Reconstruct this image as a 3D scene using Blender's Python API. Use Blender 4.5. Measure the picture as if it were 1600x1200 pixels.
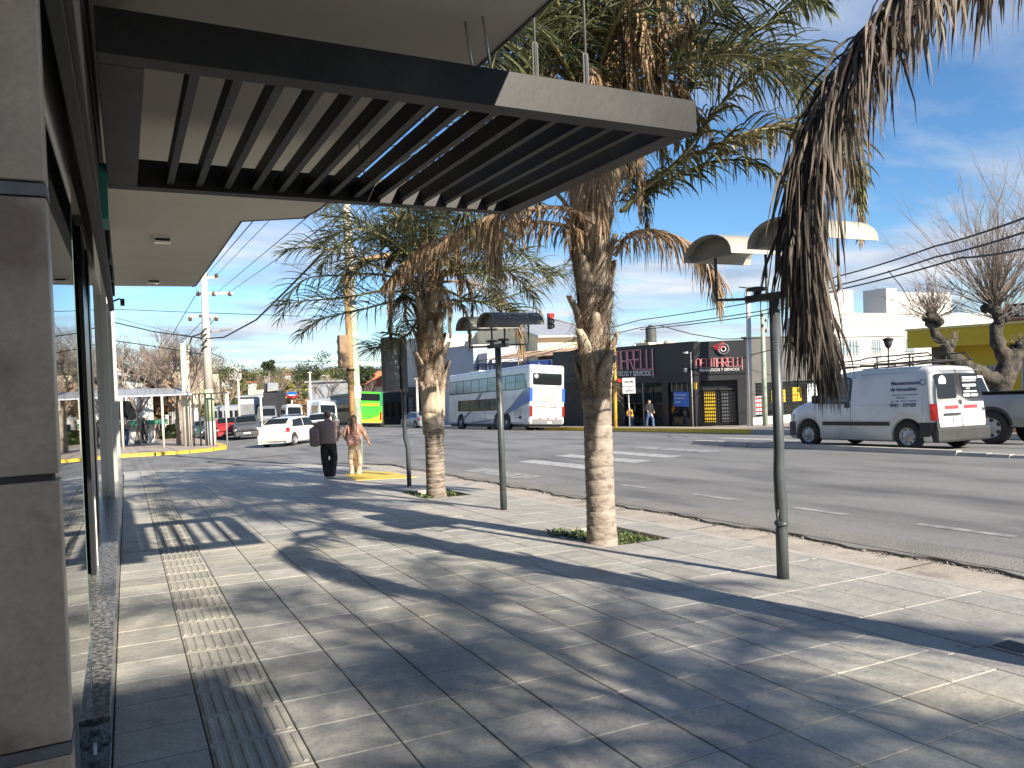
import bpy, bmesh, math, random
from mathutils import Vector, Matrix, Euler, noise
R=math.radians
for o in list(bpy.data.objects): bpy.data.objects.remove(o,do_unlink=True)
SC=bpy.context.scene; COL=SC.collection
# ---------------------------------------------------------------- camera, sky, sun, exposure
YAW,PITCH,ROLL,FPX,CZ=.4665,-.0162,-.0372,1200.0,1.536
_f=Vector((math.sin(YAW)*math.cos(PITCH),math.cos(YAW)*math.cos(PITCH),math.sin(PITCH)))
_r=Vector((math.cos(YAW),-math.sin(YAW),0)); _u=_r.cross(_f)
_r,_u=_r*math.cos(ROLL)+_u*math.sin(ROLL), -_r*math.sin(ROLL)+_u*math.cos(ROLL)
CAMP=Vector((0,0,CZ))
cd=bpy.data.cameras.new('camera'); cam=bpy.data.objects.new('camera',cd); COL.objects.link(cam)
cam.matrix_world=Matrix(((_r.x,_u.x,-_f.x,0),(_r.y,_u.y,-_f.y,0),(_r.z,_u.z,-_f.z,CZ),(0,0,0,1)))
cd.sensor_width=36; cd.lens=27; cd.clip_start=.05; cd.clip_end=4000
SC.camera=cam
SUNV=Vector((.235,-.86,.474)).normalized()          # towards the sun
SUN_EL=math.asin(SUNV.z); 
w=bpy.data.worlds.new('World'); SC.world=w; w.use_nodes=True
nt=w.node_tree; N=nt.nodes; Lk=nt.links
for n in list(N): N.remove(n)
out=N.new('ShaderNodeOutputWorld'); bg=N.new('ShaderNodeBackground'); sky=N.new('ShaderNodeTexSky')
sky.sky_type='NISHITA'; sky.sun_disc=False; sky.sun_elevation=SUN_EL; sky.sun_rotation=math.atan2(SUNV.x,SUNV.y)
sky.altitude=900; sky.air_density=1.0; sky.dust_density=.1; sky.ozone_density=2.6
bg.inputs['Strength'].default_value=.076
tc=N.new('ShaderNodeTexCoord'); sep=N.new('ShaderNodeSeparateXYZ'); Lk.new(tc.outputs['Generated'],sep.inputs[0])
def wm(op,a,b,c=None):
    n=N.new('ShaderNodeMath'); n.operation=op
    for i,v in enumerate((a,b,c)):
        if v is None: continue
        if isinstance(v,(int,float)): n.inputs[i].default_value=v
        else: Lk.new(v,n.inputs[i])
    return n.outputs[0]
zz=wm('MAXIMUM',sep.outputs[2],0.0); den=wm('ADD',zz,.10)
cx=wm('DIVIDE',sep.outputs[0],den); cy=wm('DIVIDE',sep.outputs[1],den)
cmb=N.new('ShaderNodeCombineXYZ'); Lk.new(cx,cmb.inputs[0]); Lk.new(cy,cmb.inputs[1])
mp=N.new('ShaderNodeMapping'); mp.inputs['Location'].default_value=(3.1,1.7,0); mp.inputs['Rotation'].default_value=(0,0,.5); mp.inputs['Scale'].default_value=(.62,.9,1)
Lk.new(cmb.outputs[0],mp.inputs[0])
n1=N.new('ShaderNodeTexNoise'); n1.inputs['Scale'].default_value=.85; n1.inputs['Detail'].default_value=9; n1.inputs['Roughness'].default_value=.56; n1.inputs['Distortion'].default_value=.25
Lk.new(mp.outputs[0],n1.inputs['Vector'])
cr=N.new('ShaderNodeValToRGB'); cr.color_ramp.elements[0].position=.44; cr.color_ramp.elements[1].position=.60
cr.color_ramp.elements[0].color=(0,0,0,1); cr.color_ramp.elements[1].color=(1,1,1,1)
Lk.new(n1.outputs['Fac'],cr.inputs[0])
# cover is thicker near the skyline, where one looks through more of the layer
low=wm('SUBTRACT',1.25,wm('MULTIPLY',zz,1.7)); low=wm('MAXIMUM',low,0.3); low=wm('MINIMUM',low,1.0)
n2=N.new('ShaderNodeTexNoise'); n2.inputs['Scale'].default_value=2.2; n2.inputs['Detail'].default_value=7
Lk.new(mp.outputs[0],n2.inputs['Vector'])
ccol=N.new('ShaderNodeMix'); ccol.data_type='RGBA'; ccol.inputs['A'].default_value=(2.9,3.4,4.4,1); ccol.inputs['B'].default_value=(5.4,5.6,6.0,1)
cr2=N.new('ShaderNodeValToRGB'); cr2.color_ramp.elements[0].position=.35; cr2.color_ramp.elements[1].position=.68
Lk.new(n2.outputs['Fac'],cr2.inputs[0]); Lk.new(cr2.outputs[0],ccol.inputs['Factor'])
cf=wm('MULTIPLY',cr.outputs[0],low); cf=wm('MULTIPLY',cf,.92)
mixs=N.new('ShaderNodeMix'); mixs.data_type='RGBA'
hs=N.new('ShaderNodeHueSaturation'); hs.inputs['Saturation'].default_value=1.08; hs.inputs['Value'].default_value=1.0
tint=N.new('ShaderNodeMix'); tint.data_type='RGBA'; tint.blend_type='MULTIPLY'; tint.inputs['Factor'].default_value=1; tint.inputs['B'].default_value=(.76,.90,1.0,1)
Lk.new(sky.outputs[0],tint.inputs['A']); Lk.new(tint.outputs['Result'],hs.inputs['Color'])
Lk.new(cf,mixs.inputs['Factor']); Lk.new(hs.outputs[0],mixs.inputs['A']); Lk.new(ccol.outputs['Result'],mixs.inputs['B'])
Lk.new(mixs.outputs['Result'],bg.inputs['Color']); Lk.new(bg.outputs[0],out.inputs[0])
sl=bpy.data.lights.new('sun','SUN'); sl.energy=5.0; sl.angle=R(.55); sl.color=(1,.90,.76)
so=bpy.data.objects.new('sun',sl); COL.objects.link(so)
so.rotation_euler=(-SUNV).to_track_quat('-Z','Y').to_euler()
so.location=(20,-40,30)
SC.view_settings.view_transform='Standard'; SC.view_settings.look='None'
SC.view_settings.exposure=1.15; SC.view_settings.gamma=1; SC.view_settings.use_curve_mapping=False

# ---------------------------------------------------------------- ground shape and helpers
def lerp(x,X,Y):
    if x<=X[0]: return Y[0]
    for i in range(1,len(X)):
        if x<=X[i]: return Y[i-1]+(Y[i]-Y[i-1])*(x-X[i-1])/(X[i]-X[i-1])
    return Y[-1]
def along(y):                       # the street runs downhill away from the camera, then levels out
    return lerp(y,[-200,25,100,150,260,1000],[7.68,-.96,-4.14,-5.6,-6.4,-6.4])
def S(x,y): return lerp(x,[-60,0,6.05,60],[1.7,0,-.173,-.9])+along(y)              # near pavement
def RD(x,y): return lerp(x,[-60,0,6.05,14.3,17,25.6,60],[1.6,-.06,-.235,-.03,-.09,-.72,-1.5])+along(y)  # carriageway
def FW(x,y): return lerp(x,[25.6,31,60],[-.50,-.78,-1.33])+along(y)                   # far pavement
def ray(px,py): return _f+_r*((px-800)/FPX)-_u*((py-600)/FPX)
def ad(px,py,d): return CAMP+ray(px,py)*d

class MB:
    def __init__(s): s.v=[]; s.f=[]; s.m=[]; s.sm=[]; s.mi=0; s.smooth=False
    def add(s,vs,fs,M=None):
        b=len(s.v)
        for v in vs:
            v=Vector(v); s.v.append(M@v if M else v)
        for f in fs: s.f.append([i+b for i in f]); s.m.append(s.mi); s.sm.append(s.smooth)
        return s
    def box(s,x0,x1,y0,y1,z0,z1,M=None):
        return s.add([(x0,y0,z0),(x1,y0,z0),(x1,y1,z0),(x0,y1,z0),(x0,y0,z1),(x1,y0,z1),(x1,y1,z1),(x0,y1,z1)],
            [(0,3,2,1),(4,5,6,7),(0,1,5,4),(1,2,6,5),(2,3,7,6),(3,0,4,7)],M)
    def quad(s,a,b,c,d): return s.add([a,b,c,d],[(0,1,2,3)])
    def prism(s,pts,d,M=None):      # closed polygon (3-D points) pushed along the vector d
        n=len(pts); d=Vector(d); p=[Vector(q) for q in pts]
        vs=p+[q+d for q in p]; fs=[list(range(n))[::-1],list(range(n,2*n))]+[(i,(i+1)%n,n+(i+1)%n,n+i) for i in range(n)]
        return s.add(vs,fs,M)
    def tube(s,pts,rs,n=8,cap=True,M=None):
        pts=[Vector(p) for p in pts]
        if not isinstance(rs,(list,tuple)): rs=[rs]*len(pts)
        vs=[]; fs=[]; ref=None
        for i,p in enumerate(pts):
            t=(pts[min(i+1,len(pts)-1)]-pts[max(i-1,0)]); 
            if t.length<1e-9: t=Vector((0,0,1))
            t.normalize()
            if ref is None: ref=t.orthogonal().normalized()
            ref=(ref-t*ref.dot(t)); 
            if ref.length<1e-6: ref=t.orthogonal()
            ref.normalize(); b=t.cross(ref)
            for k in range(n):
                a=2*math.pi*k/n; vs.append(p+(ref*math.cos(a)+b*math.sin(a))*rs[i])
        for i in range(len(pts)-1):
            for k in range(n): fs.append((i*n+k,i*n+(k+1)%n,(i+1)*n+(k+1)%n,(i+1)*n+k))
        if cap: fs.append(list(range(n))[::-1]); fs.append([(len(pts)-1)*n+k for k in range(n)])
        o=s.smooth; s.smooth=n>5; s.add(vs,fs,M); s.smooth=o
        return s
    def cyl(s,a,b,r,n=12,r2=None): return s.tube([a,b],[r,r if r2 is None else r2],n)
    def lathe(s,prof,n=20,M=None,cap=True):   # prof: (radius, z)
        vs=[(r*math.cos(2*math.pi*k/n),r*math.sin(2*math.pi*k/n),z) for r,z in prof for k in range(n)]
        fs=[(i*n+k,i*n+(k+1)%n,(i+1)*n+(k+1)%n,(i+1)*n+k) for i in range(len(prof)-1) for k in range(n)]
        if cap: fs.append(list(range(n))[::-1]); fs.append([(len(prof)-1)*n+k for k in range(n)])
        o=s.smooth; s.smooth=True; s.add(vs,fs,M); s.smooth=o; return s
    def build(s,name,mats,parent=None,w=False,bevel=0,auto=True):
        if not isinstance(mats,(list,tuple)): mats=[mats]
        vs=s.v
        if w and parent is not None:
            iv=world(parent).inverted(); vs=[iv@v for v in vs]
        me=bpy.data.meshes.new(name); me.from_pydata([tuple(v) for v in vs],[],s.f)
        for m in mats: me.materials.append(m)
        if len(mats)>1: me.polygons.foreach_set('material_index',s.m)
        me.polygons.foreach_set('use_smooth',[bool(q) for q in s.sm])
        me.update()
        o=bpy.data.objects.new(name,me); COL.objects.link(o)
        if parent is not None: o.parent=parent
        if bevel:
            b=o.modifiers.new('bevel','BEVEL'); b.width=bevel; b.segments=2; b.limit_method='ANGLE'; b.angle_limit=R(40)
        return o
def world(o):
    M=Matrix.LocRotScale(o.location,o.rotation_euler,o.scale)
    return world(o.parent)@M if o.parent else M
def tag(o,label=None,cat=None,group=None,kind=None):
    if label: o['label']=label
    if cat: o['category']=cat
    if group: o['group']=group
    if kind: o['kind']=kind
    return o
def thing(name,label,cat,loc=(0,0,0),rz=0,group=None):
    o=bpy.data.objects.new(name,None); o.empty_display_size=.2; COL.objects.link(o); o.location=loc; o.rotation_euler=(0,0,rz)
    return tag(o,label,cat,group)
def kids(o): return [c for c in bpy.data.objects if c.parent==o]
def copy_tree(o,parent=None,KM=None):
    if KM is None:
        KM={}
        for c in bpy.data.objects:
            if c.parent: KM.setdefault(c.parent.name,[]).append(c)
    c=o.copy(); COL.objects.link(c); c.parent=parent
    for k in KM.get(o.name,[]): copy_tree(k,c,KM)
    return c

# ---------------------------------------------------------------- materials
def mat(name,c1,c2=None,sc=3.0,rough=.7,bump=0,bsc=None,det=5,metal=0,rand=0,coord='Object',stretch=None,spec=.5,lo=.35,hi=.65,island=0,dirt=None,grain=None):
    m=bpy.data.materials.new(name); m.use_nodes=True; t=m.node_tree; n=t.nodes; b=n['Principled BSDF']
    b.inputs['Roughness'].default_value=rough; b.inputs['Metallic'].default_value=metal; b.inputs['Specular IOR Level'].default_value=spec
    c1=tuple(c1)+(1,); 
    tcn=n.new('ShaderNodeTexCoord'); src=tcn.outputs[coord] if coord!='World' else None
    if coord=='World':
        g=n.new('ShaderNodeNewGeometry'); src=g.outputs['Position']
    if stretch:
        mpn=n.new('ShaderNodeMapping'); mpn.inputs['Scale'].default_value=stretch; t.links.new(src,mpn.inputs[0]); src=mpn.outputs[0]
    col=None
    if c2:
        c2=tuple(c2)+(1,)
        nn=n.new('ShaderNodeTexNoise'); nn.inputs['Scale'].default_value=sc; nn.inputs['Detail'].default_value=det; nn.inputs['Roughness'].default_value=.6
        t.links.new(src,nn.inputs['Vector'])
        mr=n.new('ShaderNodeMapRange'); mr.inputs['From Min'].default_value=lo; mr.inputs['From Max'].default_value=hi
        t.links.new(nn.outputs['Fac'],mr.inputs['Value'])
        mx=n.new('ShaderNodeMix'); mx.data_type='RGBA'; mx.inputs['A'].default_value=c1; mx.inputs['B'].default_value=c2
        t.links.new(mr.outputs[0],mx.inputs['Factor']); col=mx.outputs['Result']
    if dirt:    # (colour, scale, low, high): patches of wear
        dn=n.new('ShaderNodeTexNoise'); dn.inputs['Scale'].default_value=dirt[1]; dn.inputs['Detail'].default_value=8
        t.links.new(src,dn.inputs['Vector'])
        mr=n.new('ShaderNodeMapRange'); mr.inputs['From Min'].default_value=dirt[2]; mr.inputs['From Max'].default_value=dirt[3]
        t.links.new(dn.outputs['Fac'],mr.inputs['Value'])
        mx=n.new('ShaderNodeMix'); mx.data_type='RGBA'; mx.inputs['B'].default_value=tuple(dirt[0])+(1,)
        if col: t.links.new(col,mx.inputs['A'])
        else: mx.inputs['A'].default_value=c1
        t.links.new(mr.outputs[0],mx.inputs['Factor']); col=mx.outputs['Result']
    if grain:   # fine speckle of grit, a real change of tone in the stone
        gn=n.new('ShaderNodeTexNoise'); gn.inputs['Scale'].default_value=grain[0]; gn.inputs['Detail'].default_value=4; gn.inputs['Roughness'].default_value=.75
        t.links.new(src,gn.inputs['Vector'])
        mr=n.new('ShaderNodeMapRange'); mr.inputs['From Min'].default_value=.3; mr.inputs['From Max'].default_value=.7; mr.inputs['To Min'].default_value=1-grain[1]; mr.inputs['To Max'].default_value=1+grain[1]
        t.links.new(gn.outputs['Fac'],mr.inputs['Value'])
        h=n.new('ShaderNodeHueSaturation'); t.links.new(mr.outputs[0],h.inputs['Value'])
        if col: t.links.new(col,h.inputs['Color'])
        else: h.inputs['Color'].default_value=c1
        col=h.outputs[0]
    if rand or island:
        if island:
            oi=n.new('ShaderNodeNewGeometry'); so_=oi.outputs['Random Per Island']; amt=island
        else:
            oi=n.new('ShaderNodeObjectInfo'); so_=oi.outputs['Random']; amt=rand
        mr=n.new('ShaderNodeMapRange'); mr.inputs['To Min'].default_value=1-amt; mr.inputs['To Max'].default_value=1+amt
        t.links.new(so_,mr.inputs['Value'])
        h=n.new('ShaderNodeHueSaturation'); t.links.new(mr.outputs[0],h.inputs['Value'])
        if col: t.links.new(col,h.inputs['Color'])
        else: h.inputs['Color'].default_value=c1
        col=h.outputs[0]
    if col: t.links.new(col,b.inputs['Base Color'])
    else: b.inputs['Base Color'].default_value=c1
    if bump:
        bn=n.new('ShaderNodeTexNoise'); bn.inputs['Scale'].default_value=bsc or sc*4; bn.inputs['Detail'].default_value=8
        t.links.new(src,bn.inputs['Vector'])
        bb=n.new('ShaderNodeBump'); bb.inputs['Strength'].default_value=1; bb.inputs['Distance'].default_value=bump
        t.links.new(bn.outputs['Fac'],bb.inputs['Height']); t.links.new(bb.outputs[0],b.inputs['Normal'])
    return m
def paint(name,c,rough=.25,coat=.6,metal=0):
    m=mat(name,c,rough=rough,metal=metal,dirt=(tuple(v*.62+.02 for v in c),1.3,.5,.85)); m.node_tree.nodes['Principled BSDF'].inputs['Coat Weight'].default_value=coat
    m.node_tree.nodes['Principled BSDF'].inputs['Coat Roughness'].default_value=.05
    return m
def emis(m,c,s):
    b=m.node_tree.nodes['Principled BSDF']; b.inputs['Emission Color'].default_value=tuple(c)+(1,); b.inputs['Emission Strength'].default_value=s; return m
def leafmat(name,c1,c2,isl=.35,rough=.5):
    m=mat(name,c1,c2,sc=1.3,rough=rough,island=isl,coord='World',lo=.3,hi=.7,spec=.35); t=m.node_tree; b=t.nodes['Principled BSDF']
    o=[q for q in t.nodes if q.type=='OUTPUT_MATERIAL'][0]
    tr=t.nodes.new('ShaderNodeBsdfTranslucent'); mx=t.nodes.new('ShaderNodeMixShader'); mx.inputs[0].default_value=.28
    lk=[l for l in t.links if l.to_socket==b.inputs['Base Color']]
    if lk: t.links.new(lk[0].from_socket,tr.inputs['Color'])
    t.links.new(b.outputs[0],mx.inputs[1]); t.links.new(tr.outputs[0],mx.inputs[2]); t.links.new(mx.outputs[0],o.inputs[0])
    return m
def glassmat(name,tint=(.05,.06,.065),refl=.12,ior=1.5,thru=.5):
    m=bpy.data.materials.new(name); m.use_nodes=True; t=m.node_tree; n=t.nodes
    for q in list(n): n.remove(q)
    o=n.new('ShaderNodeOutputMaterial'); gl=n.new('ShaderNodeBsdfGlossy'); gl.inputs['Roughness'].default_value=.015; gl.inputs['Color'].default_value=(.93,.95,.95,1)
    tr=n.new('ShaderNodeBsdfTransparent'); tr.inputs['Color'].default_value=tuple(thru*1.0+0*c for c in tint)+(1,)
    fr=n.new('ShaderNodeFresnel'); fr.inputs['IOR'].default_value=ior
    mx=n.new('ShaderNodeMixShader'); t.links.new(fr.outputs[0],mx.inputs[0]); t.links.new(tr.outputs[0],mx.inputs[1]); t.links.new(gl.outputs[0],mx.inputs[2]); t.links.new(mx.outputs[0],o.inputs[0])
    return m
M={}
M['slab']=mat('stone_slab',(.275,.272,.258),(.42,.405,.365),sc=2.6,rough=.6,bump=.016,bsc=6,rand=.14,grain=(42,.22),coord='World',lo=.3,hi=.7,dirt=((.46,.43,.35),.6,.48,.72))
M['slab_light']=mat('dusty_slab',(.29,.28,.265),(.39,.37,.34),sc=3,rough=.75,bump=.006,bsc=14,rand=.08,grain=(50,.16),coord='World')
M['tactile']=mat('tactile_slab',(.31,.30,.27),(.42,.40,.345),grain=(45,.15),sc=2.5,rough=.7,bump=.003,bsc=30,rand=.08,coord='World')
M['grout']=mat('joint_mortar',(.05,.05,.052),(.09,.088,.085),sc=6,rough=.95,coord='World')
M['concrete']=mat('pan_concrete',(.34,.30,.255),(.45,.40,.345),sc=1.8,grain=(30,.2),rough=.85,bump=.004,bsc=20,coord='World',dirt=((.16,.145,.13),2.3,.56,.74))
M['kerb']=mat('kerb_concrete',(.36,.34,.31),(.45,.42,.38),sc=2,rough=.85,bump=.004,bsc=12,coord='World')
M['asphalt']=mat('asphalt',(.17,.169,.166),(.225,.221,.212),sc=.35,rough=.8,bump=.004,bsc=70,coord='World',det=9,dirt=((.10,.10,.102),.9,.46,.72),stretch=(1.6,.35,1),grain=(28,.17))
M['asphalt_edge']=mat('dusty_asphalt',(.17,.165,.155),(.24,.23,.215),sc=1.6,rough=.9,bump=.008,bsc=45,coord='World',det=9)
M['rubble']=mat('broken_asphalt',(.07,.068,.065),(.22,.2,.18),sc=14,rough=.95,coord='World',island=.5)
M['mark']=mat('road_paint',(.42,.42,.40),(.2,.2,.2),sc=4,rough=.7,coord='World',lo=.45,hi=.85,dirt=((.15,.15,.15),11,.58,.7))
M['mark_worn']=mat('worn_road_paint',(.33,.33,.32),(.17,.17,.17),sc=5,rough=.75,coord='World',lo=.4,hi=.65)
M['yellow_kerb']=mat('yellow_kerb_paint',(.72,.50,.04),(.60,.42,.07),sc=3,rough=.6,coord='World',dirt=((.34,.28,.14),2.5,.62,.7))
M['walk_far']=mat('far_pavement',(.30,.25,.215),(.38,.33,.29),sc=1.2,rough=.85,coord='World',bump=.003)
M['soil']=mat('soil',(.09,.065,.045),(.16,.12,.085),sc=9,rough=1,bump=.02,bsc=25,coord='World')
M['earth']=mat('earth',(.20,.17,.13),(.15,.15,.09),sc=.08,rough=1,coord='World')
M['granite_tile']=mat('pillar_stone',(.56,.43,.31),(.38,.285,.205),grain=(60,.12),sc=3.2,rough=.38,bump=.0006,bsc=30,coord='World',det=9,dirt=((.24,.17,.125),4,.56,.68))
M['granite']=mat('mottled_granite',(.04,.042,.042),(.30,.30,.295),sc=34,rough=.28,coord='World',det=5,lo=.42,hi=.64)
M['plaster']=mat('soffit_plaster',(.68,.64,.55),(.63,.59,.51),sc=.9,rough=.9,coord='World')
M['plaster_edge']=mat('soffit_edge',(.10,.10,.10),(.14,.14,.135),sc=5,rough=.8,coord='World')
M['steel_dark']=mat('charcoal_steel',(.012,.012,.012),(.020,.020,.019),sc=2.2,spec=.3,grain=(30,.2),rough=.5,bump=.0008,bsc=25,coord='World',dirt=((.042,.042,.040),1.6,.5,.8))
M['steel_bright']=mat('galvanised_rod',(.55,.55,.54),rough=.35,metal=.8)
M['alu']=mat('aluminium_frame',(.40,.40,.385),(.44,.44,.42),sc=3,rough=.4,metal=.35)
M['black']=mat('black_frame',(.012,.013,.015),rough=.3)
M['black_matt']=mat('black_matt',(.02,.02,.022),(.03,.03,.03),sc=8,rough=.6)
M['glass']=glassmat('shop_glass',thru=.55,ior=1.75)
M['glassgreen']=mat('green_glass_edge',(.10,.17,.145),rough=.15)
M['interior']=mat('interior_wall',(.16,.16,.155),(.12,.12,.12),sc=1,rough=.9,coord='World')
M['interior_floor']=mat('interior_floor',(.25,.24,.22),rough=.35)
M['white']=mat('white_wall',(.54,.53,.50),(.49,.48,.455),sc=.7,rough=.85,coord='World',bump=.002,dirt=((.62,.60,.56),1.4,.6,.8))
M['cream']=mat('cream_wall',(.72,.64,.44),(.66,.58,.40),sc=.6,rough=.85,coord='World')
M['grey_wall']=mat('grey_wall',(.085,.085,.084),(.11,.11,.105),sc=1.1,rough=.9,coord='World',bump=.003,dirt=((.42,.41,.40),5,.69,.72))
M['blue_grey']=mat('blue_grey_wall',(.36,.40,.46),(.32,.36,.41),sc=.5,rough=.8,coord='World')
M['black_wall']=mat('black_wall',(.010,.010,.012),(.016,.016,.018),sc=1.2,rough=.55,coord='World',bump=.002)
M['dark_wall']=mat('dark_grey_wall',(.022,.023,.026),(.032,.033,.036),sc=1,rough=.7,coord='World')
M['yellow_wall']=mat('yellow_wall',(.62,.46,.035),(.56,.41,.03),sc=.8,rough=.8,coord='World')
M['rust']=mat('rusty_roof',(.36,.20,.12),(.48,.36,.26),sc=.7,rough=.75,coord='World',metal=.1)
M['redtile']=mat('clay_tile',(.50,.16,.075),(.38,.12,.06),sc=4,rough=.8,coord='World',rand=.15)
M['brick']=mat('brick',(.42,.17,.10),(.34,.13,.08),sc=6,rough=.9,coord='World',rand=.15)
M['zinc']=mat('zinc_roof',(.42,.44,.46),(.34,.36,.38),sc=1,rough=.5,metal=.3,coord='World')
M['pole_concrete']=mat('pole_concrete',(.50,.46,.40),(.58,.54,.47),sc=3,rough=.9,coord='World',bump=.003)
M['pole_moss']=mat('mossy_pole',(.20,.28,.20),(.42,.42,.37),sc=5,rough=.9,coord='World')
M['pole_wood']=mat('ochre_pole',(.40,.255,.115),(.30,.19,.09),sc=4,rough=.7,coord='World',stretch=(6,6,1))
M['yellow_pole']=mat('yellow_pole',(.70,.46,.04),(.60,.40,.05),sc=3,rough=.5)
M['lamp_green']=mat('lamp_post_paint',(.045,.055,.058),(.065,.075,.078),sc=4,rough=.4,coord='World')
M['lamp_shade']=mat('lamp_shade_sheet',(.30,.29,.25),(.24,.23,.20),sc=5,rough=.5,coord='World',dirt=((.14,.13,.11),7,.55,.7))
M['signal_box']=mat('signal_box',(.27,.18,.11),(.20,.135,.085),sc=5,rough=.7)
M['screw']=mat('screw_head',(.16,.16,.155),rough=.5)
M['lamp_top']=mat('lamp_shade_top',(.38,.365,.32),(.29,.28,.245),sc=4,rough=.5,coord='World')
M['panel_grey']=mat('panel_grey',(.13,.135,.14),(.16,.16,.165),sc=2,rough=.5)
M['trunk']=mat('palm_trunk',(.33,.285,.235),(.23,.195,.16),sc=5,rough=.95,bump=.012,bsc=16,coord='World',stretch=(1,1,2.2),dirt=((.15,.115,.09),9,.52,.7))
M['trunk_dark']=mat('palm_trunk_grey',(.21,.175,.145),(.33,.27,.21),sc=6,rough=.95,bump=.012,bsc=16,coord='World',stretch=(.7,.7,4),dirt=((.09,.075,.06),9,.45,.65))
M['sheath']=mat('leaf_base',(.46,.39,.30),(.31,.245,.18),sc=5,rough=.8,bump=.006,bsc=20,coord='World',stretch=(2.4,2.4,.5),rand=.22,dirt=((.13,.085,.055),7,.55,.7))
M['fibre']=mat('palm_fibre',(.13,.085,.055),(.24,.165,.10),sc=4,rough=.95,coord='World',island=.5)
M['leaf_green']=leafmat('palm_leaflet_green',(.06,.078,.038),(.12,.125,.055),.45,.42)
M['leaf_olive']=leafmat('palm_leaflet_olive',(.11,.125,.05),(.18,.15,.07),.45,.5)
M['leaf_dry']=leafmat('palm_leaflet_dry',(.30,.20,.12),(.42,.31,.19),.45,.7)
M['leaf_brown']=leafmat('palm_leaflet_brown',(.095,.075,.06),(.19,.155,.125),.7,.6)
M['rachis_green']=mat('rachis_green',(.16,.17,.07),(.24,.2,.09),sc=4,rough=.6)
M['rachis_dry']=mat('rachis_dry',(.24,.17,.11),(.15,.11,.075),sc=4,rough=.8)
M['weed']=leafmat('weed_leaf',(.07,.14,.03),(.13,.19,.05),.4)
M['grass']=leafmat('dry_grass',(.16,.18,.06),(.26,.22,.10),.4)
M['bark']=mat('grey_bark',(.10,.085,.07),(.018,.016,.014),sc=4,rough=.95,bump=.05,bsc=9,coord='World')
M['bark_light']=mat('pale_bark',(.33,.28,.23),(.20,.165,.13),sc=5,rough=.95,bump=.01,coord='World')
M['twig']=mat('twig',(.24,.19,.155),(.17,.135,.11),sc=2,rough=.9,coord='World')
M['rubber']=mat('tyre_rubber',(.02,.02,.021),(.03,.03,.03),sc=8,rough=.85)
M['rim']=mat('steel_rim',(.42,.43,.44),(.34,.35,.36),sc=5,rough=.4,metal=.5)
M['carglass']=mat('car_glass',(.010,.013,.015),rough=.06,spec=.45)
M['carglass_teal']=mat('car_glass_teal',(.035,.075,.085),(.12,.17,.17),sc=1.2,rough=.05,spec=.9,lo=.4,hi=.7)
M['plastic']=mat('bumper_plastic',(.022,.023,.024),(.034,.034,.034),sc=6,rough=.65)
M['paint_white']=paint('white_car_paint',(.62,.63,.62))
M['paint_cream']=paint('warm_white_car_paint',(.64,.62,.56))
M['paint_silver']=paint('silver_car_paint',(.26,.27,.285),.3,.6,.35)
M['paint_grey']=paint('grey_car_paint',(.10,.105,.11),.3,.6,.3)
M['paint_red']=paint('red_car_paint',(.36,.03,.03))
M['paint_black']=paint('black_car_paint',(.02,.022,.025))
M['paint_teal']=paint('dark_teal_car_paint',(.04,.075,.08))
M['red_lens']=mat('red_lens',(.36,.02,.015),(.12,.01,.01),sc=20,rough=.15)
M['amber']=mat('amber_lens',(.75,.30,.04),rough=.2)
M['clear_lens']=mat('clear_lens',(.62,.64,.66),rough=.1,spec=.8)
M['red']=mat('red_print',(.62,.035,.04),rough=.5)
M['pink']=mat('pink_letter',(.62,.12,.20),rough=.5)
M['rosewhite']=mat('rose_white_letter',(.75,.50,.52),rough=.5)
M['lamp_shade_shadowed']=mat('palm_shadowed_shade',(.10,.105,.09),(.15,.15,.13),sc=5,rough=.4,dirt=((.3,.3,.26),14,.66,.7))  # palm shadow with its light gaps, painted into the second lamp's shades
M['joint']=mat('pillar_joint',(.20,.185,.175),(.13,.12,.115),sc=7,rough=.6)
M['ltr_white']=mat('white_letter',(.75,.75,.75),rough=.6)
M['ltr_black']=mat('black_letter',(.02,.02,.025),rough=.6)
M['ltr_navy']=mat('navy_letter',(.03,.05,.12),rough=.5)
M['blue']=mat('blue_sign',(.02,.14,.55),(.02,.12,.48),sc=2,rough=.4)
M['navy']=mat('navy_sign',(.015,.03,.11),rough=.5)
M['bus_blue']=paint('blue_stripe',(.03,.10,.42))
M['bus_dkblue']=paint('dark_blue_stripe',(.07,.10,.20))
M['bus_green']=paint('green_bus_paint',(.06,.62,.02))
M['bus_dkgreen']=paint('dark_green_bus_paint',(.01,.22,.08))
M['bus_yellow']=paint('yellow_bus_paint',(.85,.62,.03))
M['bus_orange']=paint('orange_bus_paint',(.85,.25,.02))
M['bus_bronze']=paint('bronze_bus_side',(.16,.14,.06))
M['curtain']=mat('curtained_glass',(.16,.23,.26),(.26,.34,.37),sc=2.4,rough=.08,spec=.8,stretch=(1,1,.2))
M['skin']=mat('skin',(.52,.33,.23),rough=.6)
M['hair_black']=mat('black_hair',(.012,.010,.010),(.03,.024,.02),sc=30,rough=.5,stretch=(4,4,.5))
M['hair_brown']=mat('brown_hair',(.11,.05,.025),(.045,.022,.014),sc=24,rough=.5,stretch=(4,4,.5))
M['mauve']=mat('mauve_knit',(.30,.225,.215),(.26,.19,.18),sc=40,rough=.95,bump=.003)
M['mauve2']=mat('brown_rose_knit',(.36,.215,.16),(.30,.18,.135),sc=40,rough=.95,bump=.003)
M['cloth_black']=mat('black_cloth',(.012,.012,.016),(.02,.02,.025),sc=10,rough=.85)
M['cloth_cream']=mat('cream_cloth',(.66,.58,.46),(.60,.52,.41),sc=10,rough=.9)
M['bag_mauve']=mat('mauve_bag',(.27,.19,.195),(.22,.15,.155),sc=14,rough=.7)
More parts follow.
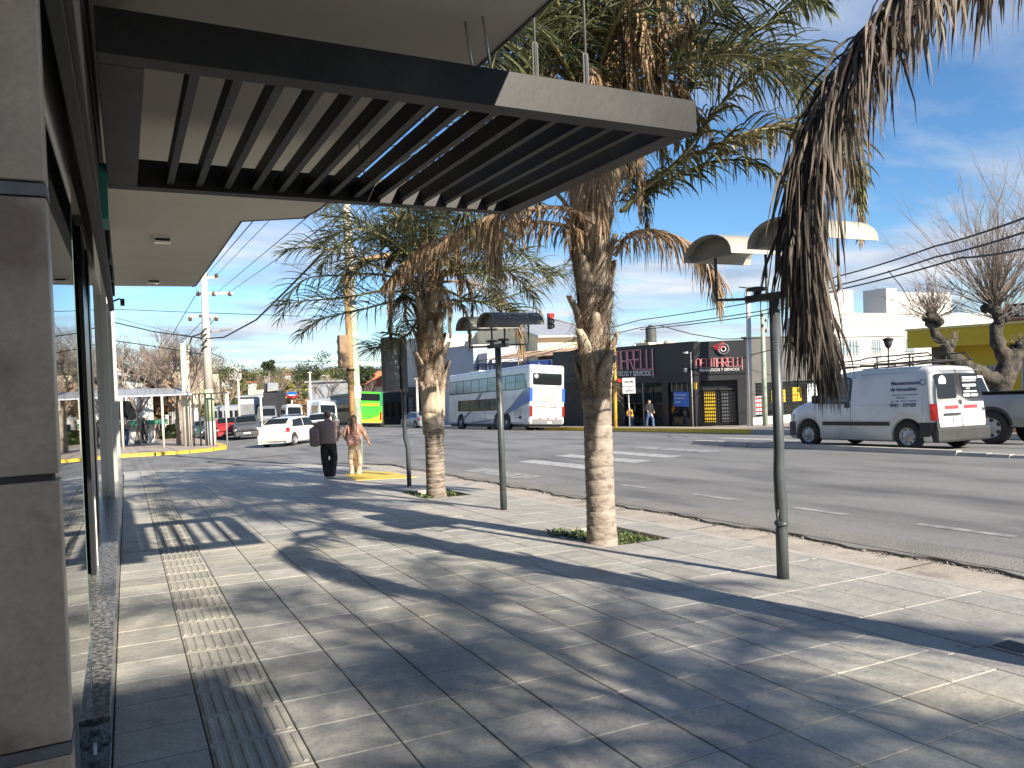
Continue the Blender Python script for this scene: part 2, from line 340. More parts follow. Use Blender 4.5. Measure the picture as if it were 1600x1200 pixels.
M['bag_pink']=mat('pink_bag',(.50,.27,.215),(.44,.23,.19),sc=14,rough=.7)
M['denim']=mat('denim',(.07,.12,.22),(.05,.09,.17),sc=14,rough=.9)
M['orange_cloth']=mat('orange_cloth',(.80,.36,.03),rough=.8)
M['shoe_white']=mat('white_shoe',(.75,.74,.72),rough=.6)
M['poster_yellow']=mat('yellow_poster',(.80,.52,.02),rough=.6)
M['poster_white']=mat('white_poster',(.70,.76,.80),rough=.6)
M['foliage_hill']=leafmat('hill_foliage',(.075,.095,.04),(.14,.13,.06),.55)
M['foliage_dark']=leafmat('dark_foliage',(.03,.05,.022),(.06,.075,.03),.5)
M['foliage_yellow']=leafmat('yellow_green_foliage',(.20,.21,.05),(.26,.24,.07),.4)
M['foliage_rust']=leafmat('russet_leaf',(.26,.15,.075),(.34,.24,.13),.4)
M['hill']=mat('hill_slope',(.13,.115,.07),(.09,.10,.05),sc=.05,rough=1,coord='World')
M['tank']=mat('tank_plastic',(.05,.055,.055),(.08,.08,.08),sc=3,rough=.6)
M['wire']=mat('cable_black',(.02,.02,.02),rough=.7)
M['porcelain']=mat('insulator',(.09,.05,.035),rough=.25)
M['signal_black']=mat('signal_black',(.02,.02,.022),rough=.5)
M['signal_red']=emis(mat('lit_red_lens',(.6,.02,.02),rough=.3),(1,.03,.02),1.2)
M['sign_white']=mat('sign_white',(.74,.74,.72),rough=.5)
M['umbrella']=mat('white_canvas',(.6,.6,.6),rough=.9)

def text(name,s,size,m,parent,origin,right,up,ext=.004,align='LEFT',sx=1.0,bold=0):
    cu=bpy.data.curves.new(name,'FONT'); cu.body=s; cu.size=size; cu.extrude=ext; cu.align_x=align; cu.offset=bold
    cu.resolution_u=2
    t=bpy.data.objects.new(name,cu); COL.objects.link(t); bpy.context.view_layer.update()
    me=bpy.data.meshes.new_from_object(t.evaluated_get(bpy.context.evaluated_depsgraph_get()))
    bpy.data.objects.remove(t,do_unlink=True)
    r=Vector(right).normalized(); u=Vector(up).normalized(); n=r.cross(u)
    X=Matrix(((r.x*sx,u.x,n.x,origin[0]),(r.y*sx,u.y,n.y,origin[1]),(r.z*sx,u.z,n.z,origin[2]),(0,0,0,1)))
    me.transform(X)
    if parent is not None and True: me.transform(world(parent).inverted())
    me.materials.clear(); me.materials.append(m)
    o=bpy.data.objects.new(name,me); COL.objects.link(o); o.parent=parent
    return o
# ================================================================ the setting: ground, road, pavements
rng=random.Random(7)
def grid_sheet(name,m,xs,ys,zf,kind='structure',parent=None,skirt=0):
    b=MB()
    vs=[(x,y,zf(x,y)) for y in ys for x in xs]; nx=len(xs)
    fs=[(j*nx+i,j*nx+i+1,(j+1)*nx+i+1,(j+1)*nx+i) for j in range(len(ys)-1) for i in range(nx-1)]
    b.add(vs,fs); o=b.build(name,m,parent); 
    if kind: tag(o,kind=kind)
    return o
YS=[-120,-60,-30,-10,0,5,10,15,20,25,30,35,40,50,60,80,100,125,150,180,220,260]
grid_sheet('ground',M['earth'],[-900,-300,-100,-60,-20,0,6,17,25,31,60,120,300,900],YS+[400,1200],lambda x,y:min(RD(x,y),S(x,y))-.45 if abs(x)<61 else RD(max(-60,min(60,x)),y)-.45)
grid_sheet('road',M['asphalt'],[6.86,7.2,8,10,12,14.3,17,20,23,25.6],YS,RD)
# ragged broken edge of the asphalt along the concrete gutter
b=MB(); y=-6.0
while y<21:
    x=6.80+.05*math.sin(y*3.1)+.03*math.sin(y*11); st=.09+rng.random()*.1
    x2=6.80+.05*math.sin((y+st)*3.1)+.03*math.sin((y+st)*11)
    b.quad((x,y,RD(x,y)),(6.87,y,RD(6.86,y)),(6.87,y+st,RD(6.86,y+st)),(x2,y+st,RD(x2,y+st)))
    b.quad((x,y,RD(x,y)-.06),(x,y,RD(x,y)),(x2,y+st,RD(x2,y+st)),(x2,y+st,RD(x2,y+st)-.06))
    y+=st
tag(b.build('road_edge',M['asphalt_edge']),kind='structure')
grid_sheet('road_shoulder',M['asphalt_edge'],[6.87,7.3],YS[3:10],lambda x,y:RD(x,y)+.004)
b=MB()
for i in range(1500):
    y=-2+23*rng.random()**1.3; x=6.80+.05*math.sin(y*3.1)-.03+rng.gauss(0,.025); s=.008+.018*rng.random()
    z=RD(x,y)-.03+s*.5; q=[Vector((rng.uniform(-1,1),rng.uniform(-1,1),rng.uniform(-.6,.8)))*s for _ in range(4)]
    b.add([Vector((x,y,z))+v for v in q],[(0,1,2),(0,2,3),(0,3,1),(1,3,2)])
tag(b.build('asphalt_crumbs',M['rubble']),kind='stuff')
# kerb line of this corner: straight, a quarter turn, then away to the left
def kline(off):
    P=[(6.02+off,y) for y in [-60,-30,-10,-5]+[i*1.0 for i in range(0,22)]]
    P+=[(2+(4.02+off)*math.cos(R(a)),21+(4.02+off)*math.sin(R(a))) for a in range(6,91,6)]
    P+=[(x,25.02+off) for x in (0,-3,-8,-20,-60)]
    return P
def ribbon(name,m,o0,o1,z0,z1,kind='structure',parent=None,ymin=-99):
    A,B=kline(o0),kline(o1); b=MB()
    for i in range(len(A)-1):
        if A[i][1]<ymin: continue
        b.quad((A[i][0],A[i][1],z0(*A[i])),(B[i][0],B[i][1],z1(*B[i])),(B[i+1][0],B[i+1][1],z1(*B[i+1])),(A[i+1][0],A[i+1][1],z0(*A[i+1])))
    o=b.build(name,m,parent)
    if kind: tag(o,kind=kind)
    return o
ribbon('gutter',M['concrete'],-.02,.86,lambda x,y:RD(x,y)-.005,lambda x,y:RD(x,y)-.03)
Ss=lambda x,y:S(x,y)
kb=ribbon('kerb',M['kerb'],-.12,0,Ss,Ss)
ribbon('kerb_face',M['kerb'],0,.003,Ss,lambda x,y:RD(x,y)-.06,kind=None,parent=kb)
# side street, running to the left
A=kline(.86); b=MB()
for i in range(24,len(A)-1):
    p,q=A[i],A[i+1]; Y=[0,.1,.25,.45,.7,1]
    for k in range(5):
        def P(a,t): 
            y=a[1]+(160-a[1])*t**2; return (a[0],y,RD(a[0],y))
        b.quad(P(p,Y[k]),P(p,Y[k+1]),P(q,Y[k+1]),P(q,Y[k]))
tag(b.build('side_street',M['asphalt']),kind='structure')
# joints in the gutter
b=MB()
for y in [1.9,4.7,7.6,10.4,13.3,16.1,18.9]: b.quad((6.03,y,RD(6.03,y)-.001),(6.8,y,RD(6.8,y)-.024),(6.8,y+.02,RD(6.8,y)-.024),(6.03,y+.02,RD(6.03,y)-.001))
tag(b.build('gutter_joint',M['grout']),kind='structure')

# --- near pavement: bed with open tree pits, slabs laid one by one
PITS=[(4.52,5.42,6.98,8.2),(4.6,5.5,12.6,13.95),(4.52,5.42,.9,2.1),(4.52,5.42,-5,-3.8)]
def inpit(x,y): return any(a<x<b_ and c<y<d for a,b_,c,d in PITS)
def inside(x,y):
    if y>25: return False
    if x>2 and y>21: return math.hypot(x-2,y-21)<3.88
    return x<5.91
b=MB()
xs=[-.12,.28,.68,1.08,1.48,1.88,2.28,2.68,3.08,3.48,3.88,4.28,4.52,4.60,5.42,5.5,5.9]; ys=sorted(set([-8,-5,-3.8,0,.9,2.1,6.98,8.2,12.6,13.95]+[i+.0 for i in range(3,26)]))
for i in range(len(xs)-1):
    for j in range(len(ys)-1):
        x,y=(xs[i]+xs[i+1])/2,(ys[j]+ys[j+1])/2
        if inpit(x,y) or (y>21 and math.hypot(max(xs[i+1]-2,0),ys[j+1]-21)>4.0 and x>2): continue
        b.quad(*[(u,v,S(u,v)-.009) for u,v in ((xs[i],ys[j]),(xs[i+1],ys[j]),(xs[i+1],ys[j+1]),(xs[i],ys[j+1]))])
pav=tag(b.build('pavement',M['grout']),kind='structure')
ribbon('corner_apron',M['kerb'],-1.3,-.12,lambda x,y:S(x,y)-.004,lambda x,y:S(x,y)-.003,ymin=20.5)
for a,b_,c,d in PITS:
    q=MB()
    for (x0,y0),(x1,y1) in (((a,c),(b_,c)),((b_,c),(b_,d)),((b_,d),(a,d)),((a,d),(a,c))):
        q.quad((x0,y0,S(x0,y0)-.16),(x1,y1,S(x1,y1)-.16),(x1,y1,S(x1,y1)-.004),(x0,y0,S(x0,y0)-.004))
    tag(q.build('tree_pit_edge',M['kerb']),kind='structure')
    n=9; q=MB(); vs=[];fs=[]
    for j in range(n+1):
        for i in range(n+1):
            x=a+(b_-a)*i/n; y=c+(d-c)*j/n; e=min(i,j,n-i,n-j)/n
            vs.append((x,y,S(x,y)-.12+.16*e*rng.uniform(.5,1)))
    fs=[(j*(n+1)+i,j*(n+1)+i+1,(j+1)*(n+1)+i+1,(j+1)*(n+1)+i) for j in range(n) for i in range(n)]
    q.smooth=True; q.add(vs,fs); tag(q.build('soil',M['soil']),kind='structure')
def slab_geo(b,x0,x1,y0,y1,dz=0,bars=False,g=.0035,world_=False):
    # x0.. are positions relative to the slab centre, or world positions
    Z=(lambda x,y:S(x,y)) if world_ else (lambda x,y:-.0286*x-.0384*y)
    c=.004; X0,X1,Y0,Y1=x0+g,x1-g,y0+g,y1-g
    r0=[(X0,Y0),(X1,Y0),(X1,Y1),(X0,Y1)]; r1=[(X0+c,Y0+c),(X1-c,Y0+c),(X1-c,Y1-c),(X0+c,Y1-c)]
    vs=[(x,y,Z(x,y)-.012+dz) for x,y in r0]+[(x,y,Z(x,y)-.003+dz) for x,y in r0]+[(x,y,Z(x,y)+dz) for x,y in r1]
    fs=[(k,(k+1)%4,4+(k+1)%4,4+k) for k in range(4)]+[(4+k,4+(k+1)%4,8+(k+1)%4,8+k) for k in range(4)]+[(8,9,10,11)]
    b.add(vs,fs)
    if bars:
        nb=7; w_=(x1-x0)/nb
        for k in range(nb):
            a=x0+w_*(k+.24); e=x0+w_*(k+.74); u,v=y0+.03,y1-.03
            q=[(a,u),(e,u),(e,v),(a,v)]; q2=[(a+.006,u+.01),(e-.006,u+.01),(e-.006,v-.01),(a+.006,v-.01)]
            b.add([(x,y,Z(x,y)+dz) for x,y in q]+[(x,y,Z(x,y)+.006+dz) for x,y in q2],[(k2,(k2+1)%4,4+(k2+1)%4,4+k2) for k2 in range(4)]+[(4,5,6,7)])
cells=[]
for i in range(11):
    for j in range(-13,56):
        x0=-.12+.4*i; y0=3.011+.4*j
        if inside(x0+.4,y0+.4) and y0>-2.4: cells.append((x0,x0+.4,y0,y0+.4,'tactile' if i==1 else 'slab'))
ye=[-2.4,-1.6,-.8,0,.9,1.5,2.1,2.9,3.7,4.5,5.3,6.1,6.98,7.6,8.2,9,9.8,10.6,11.4,12,12.6,13.3,13.95,14.8,15.6,16.4,17.2,18,18.8,19.6,20.4,21.2,22]
for j in range(len(ye)-1):
    for x0,x1 in ((4.28,4.56),(4.56,4.99),(4.99,5.46),(5.46,5.9)):
        if x0<5.4 and x0>4.5 and any(c-.01<=ye[j]<d-.05 for a,b_,c,d in PITS): continue
        if inside(x1,ye[j+1]): cells.append((x0,x1,ye[j],ye[j+1],'slab_light'))
def vis(c):
    p=Vector(((c[0]+c[1])/2,(c[2]+c[3])/2,0)); d=p-CAMP; z=d.dot(_f)
    if z<.5: return 0
    px,py=800+FPX*d.dot(_r)/z,600-FPX*d.dot(_u)/z
    if px<60 or px>1700 or py>1330: return 0
    return (c[1]-c[0])*(c[3]-c[2])/d.length**3
cells.sort(key=vis,reverse=True)
near=cells[:300]; rest=cells[300:]
proto={}
for k,c in enumerate(near):
    w_,h=round(c[1]-c[0],3),round(c[3]-c[2],3); key=(w_,h,c[4],k%3 if c[4]=='slab' else 0)
    if key not in proto:
        q=MB(); slab_geo(q,-w_/2,w_/2,-h/2,h/2,0,c[4]=='tactile'); o=q.build('tactile_slab' if c[4]=='tactile' else 'paving_slab',M[c[4]],pav); proto[key]=o
    else:
        o=bpy.data.objects.new(proto[key].name.split('.')[0],proto[key].data); COL.objects.link(o); o.parent=pav
    x,y=(c[0]+c[1])/2,(c[2]+c[3])/2
    o.location=(x,y,S(x,y)+rng.uniform(-.0012,.0012)); o.rotation_euler=(rng.uniform(-.0022,.0022),rng.uniform(-.0022,.0022),rng.uniform(-.003,.003))
for kind in ('slab','slab_light','tactile'):
    q=MB()
    for c in rest:
        if c[4]==kind: slab_geo(q,c[0],c[1],c[2],c[3],rng.uniform(-.002,.002),kind=='tactile',world_=True)
    tag(q.build({'slab':'paving_slab_field','slab_light':'dusty_slab_field','tactile':'tactile_slab_field'}[kind],M[kind],pav),kind='stuff')
# yellow tactile ramp at the corner
q=MB(); pts=[(4.55,17.0),(5.88,16.7),(5.88,18.6),(5.4,19.6),(4.75,18.9)]
q.add([(x,y,S(x,y)+.012) for x,y in pts]+[(x,y,S(x,y)-.01) for x,y in pts],[(0,1,2,3,4)]+[(i,i+5,(i+1)%5+5,(i+1)%5) for i in range(5)])
tag(q.build('corner_ramp',M['yellow_kerb']),kind='structure')

# --- road markings, 4 mm over the asphalt
def mark(name,x0,x1,y0,y1,m,sk=0):
    q=MB(); n=6
    for i in range(n):
        a,c=y0+(y1-y0)*i/n,y0+(y1-y0)*(i+1)/n
        q.quad((x0,a,RD(x0,a)+.004),(x1,a,RD(x1,a)+.004),(x1,c,RD(x1,c)+.004),(x0,c,RD(x0,c)+.004))
    return tag(q.build(name,m),kind='structure')
for x0,x1,y0,y1,k in ((7.4,7.95,14.5,17.6,1),(9.15,9.65,14.3,18.0,0),(10.45,10.95,14.6,18.3,0),(11.5,11.95,14.7,17.7,0),(12.7,13.15,14.6,17.9,1),(15.1,15.6,15.2,18.2,1),(16.4,16.9,15.4,18.6,0),(18.4,18.9,15.9,19,0),(20.4,20.9,16.4,20,1),(22.3,22.8,17.2,20.5,1)):
    mark('crosswalk_bar',x0,x1,y0,y1,M['mark_worn' if k else 'mark'])
for y0,y1 in ((10.9,11.9),(8.7,9.8),(6.8,7.7),(4.75,5.85),(2.4,3.6),(.2,1.3)): mark('edge_dash',8.08,8.2,y0,y1,M['mark_worn'])
mark('lane_line',11.9,12.02,22.5,60,M['mark_worn']); mark('lane_line',20.6,20.72,24,60,M['mark_worn']); mark('lane_line',16.5,16.6,24,60,M['mark_worn'])
mark('stop_line',15,20,24,24.4,M['mark_worn'])
# --- median separator: cast lengths, the near end broken up
med=tag(MB().box(0,.001,0,.001,-.3,-.299).build('median_base',M['kerb']),kind='structure'); med.location=(14.2,10,RD(14.2,10))
y=16.95; k=0
while y>-9:
    l=rng.uniform(1.2,2.6) if y>10.0 or y<6.6 else rng.uniform(.25,.6); g=.02 if l>1 else rng.uniform(.0,.04)
    h=.10 if l>1 else rng.uniform(.05,.085); y2=y-l; q=MB(); dx=rng.uniform(-.02,.02)
    a=[(14.12+dx,y,0),(14.32+dx,y,0),(14.30+dx,y,h),(14.15+dx,y,h)]
    vs=[(X,y,RD(X,y)+Z) for X,_,Z in a]+[(X,y2,RD(X,y2)+Z) for X,_,Z in a]
    q.add(vs,[(0,1,2,3),(7,6,5,4),(0,4,5,1),(1,5,6,2),(2,6,7,3),(3,7,4,0)])
    o=q.build('median_block',M['kerb'],med,w=True); y=y2-g
# --- corner block across the side street, with yellow kerb
cb=[(-60,37.2),(-20,37.1),(-6,37.0),(-1,36.9),(1.0,37.0),(2.4,37.9),(3.5,39.2),(4.3,41),(4.6,44),(4.7,55),(4.7,80),(4.7,160)]
def CB(x,y): return RD(x,y)+.13
b=MB()
for (x0,y0),(x1,y1) in zip(cb[:-1],cb[1:]):
    if x1<=x0+.001:
        pass
    b.quad((x0,y0,CB(x0,y0)),(x1,y1,CB(x1,y1)),(-60,y1,CB(-60,y1)),(-60,y0,CB(-60,y0)))
tag(b.build('corner_pavement',M['walk_far']),kind='structure')
b=MB()
for (x0,y0),(x1,y1) in zip(cb[1:9],cb[2:10]):
    d=Vector((x1-x0,y1-y0,0)).normalized(); n=Vector((d.y,-d.x,0))*.16
    b.quad((x0,y0,CB(x0,y0)+.005),(x0+n.x,y0+n.y,CB(x0,y0)+.0),(x1+n.x,y1+n.y,CB(x1,y1)+.0),(x1,y1,CB(x1,y1)+.005))
    b.quad((x0+n.x,y0+n.y,CB(x0,y0)),(x0+n.x,y0+n.y,CB(x0,y0)-.18),(x1+n.x,y1+n.y,CB(x1,y1)-.18),(x1+n.x,y1+n.y,CB(x1,y1)))
    b.quad((x0,y0,CB(x0,y0)+.006),(x1,y1,CB(x1,y1)+.006),(x1-n.x*2.4,y1-n.y*2.4,CB(x1,y1)+.006),(x0-n.x*2.4,y0-n.y*2.4,CB(x0,y0)+.006))
tag(b.build('yellow_corner_kerb',M['yellow_kerb']),kind='structure')
# --- far pavement and its kerb
grid_sheet('far_pavement',M['walk_far'],[25.95,28,31,36,42,60,90],YS,FW)
for a,c,m,nm in ((-20,26.6,'kerb','far_kerb'),(26.6,46,'yellow_kerb','yellow_far_kerb'),(46,160,'kerb','far_kerb')):
    b=MB(); ys=[a+(c-a)*i/10 for i in range(11)]
    for p,q in zip(ys[:-1],ys[1:]):
        b.quad((25.6,p,FW(25.6,p)+.004),(26.1,p,FW(26.1,p)+.006),(26.1,q,FW(26.1,q)+.006),(25.6,q,FW(25.6,q)+.004))
        b.quad((25.6,p,FW(25.6,p)-.2),(25.6,p,FW(25.6,p)+.004),(25.6,q,FW(25.6,q)+.004),(25.6,q,FW(25.6,q)-.2))
    tag(b.build(nm,M[m]),kind='structure')

# ================================================================ the building on the left
bank=thing('shop_building','stone and glass shopfront along the pavement with a flat white roof slab','building',(-.15,1.0,S(-.15,1.0)))
# pillar of stone tiles, 60 cm courses
q=MB(); q.box(-1.4,-.142,1.862,1.93,-.4,3.4); q.build('pillar_core',M['grout'],bank,w=True)
zj=[-.42,.18,.785,1.356,1.935]; 
rows=[(-.40,.165),(.18,.77),(.80,1.345),(1.36,1.93),(1.965,2.56),(2.575,3.17)]
for z0,z1 in rows:
    for x0,x1 in ((-.745,-.13),(-1.36,-.753)):
        q=MB(); q.box(x0,x1,1.85,1.865,z0,z1); q.build('stone_tile',M['granite_tile'],bank,w=True,bevel=.003)
    q=MB(); q.box(-.1415,-.13,1.867,1.925,z0,z1); q.build('stone_tile',M['granite_tile'],bank,w=True,bevel=.002)
for z0,z1 in ((1.935,1.96),(.772,.796)):
    q=MB(); q.box(-1.37,-.129,1.853,1.93,z0,z1); q.build('joint_strip',M['joint'],bank,w=True)
# plinth and the recessed doorway floor
for y0,y1,z in ((1.94,3.97,-.10),(3.975,8.55,.03),(8.555,12.6,-.08),(12.62,16.6,-.28),(16.62,21.0,-.43)):
    q=MB(); q.box(-.40,-.122,y0,y1,S(0,y1)-.25,z); q.build('granite_plinth',M['granite'],bank,w=True,bevel=.003)
# glazing: frameless panes, a dark door jamb, aluminium posts
for i,(x,y0,y1,z0,z1) in enumerate(((-.19,1.935,3.95,-.095,2.355),(-.29,8.56,12.95,-.075,2.9),(-.29,13.35,16.9,-.27,2.9),(-.29,17.3,20.4,-.42,2.9))):
    q=MB(); q.box(x-.005,x+.005,y0,y1,z0,z1); g=q.build('glass_pane',M['glass'],bank,w=True)
    q=MB(); q.box(x-.006,x+.006,y1-.008,y1+.004,z0,z1); q.build('pane_edge',M['glassgreen'],bank,w=True)
    q=MB(); q.box(x-.012,x+.012,y1-.06,y1-.02,z0-.004,z0+.035); q.build('glass_clip',M['sign_white'],bank,w=True)
q=MB(); q.box(-.30,-.268,7.0,7.35,.031,2.82); q.box(-.30,-.268,8.2,8.54,.031,2.82); q.box(-.299,-.28,7.35,8.2,.05,2.8); q.build('door_frame',M['black'],bank,w=True)
q=MB(); q.box(-.30,-.262,6.96,8.56,2.821,2.9); q.build('door_head',M['alu'],bank,w=True)
q=MB(); q.box(-.36,-.33,3.98,6.98,.031,2.9); q.build('glass_pane',M['glass'],bank,w=True)
q=MB(); q.box(-.285,-.262,7.36,7.40,.031,1.05); q.build('glass_clip',M['sign_white'],bank,w=True)
for y0,y1,x1 in ((12.97,13.32,-.20),(16.92,17.28,-.19),(20.42,21.0,-.155)):
    q=MB(); q.box(-.33,x1,y0,y0+.12,S(0,y1)-.1,3.37); q.box(-.33,x1-.012,y0+.125,y1,S(0,y1)-.1,3.37); q.build('aluminium_post',M['alu'],bank,w=True,bevel=.004)
q=MB(); q.box(-.2,-.182,1.935,3.95,2.36,3.378); q.build('transom_panel',M['plaster'],bank,w=True)
# room behind
q=MB(); q.quad((-5,2.5,-.05),(-.41,2.5,-.05),(-.41,20.9,-.5),(-5,20.9,-.5)); q.build('shop_floor',M['interior_floor'],bank,w=True)
q=MB(); q.box(-5.2,-5,2.4,21,-1,3.3); q.box(-5,-.36,20.8,21,-1,3.3); q.box(-5,-.2,2.3,2.49,-1,3.3); q.box(-5,-.36,2.49,20.8,3.1,3.3); q.build('shop_wall',M['interior'],bank,w=True)
# lintel band: plaster above the glass, then the black sign box
q=MB(); q.box(-.36,-.26,3.97,21,2.905,3.379); q.build('lintel',M['plaster'],bank,w=True)
q=MB(); q.box(-.128,-.09,1.2,10.1,2.41,3.36); q.build('fascia_box',M['black_matt'],bank,w=True,bevel=.004)
q=MB(); q.box(-.089,-.075,1.2,10.1,2.42,2.47); q.box(-.089,-.075,1.2,10.1,3.2,3.26); q.build('fascia_rail',M['steel_dark'],bank,w=True)
for k in range(9):
    y=6.6+k*.42; q=MB(); q.box(-.089,-.06,y,y+.16,2.50+.05*(k%3),2.8+.06*(k%2)); q.build('fascia_bracket',M['steel_dark'],bank,w=True)
q=MB(); q.box(-.089,-.05,5.5,5.9,2.6,2.95); q.build('teal_plate',mat('teal_plate',(.02,.22,.17),rough=.5),bank,w=True)
q=MB(); q.tube([(-.08,9.8,2.50),(-.02,9.82,2.53),(.01,9.85,2.52)],[.01,.01,.01],8); q.box(-.01,.035,9.8,9.95,2.46,2.53); q.build('wall_spotlight',M['black_matt'],bank,w=True)
# wall above the shop and the roof slab
out_=[(-.4,2.3),(1.97,2.3),(1.97,8.35),(1.9,8.92),(1.27,9.3),(1.27,15.7),(1.22,15.85),(-.4,15.95)]
q=MB(); q.prism([(x,y,3.385) for x,y in out_],(0,0,.32)); q.build('roof_slab',[M['plaster']],bank,w=True)
# thin drip edge hung from the slab rim
q=MB(); P=out_[1:-1]
for (x0,y0),(x1,y1) in zip(P[:-1],P[1:]):
    d=Vector((x1-x0,y1-y0,0)).normalized(); n=Vector((d.y,-d.x,0)); a=Vector((x0,y0,3.375)); c=Vector((x1,y1,3.375))
    q.prism([a,a+n*.012,c+n*.012,c],(0,0,.34))
q.build('slab_edge',M['plaster_edge'],bank,w=True)
q=MB(); q.box(-.5,-.17,2.3,21,3.72,7.5); q.box(-6,-.18,1.9,21,7.5,7.6); q.box(-6,-.5,20.7,21,3.38,7.5); q.build('upper_wall',M['white'],bank,w=True)
q=MB(); q.box(-6,-.15,2.0,2.29,3.38,7.5);q.build('party_wall',M['white'],bank,w=True)
# soffit lamps
def soffit_lamp(x,y,label):
    t=thing('soffit_lamp',label,'ceiling lamp',(x,y,3.384),0,'box lamps under the roof slab')
    q=MB(); q.prism([(-.12,-.10,0),(.12,-.10,0),(.12,.10,0),(-.12,.10,0)],(0,0,-.012)); q.build('mounting_plate',M['plaster'],t)
    q=MB(); q.box(-.10,.10,-.085,.085,-.075,-.012); q.build('lamp_body',M['sign_white'],t,bevel=.006)
    q=MB(); q.box(-.085,.085,-.0875,-.0855,-.062,-.03); q.build('lamp_glass',M['black'],t)
    q=MB(); q.box(-.09,.09,-.07,.07,-.079,-.0755); q.build('diffuser',M['clear_lens'],t)
soffit_lamp(.49,10.55,'box lamp under the roof slab, the one nearer to the steel pergola')
soffit_lamp(.52,14.8,'box lamp under the roof slab, the smaller one near its far edge')
# pergola
per=thing('pergola','charcoal steel pergola with parallel slats cantilevered over the pavement','pergola',(0,4.8,2.9))
ZB,ZT=2.9,3.09
q=MB(); q.box(-.05,3.07,3.55,3.67,ZB,ZT); q.build('near_beam',M['steel_dark'],per,w=True,bevel=.003)
q=MB(); q.box(-.05,3.07,5.86,5.98,ZB,ZT); q.build('far_beam',M['steel_dark'],per,w=True,bevel=.003)
q=MB(); q.box(2.93,3.07,3.672,5.858,ZB,ZT); q.build('end_beam',M['steel_dark'],per,w=True,bevel=.003)
q=MB(); q.box(-.05,.13,3.672,5.858,ZB,ZT); q.build('wall_beam',M['steel_dark'],per,w=True,bevel=.003)
for k in range(14):
    x=.315+k*.187; q=MB(); q.box(x,x+.045,3.672,5.858,2.925,3.028)
    if k in (1,3,5): 
        pass
    o=q.build('slat',M['steel_dark'],per,w=True,bevel=.002)
    if k in (1,3,6,9):
        for y in (4.1,4.6,5.1,5.6): MB().cyl((x+.022,y,2.921),(x+.022,y,2.925),.008,8).build('screw',M['screw'],o,w=True)
for x,y in ((1.78,3.63),(1.72,3.72),(2.08,3.7),(2.42,3.72),(1.75,5.9)):
    q=MB(); q.cyl((x,y,ZT-.02),(x-.05 if x<2 else x,y,3.43 if x<1.9 else 7.3),.007,8)
    if x>1.9: q.tube([(x-.014,y,3.15),(x-.014,y,3.33)],.004,5); q.tube([(x+.014,y,3.15),(x+.014,y,3.33)],.004,5); q.tube([(x-.014,y,3.15),(x+.014,y,3.15)],.005,5); q.tube([(x-.014,y,3.33),(x+.014,y,3.33)],.005,5)
    q.build('hanger_rod',M['steel_bright'],per,w=True)
if 1:
    q=MB(); q.box(-.5,2.6,3.6,3.75,7.3,7.55); q.build('hanger_beam',M['white'],bank,w=True)

# unseen blocks added behind the camera to shade the pillar and the nearest slabs
sb_=thing('shade_blocks','unseen slab and walls added behind the camera to shade the pillar and paving','building',(-.15,-6,S(-.15,-6)))
MB().box(-.4,2.35,-14,-2.2,3.39,3.7).build('roof_slab',M['plaster'],sb_,w=True)  # added slab, sized for the shade it throws on the nearest paving
MB().box(-6,1.15,-2.62,-2.25,3.701,5.3).build('shade_wall',M['white'],sb_,w=True)  # unseen wall shaped to keep the sun off the pillar
MB().box(-6,-.3,-14,-2.63,-.1,5.6).build('wall',M['white'],sb_,w=True)
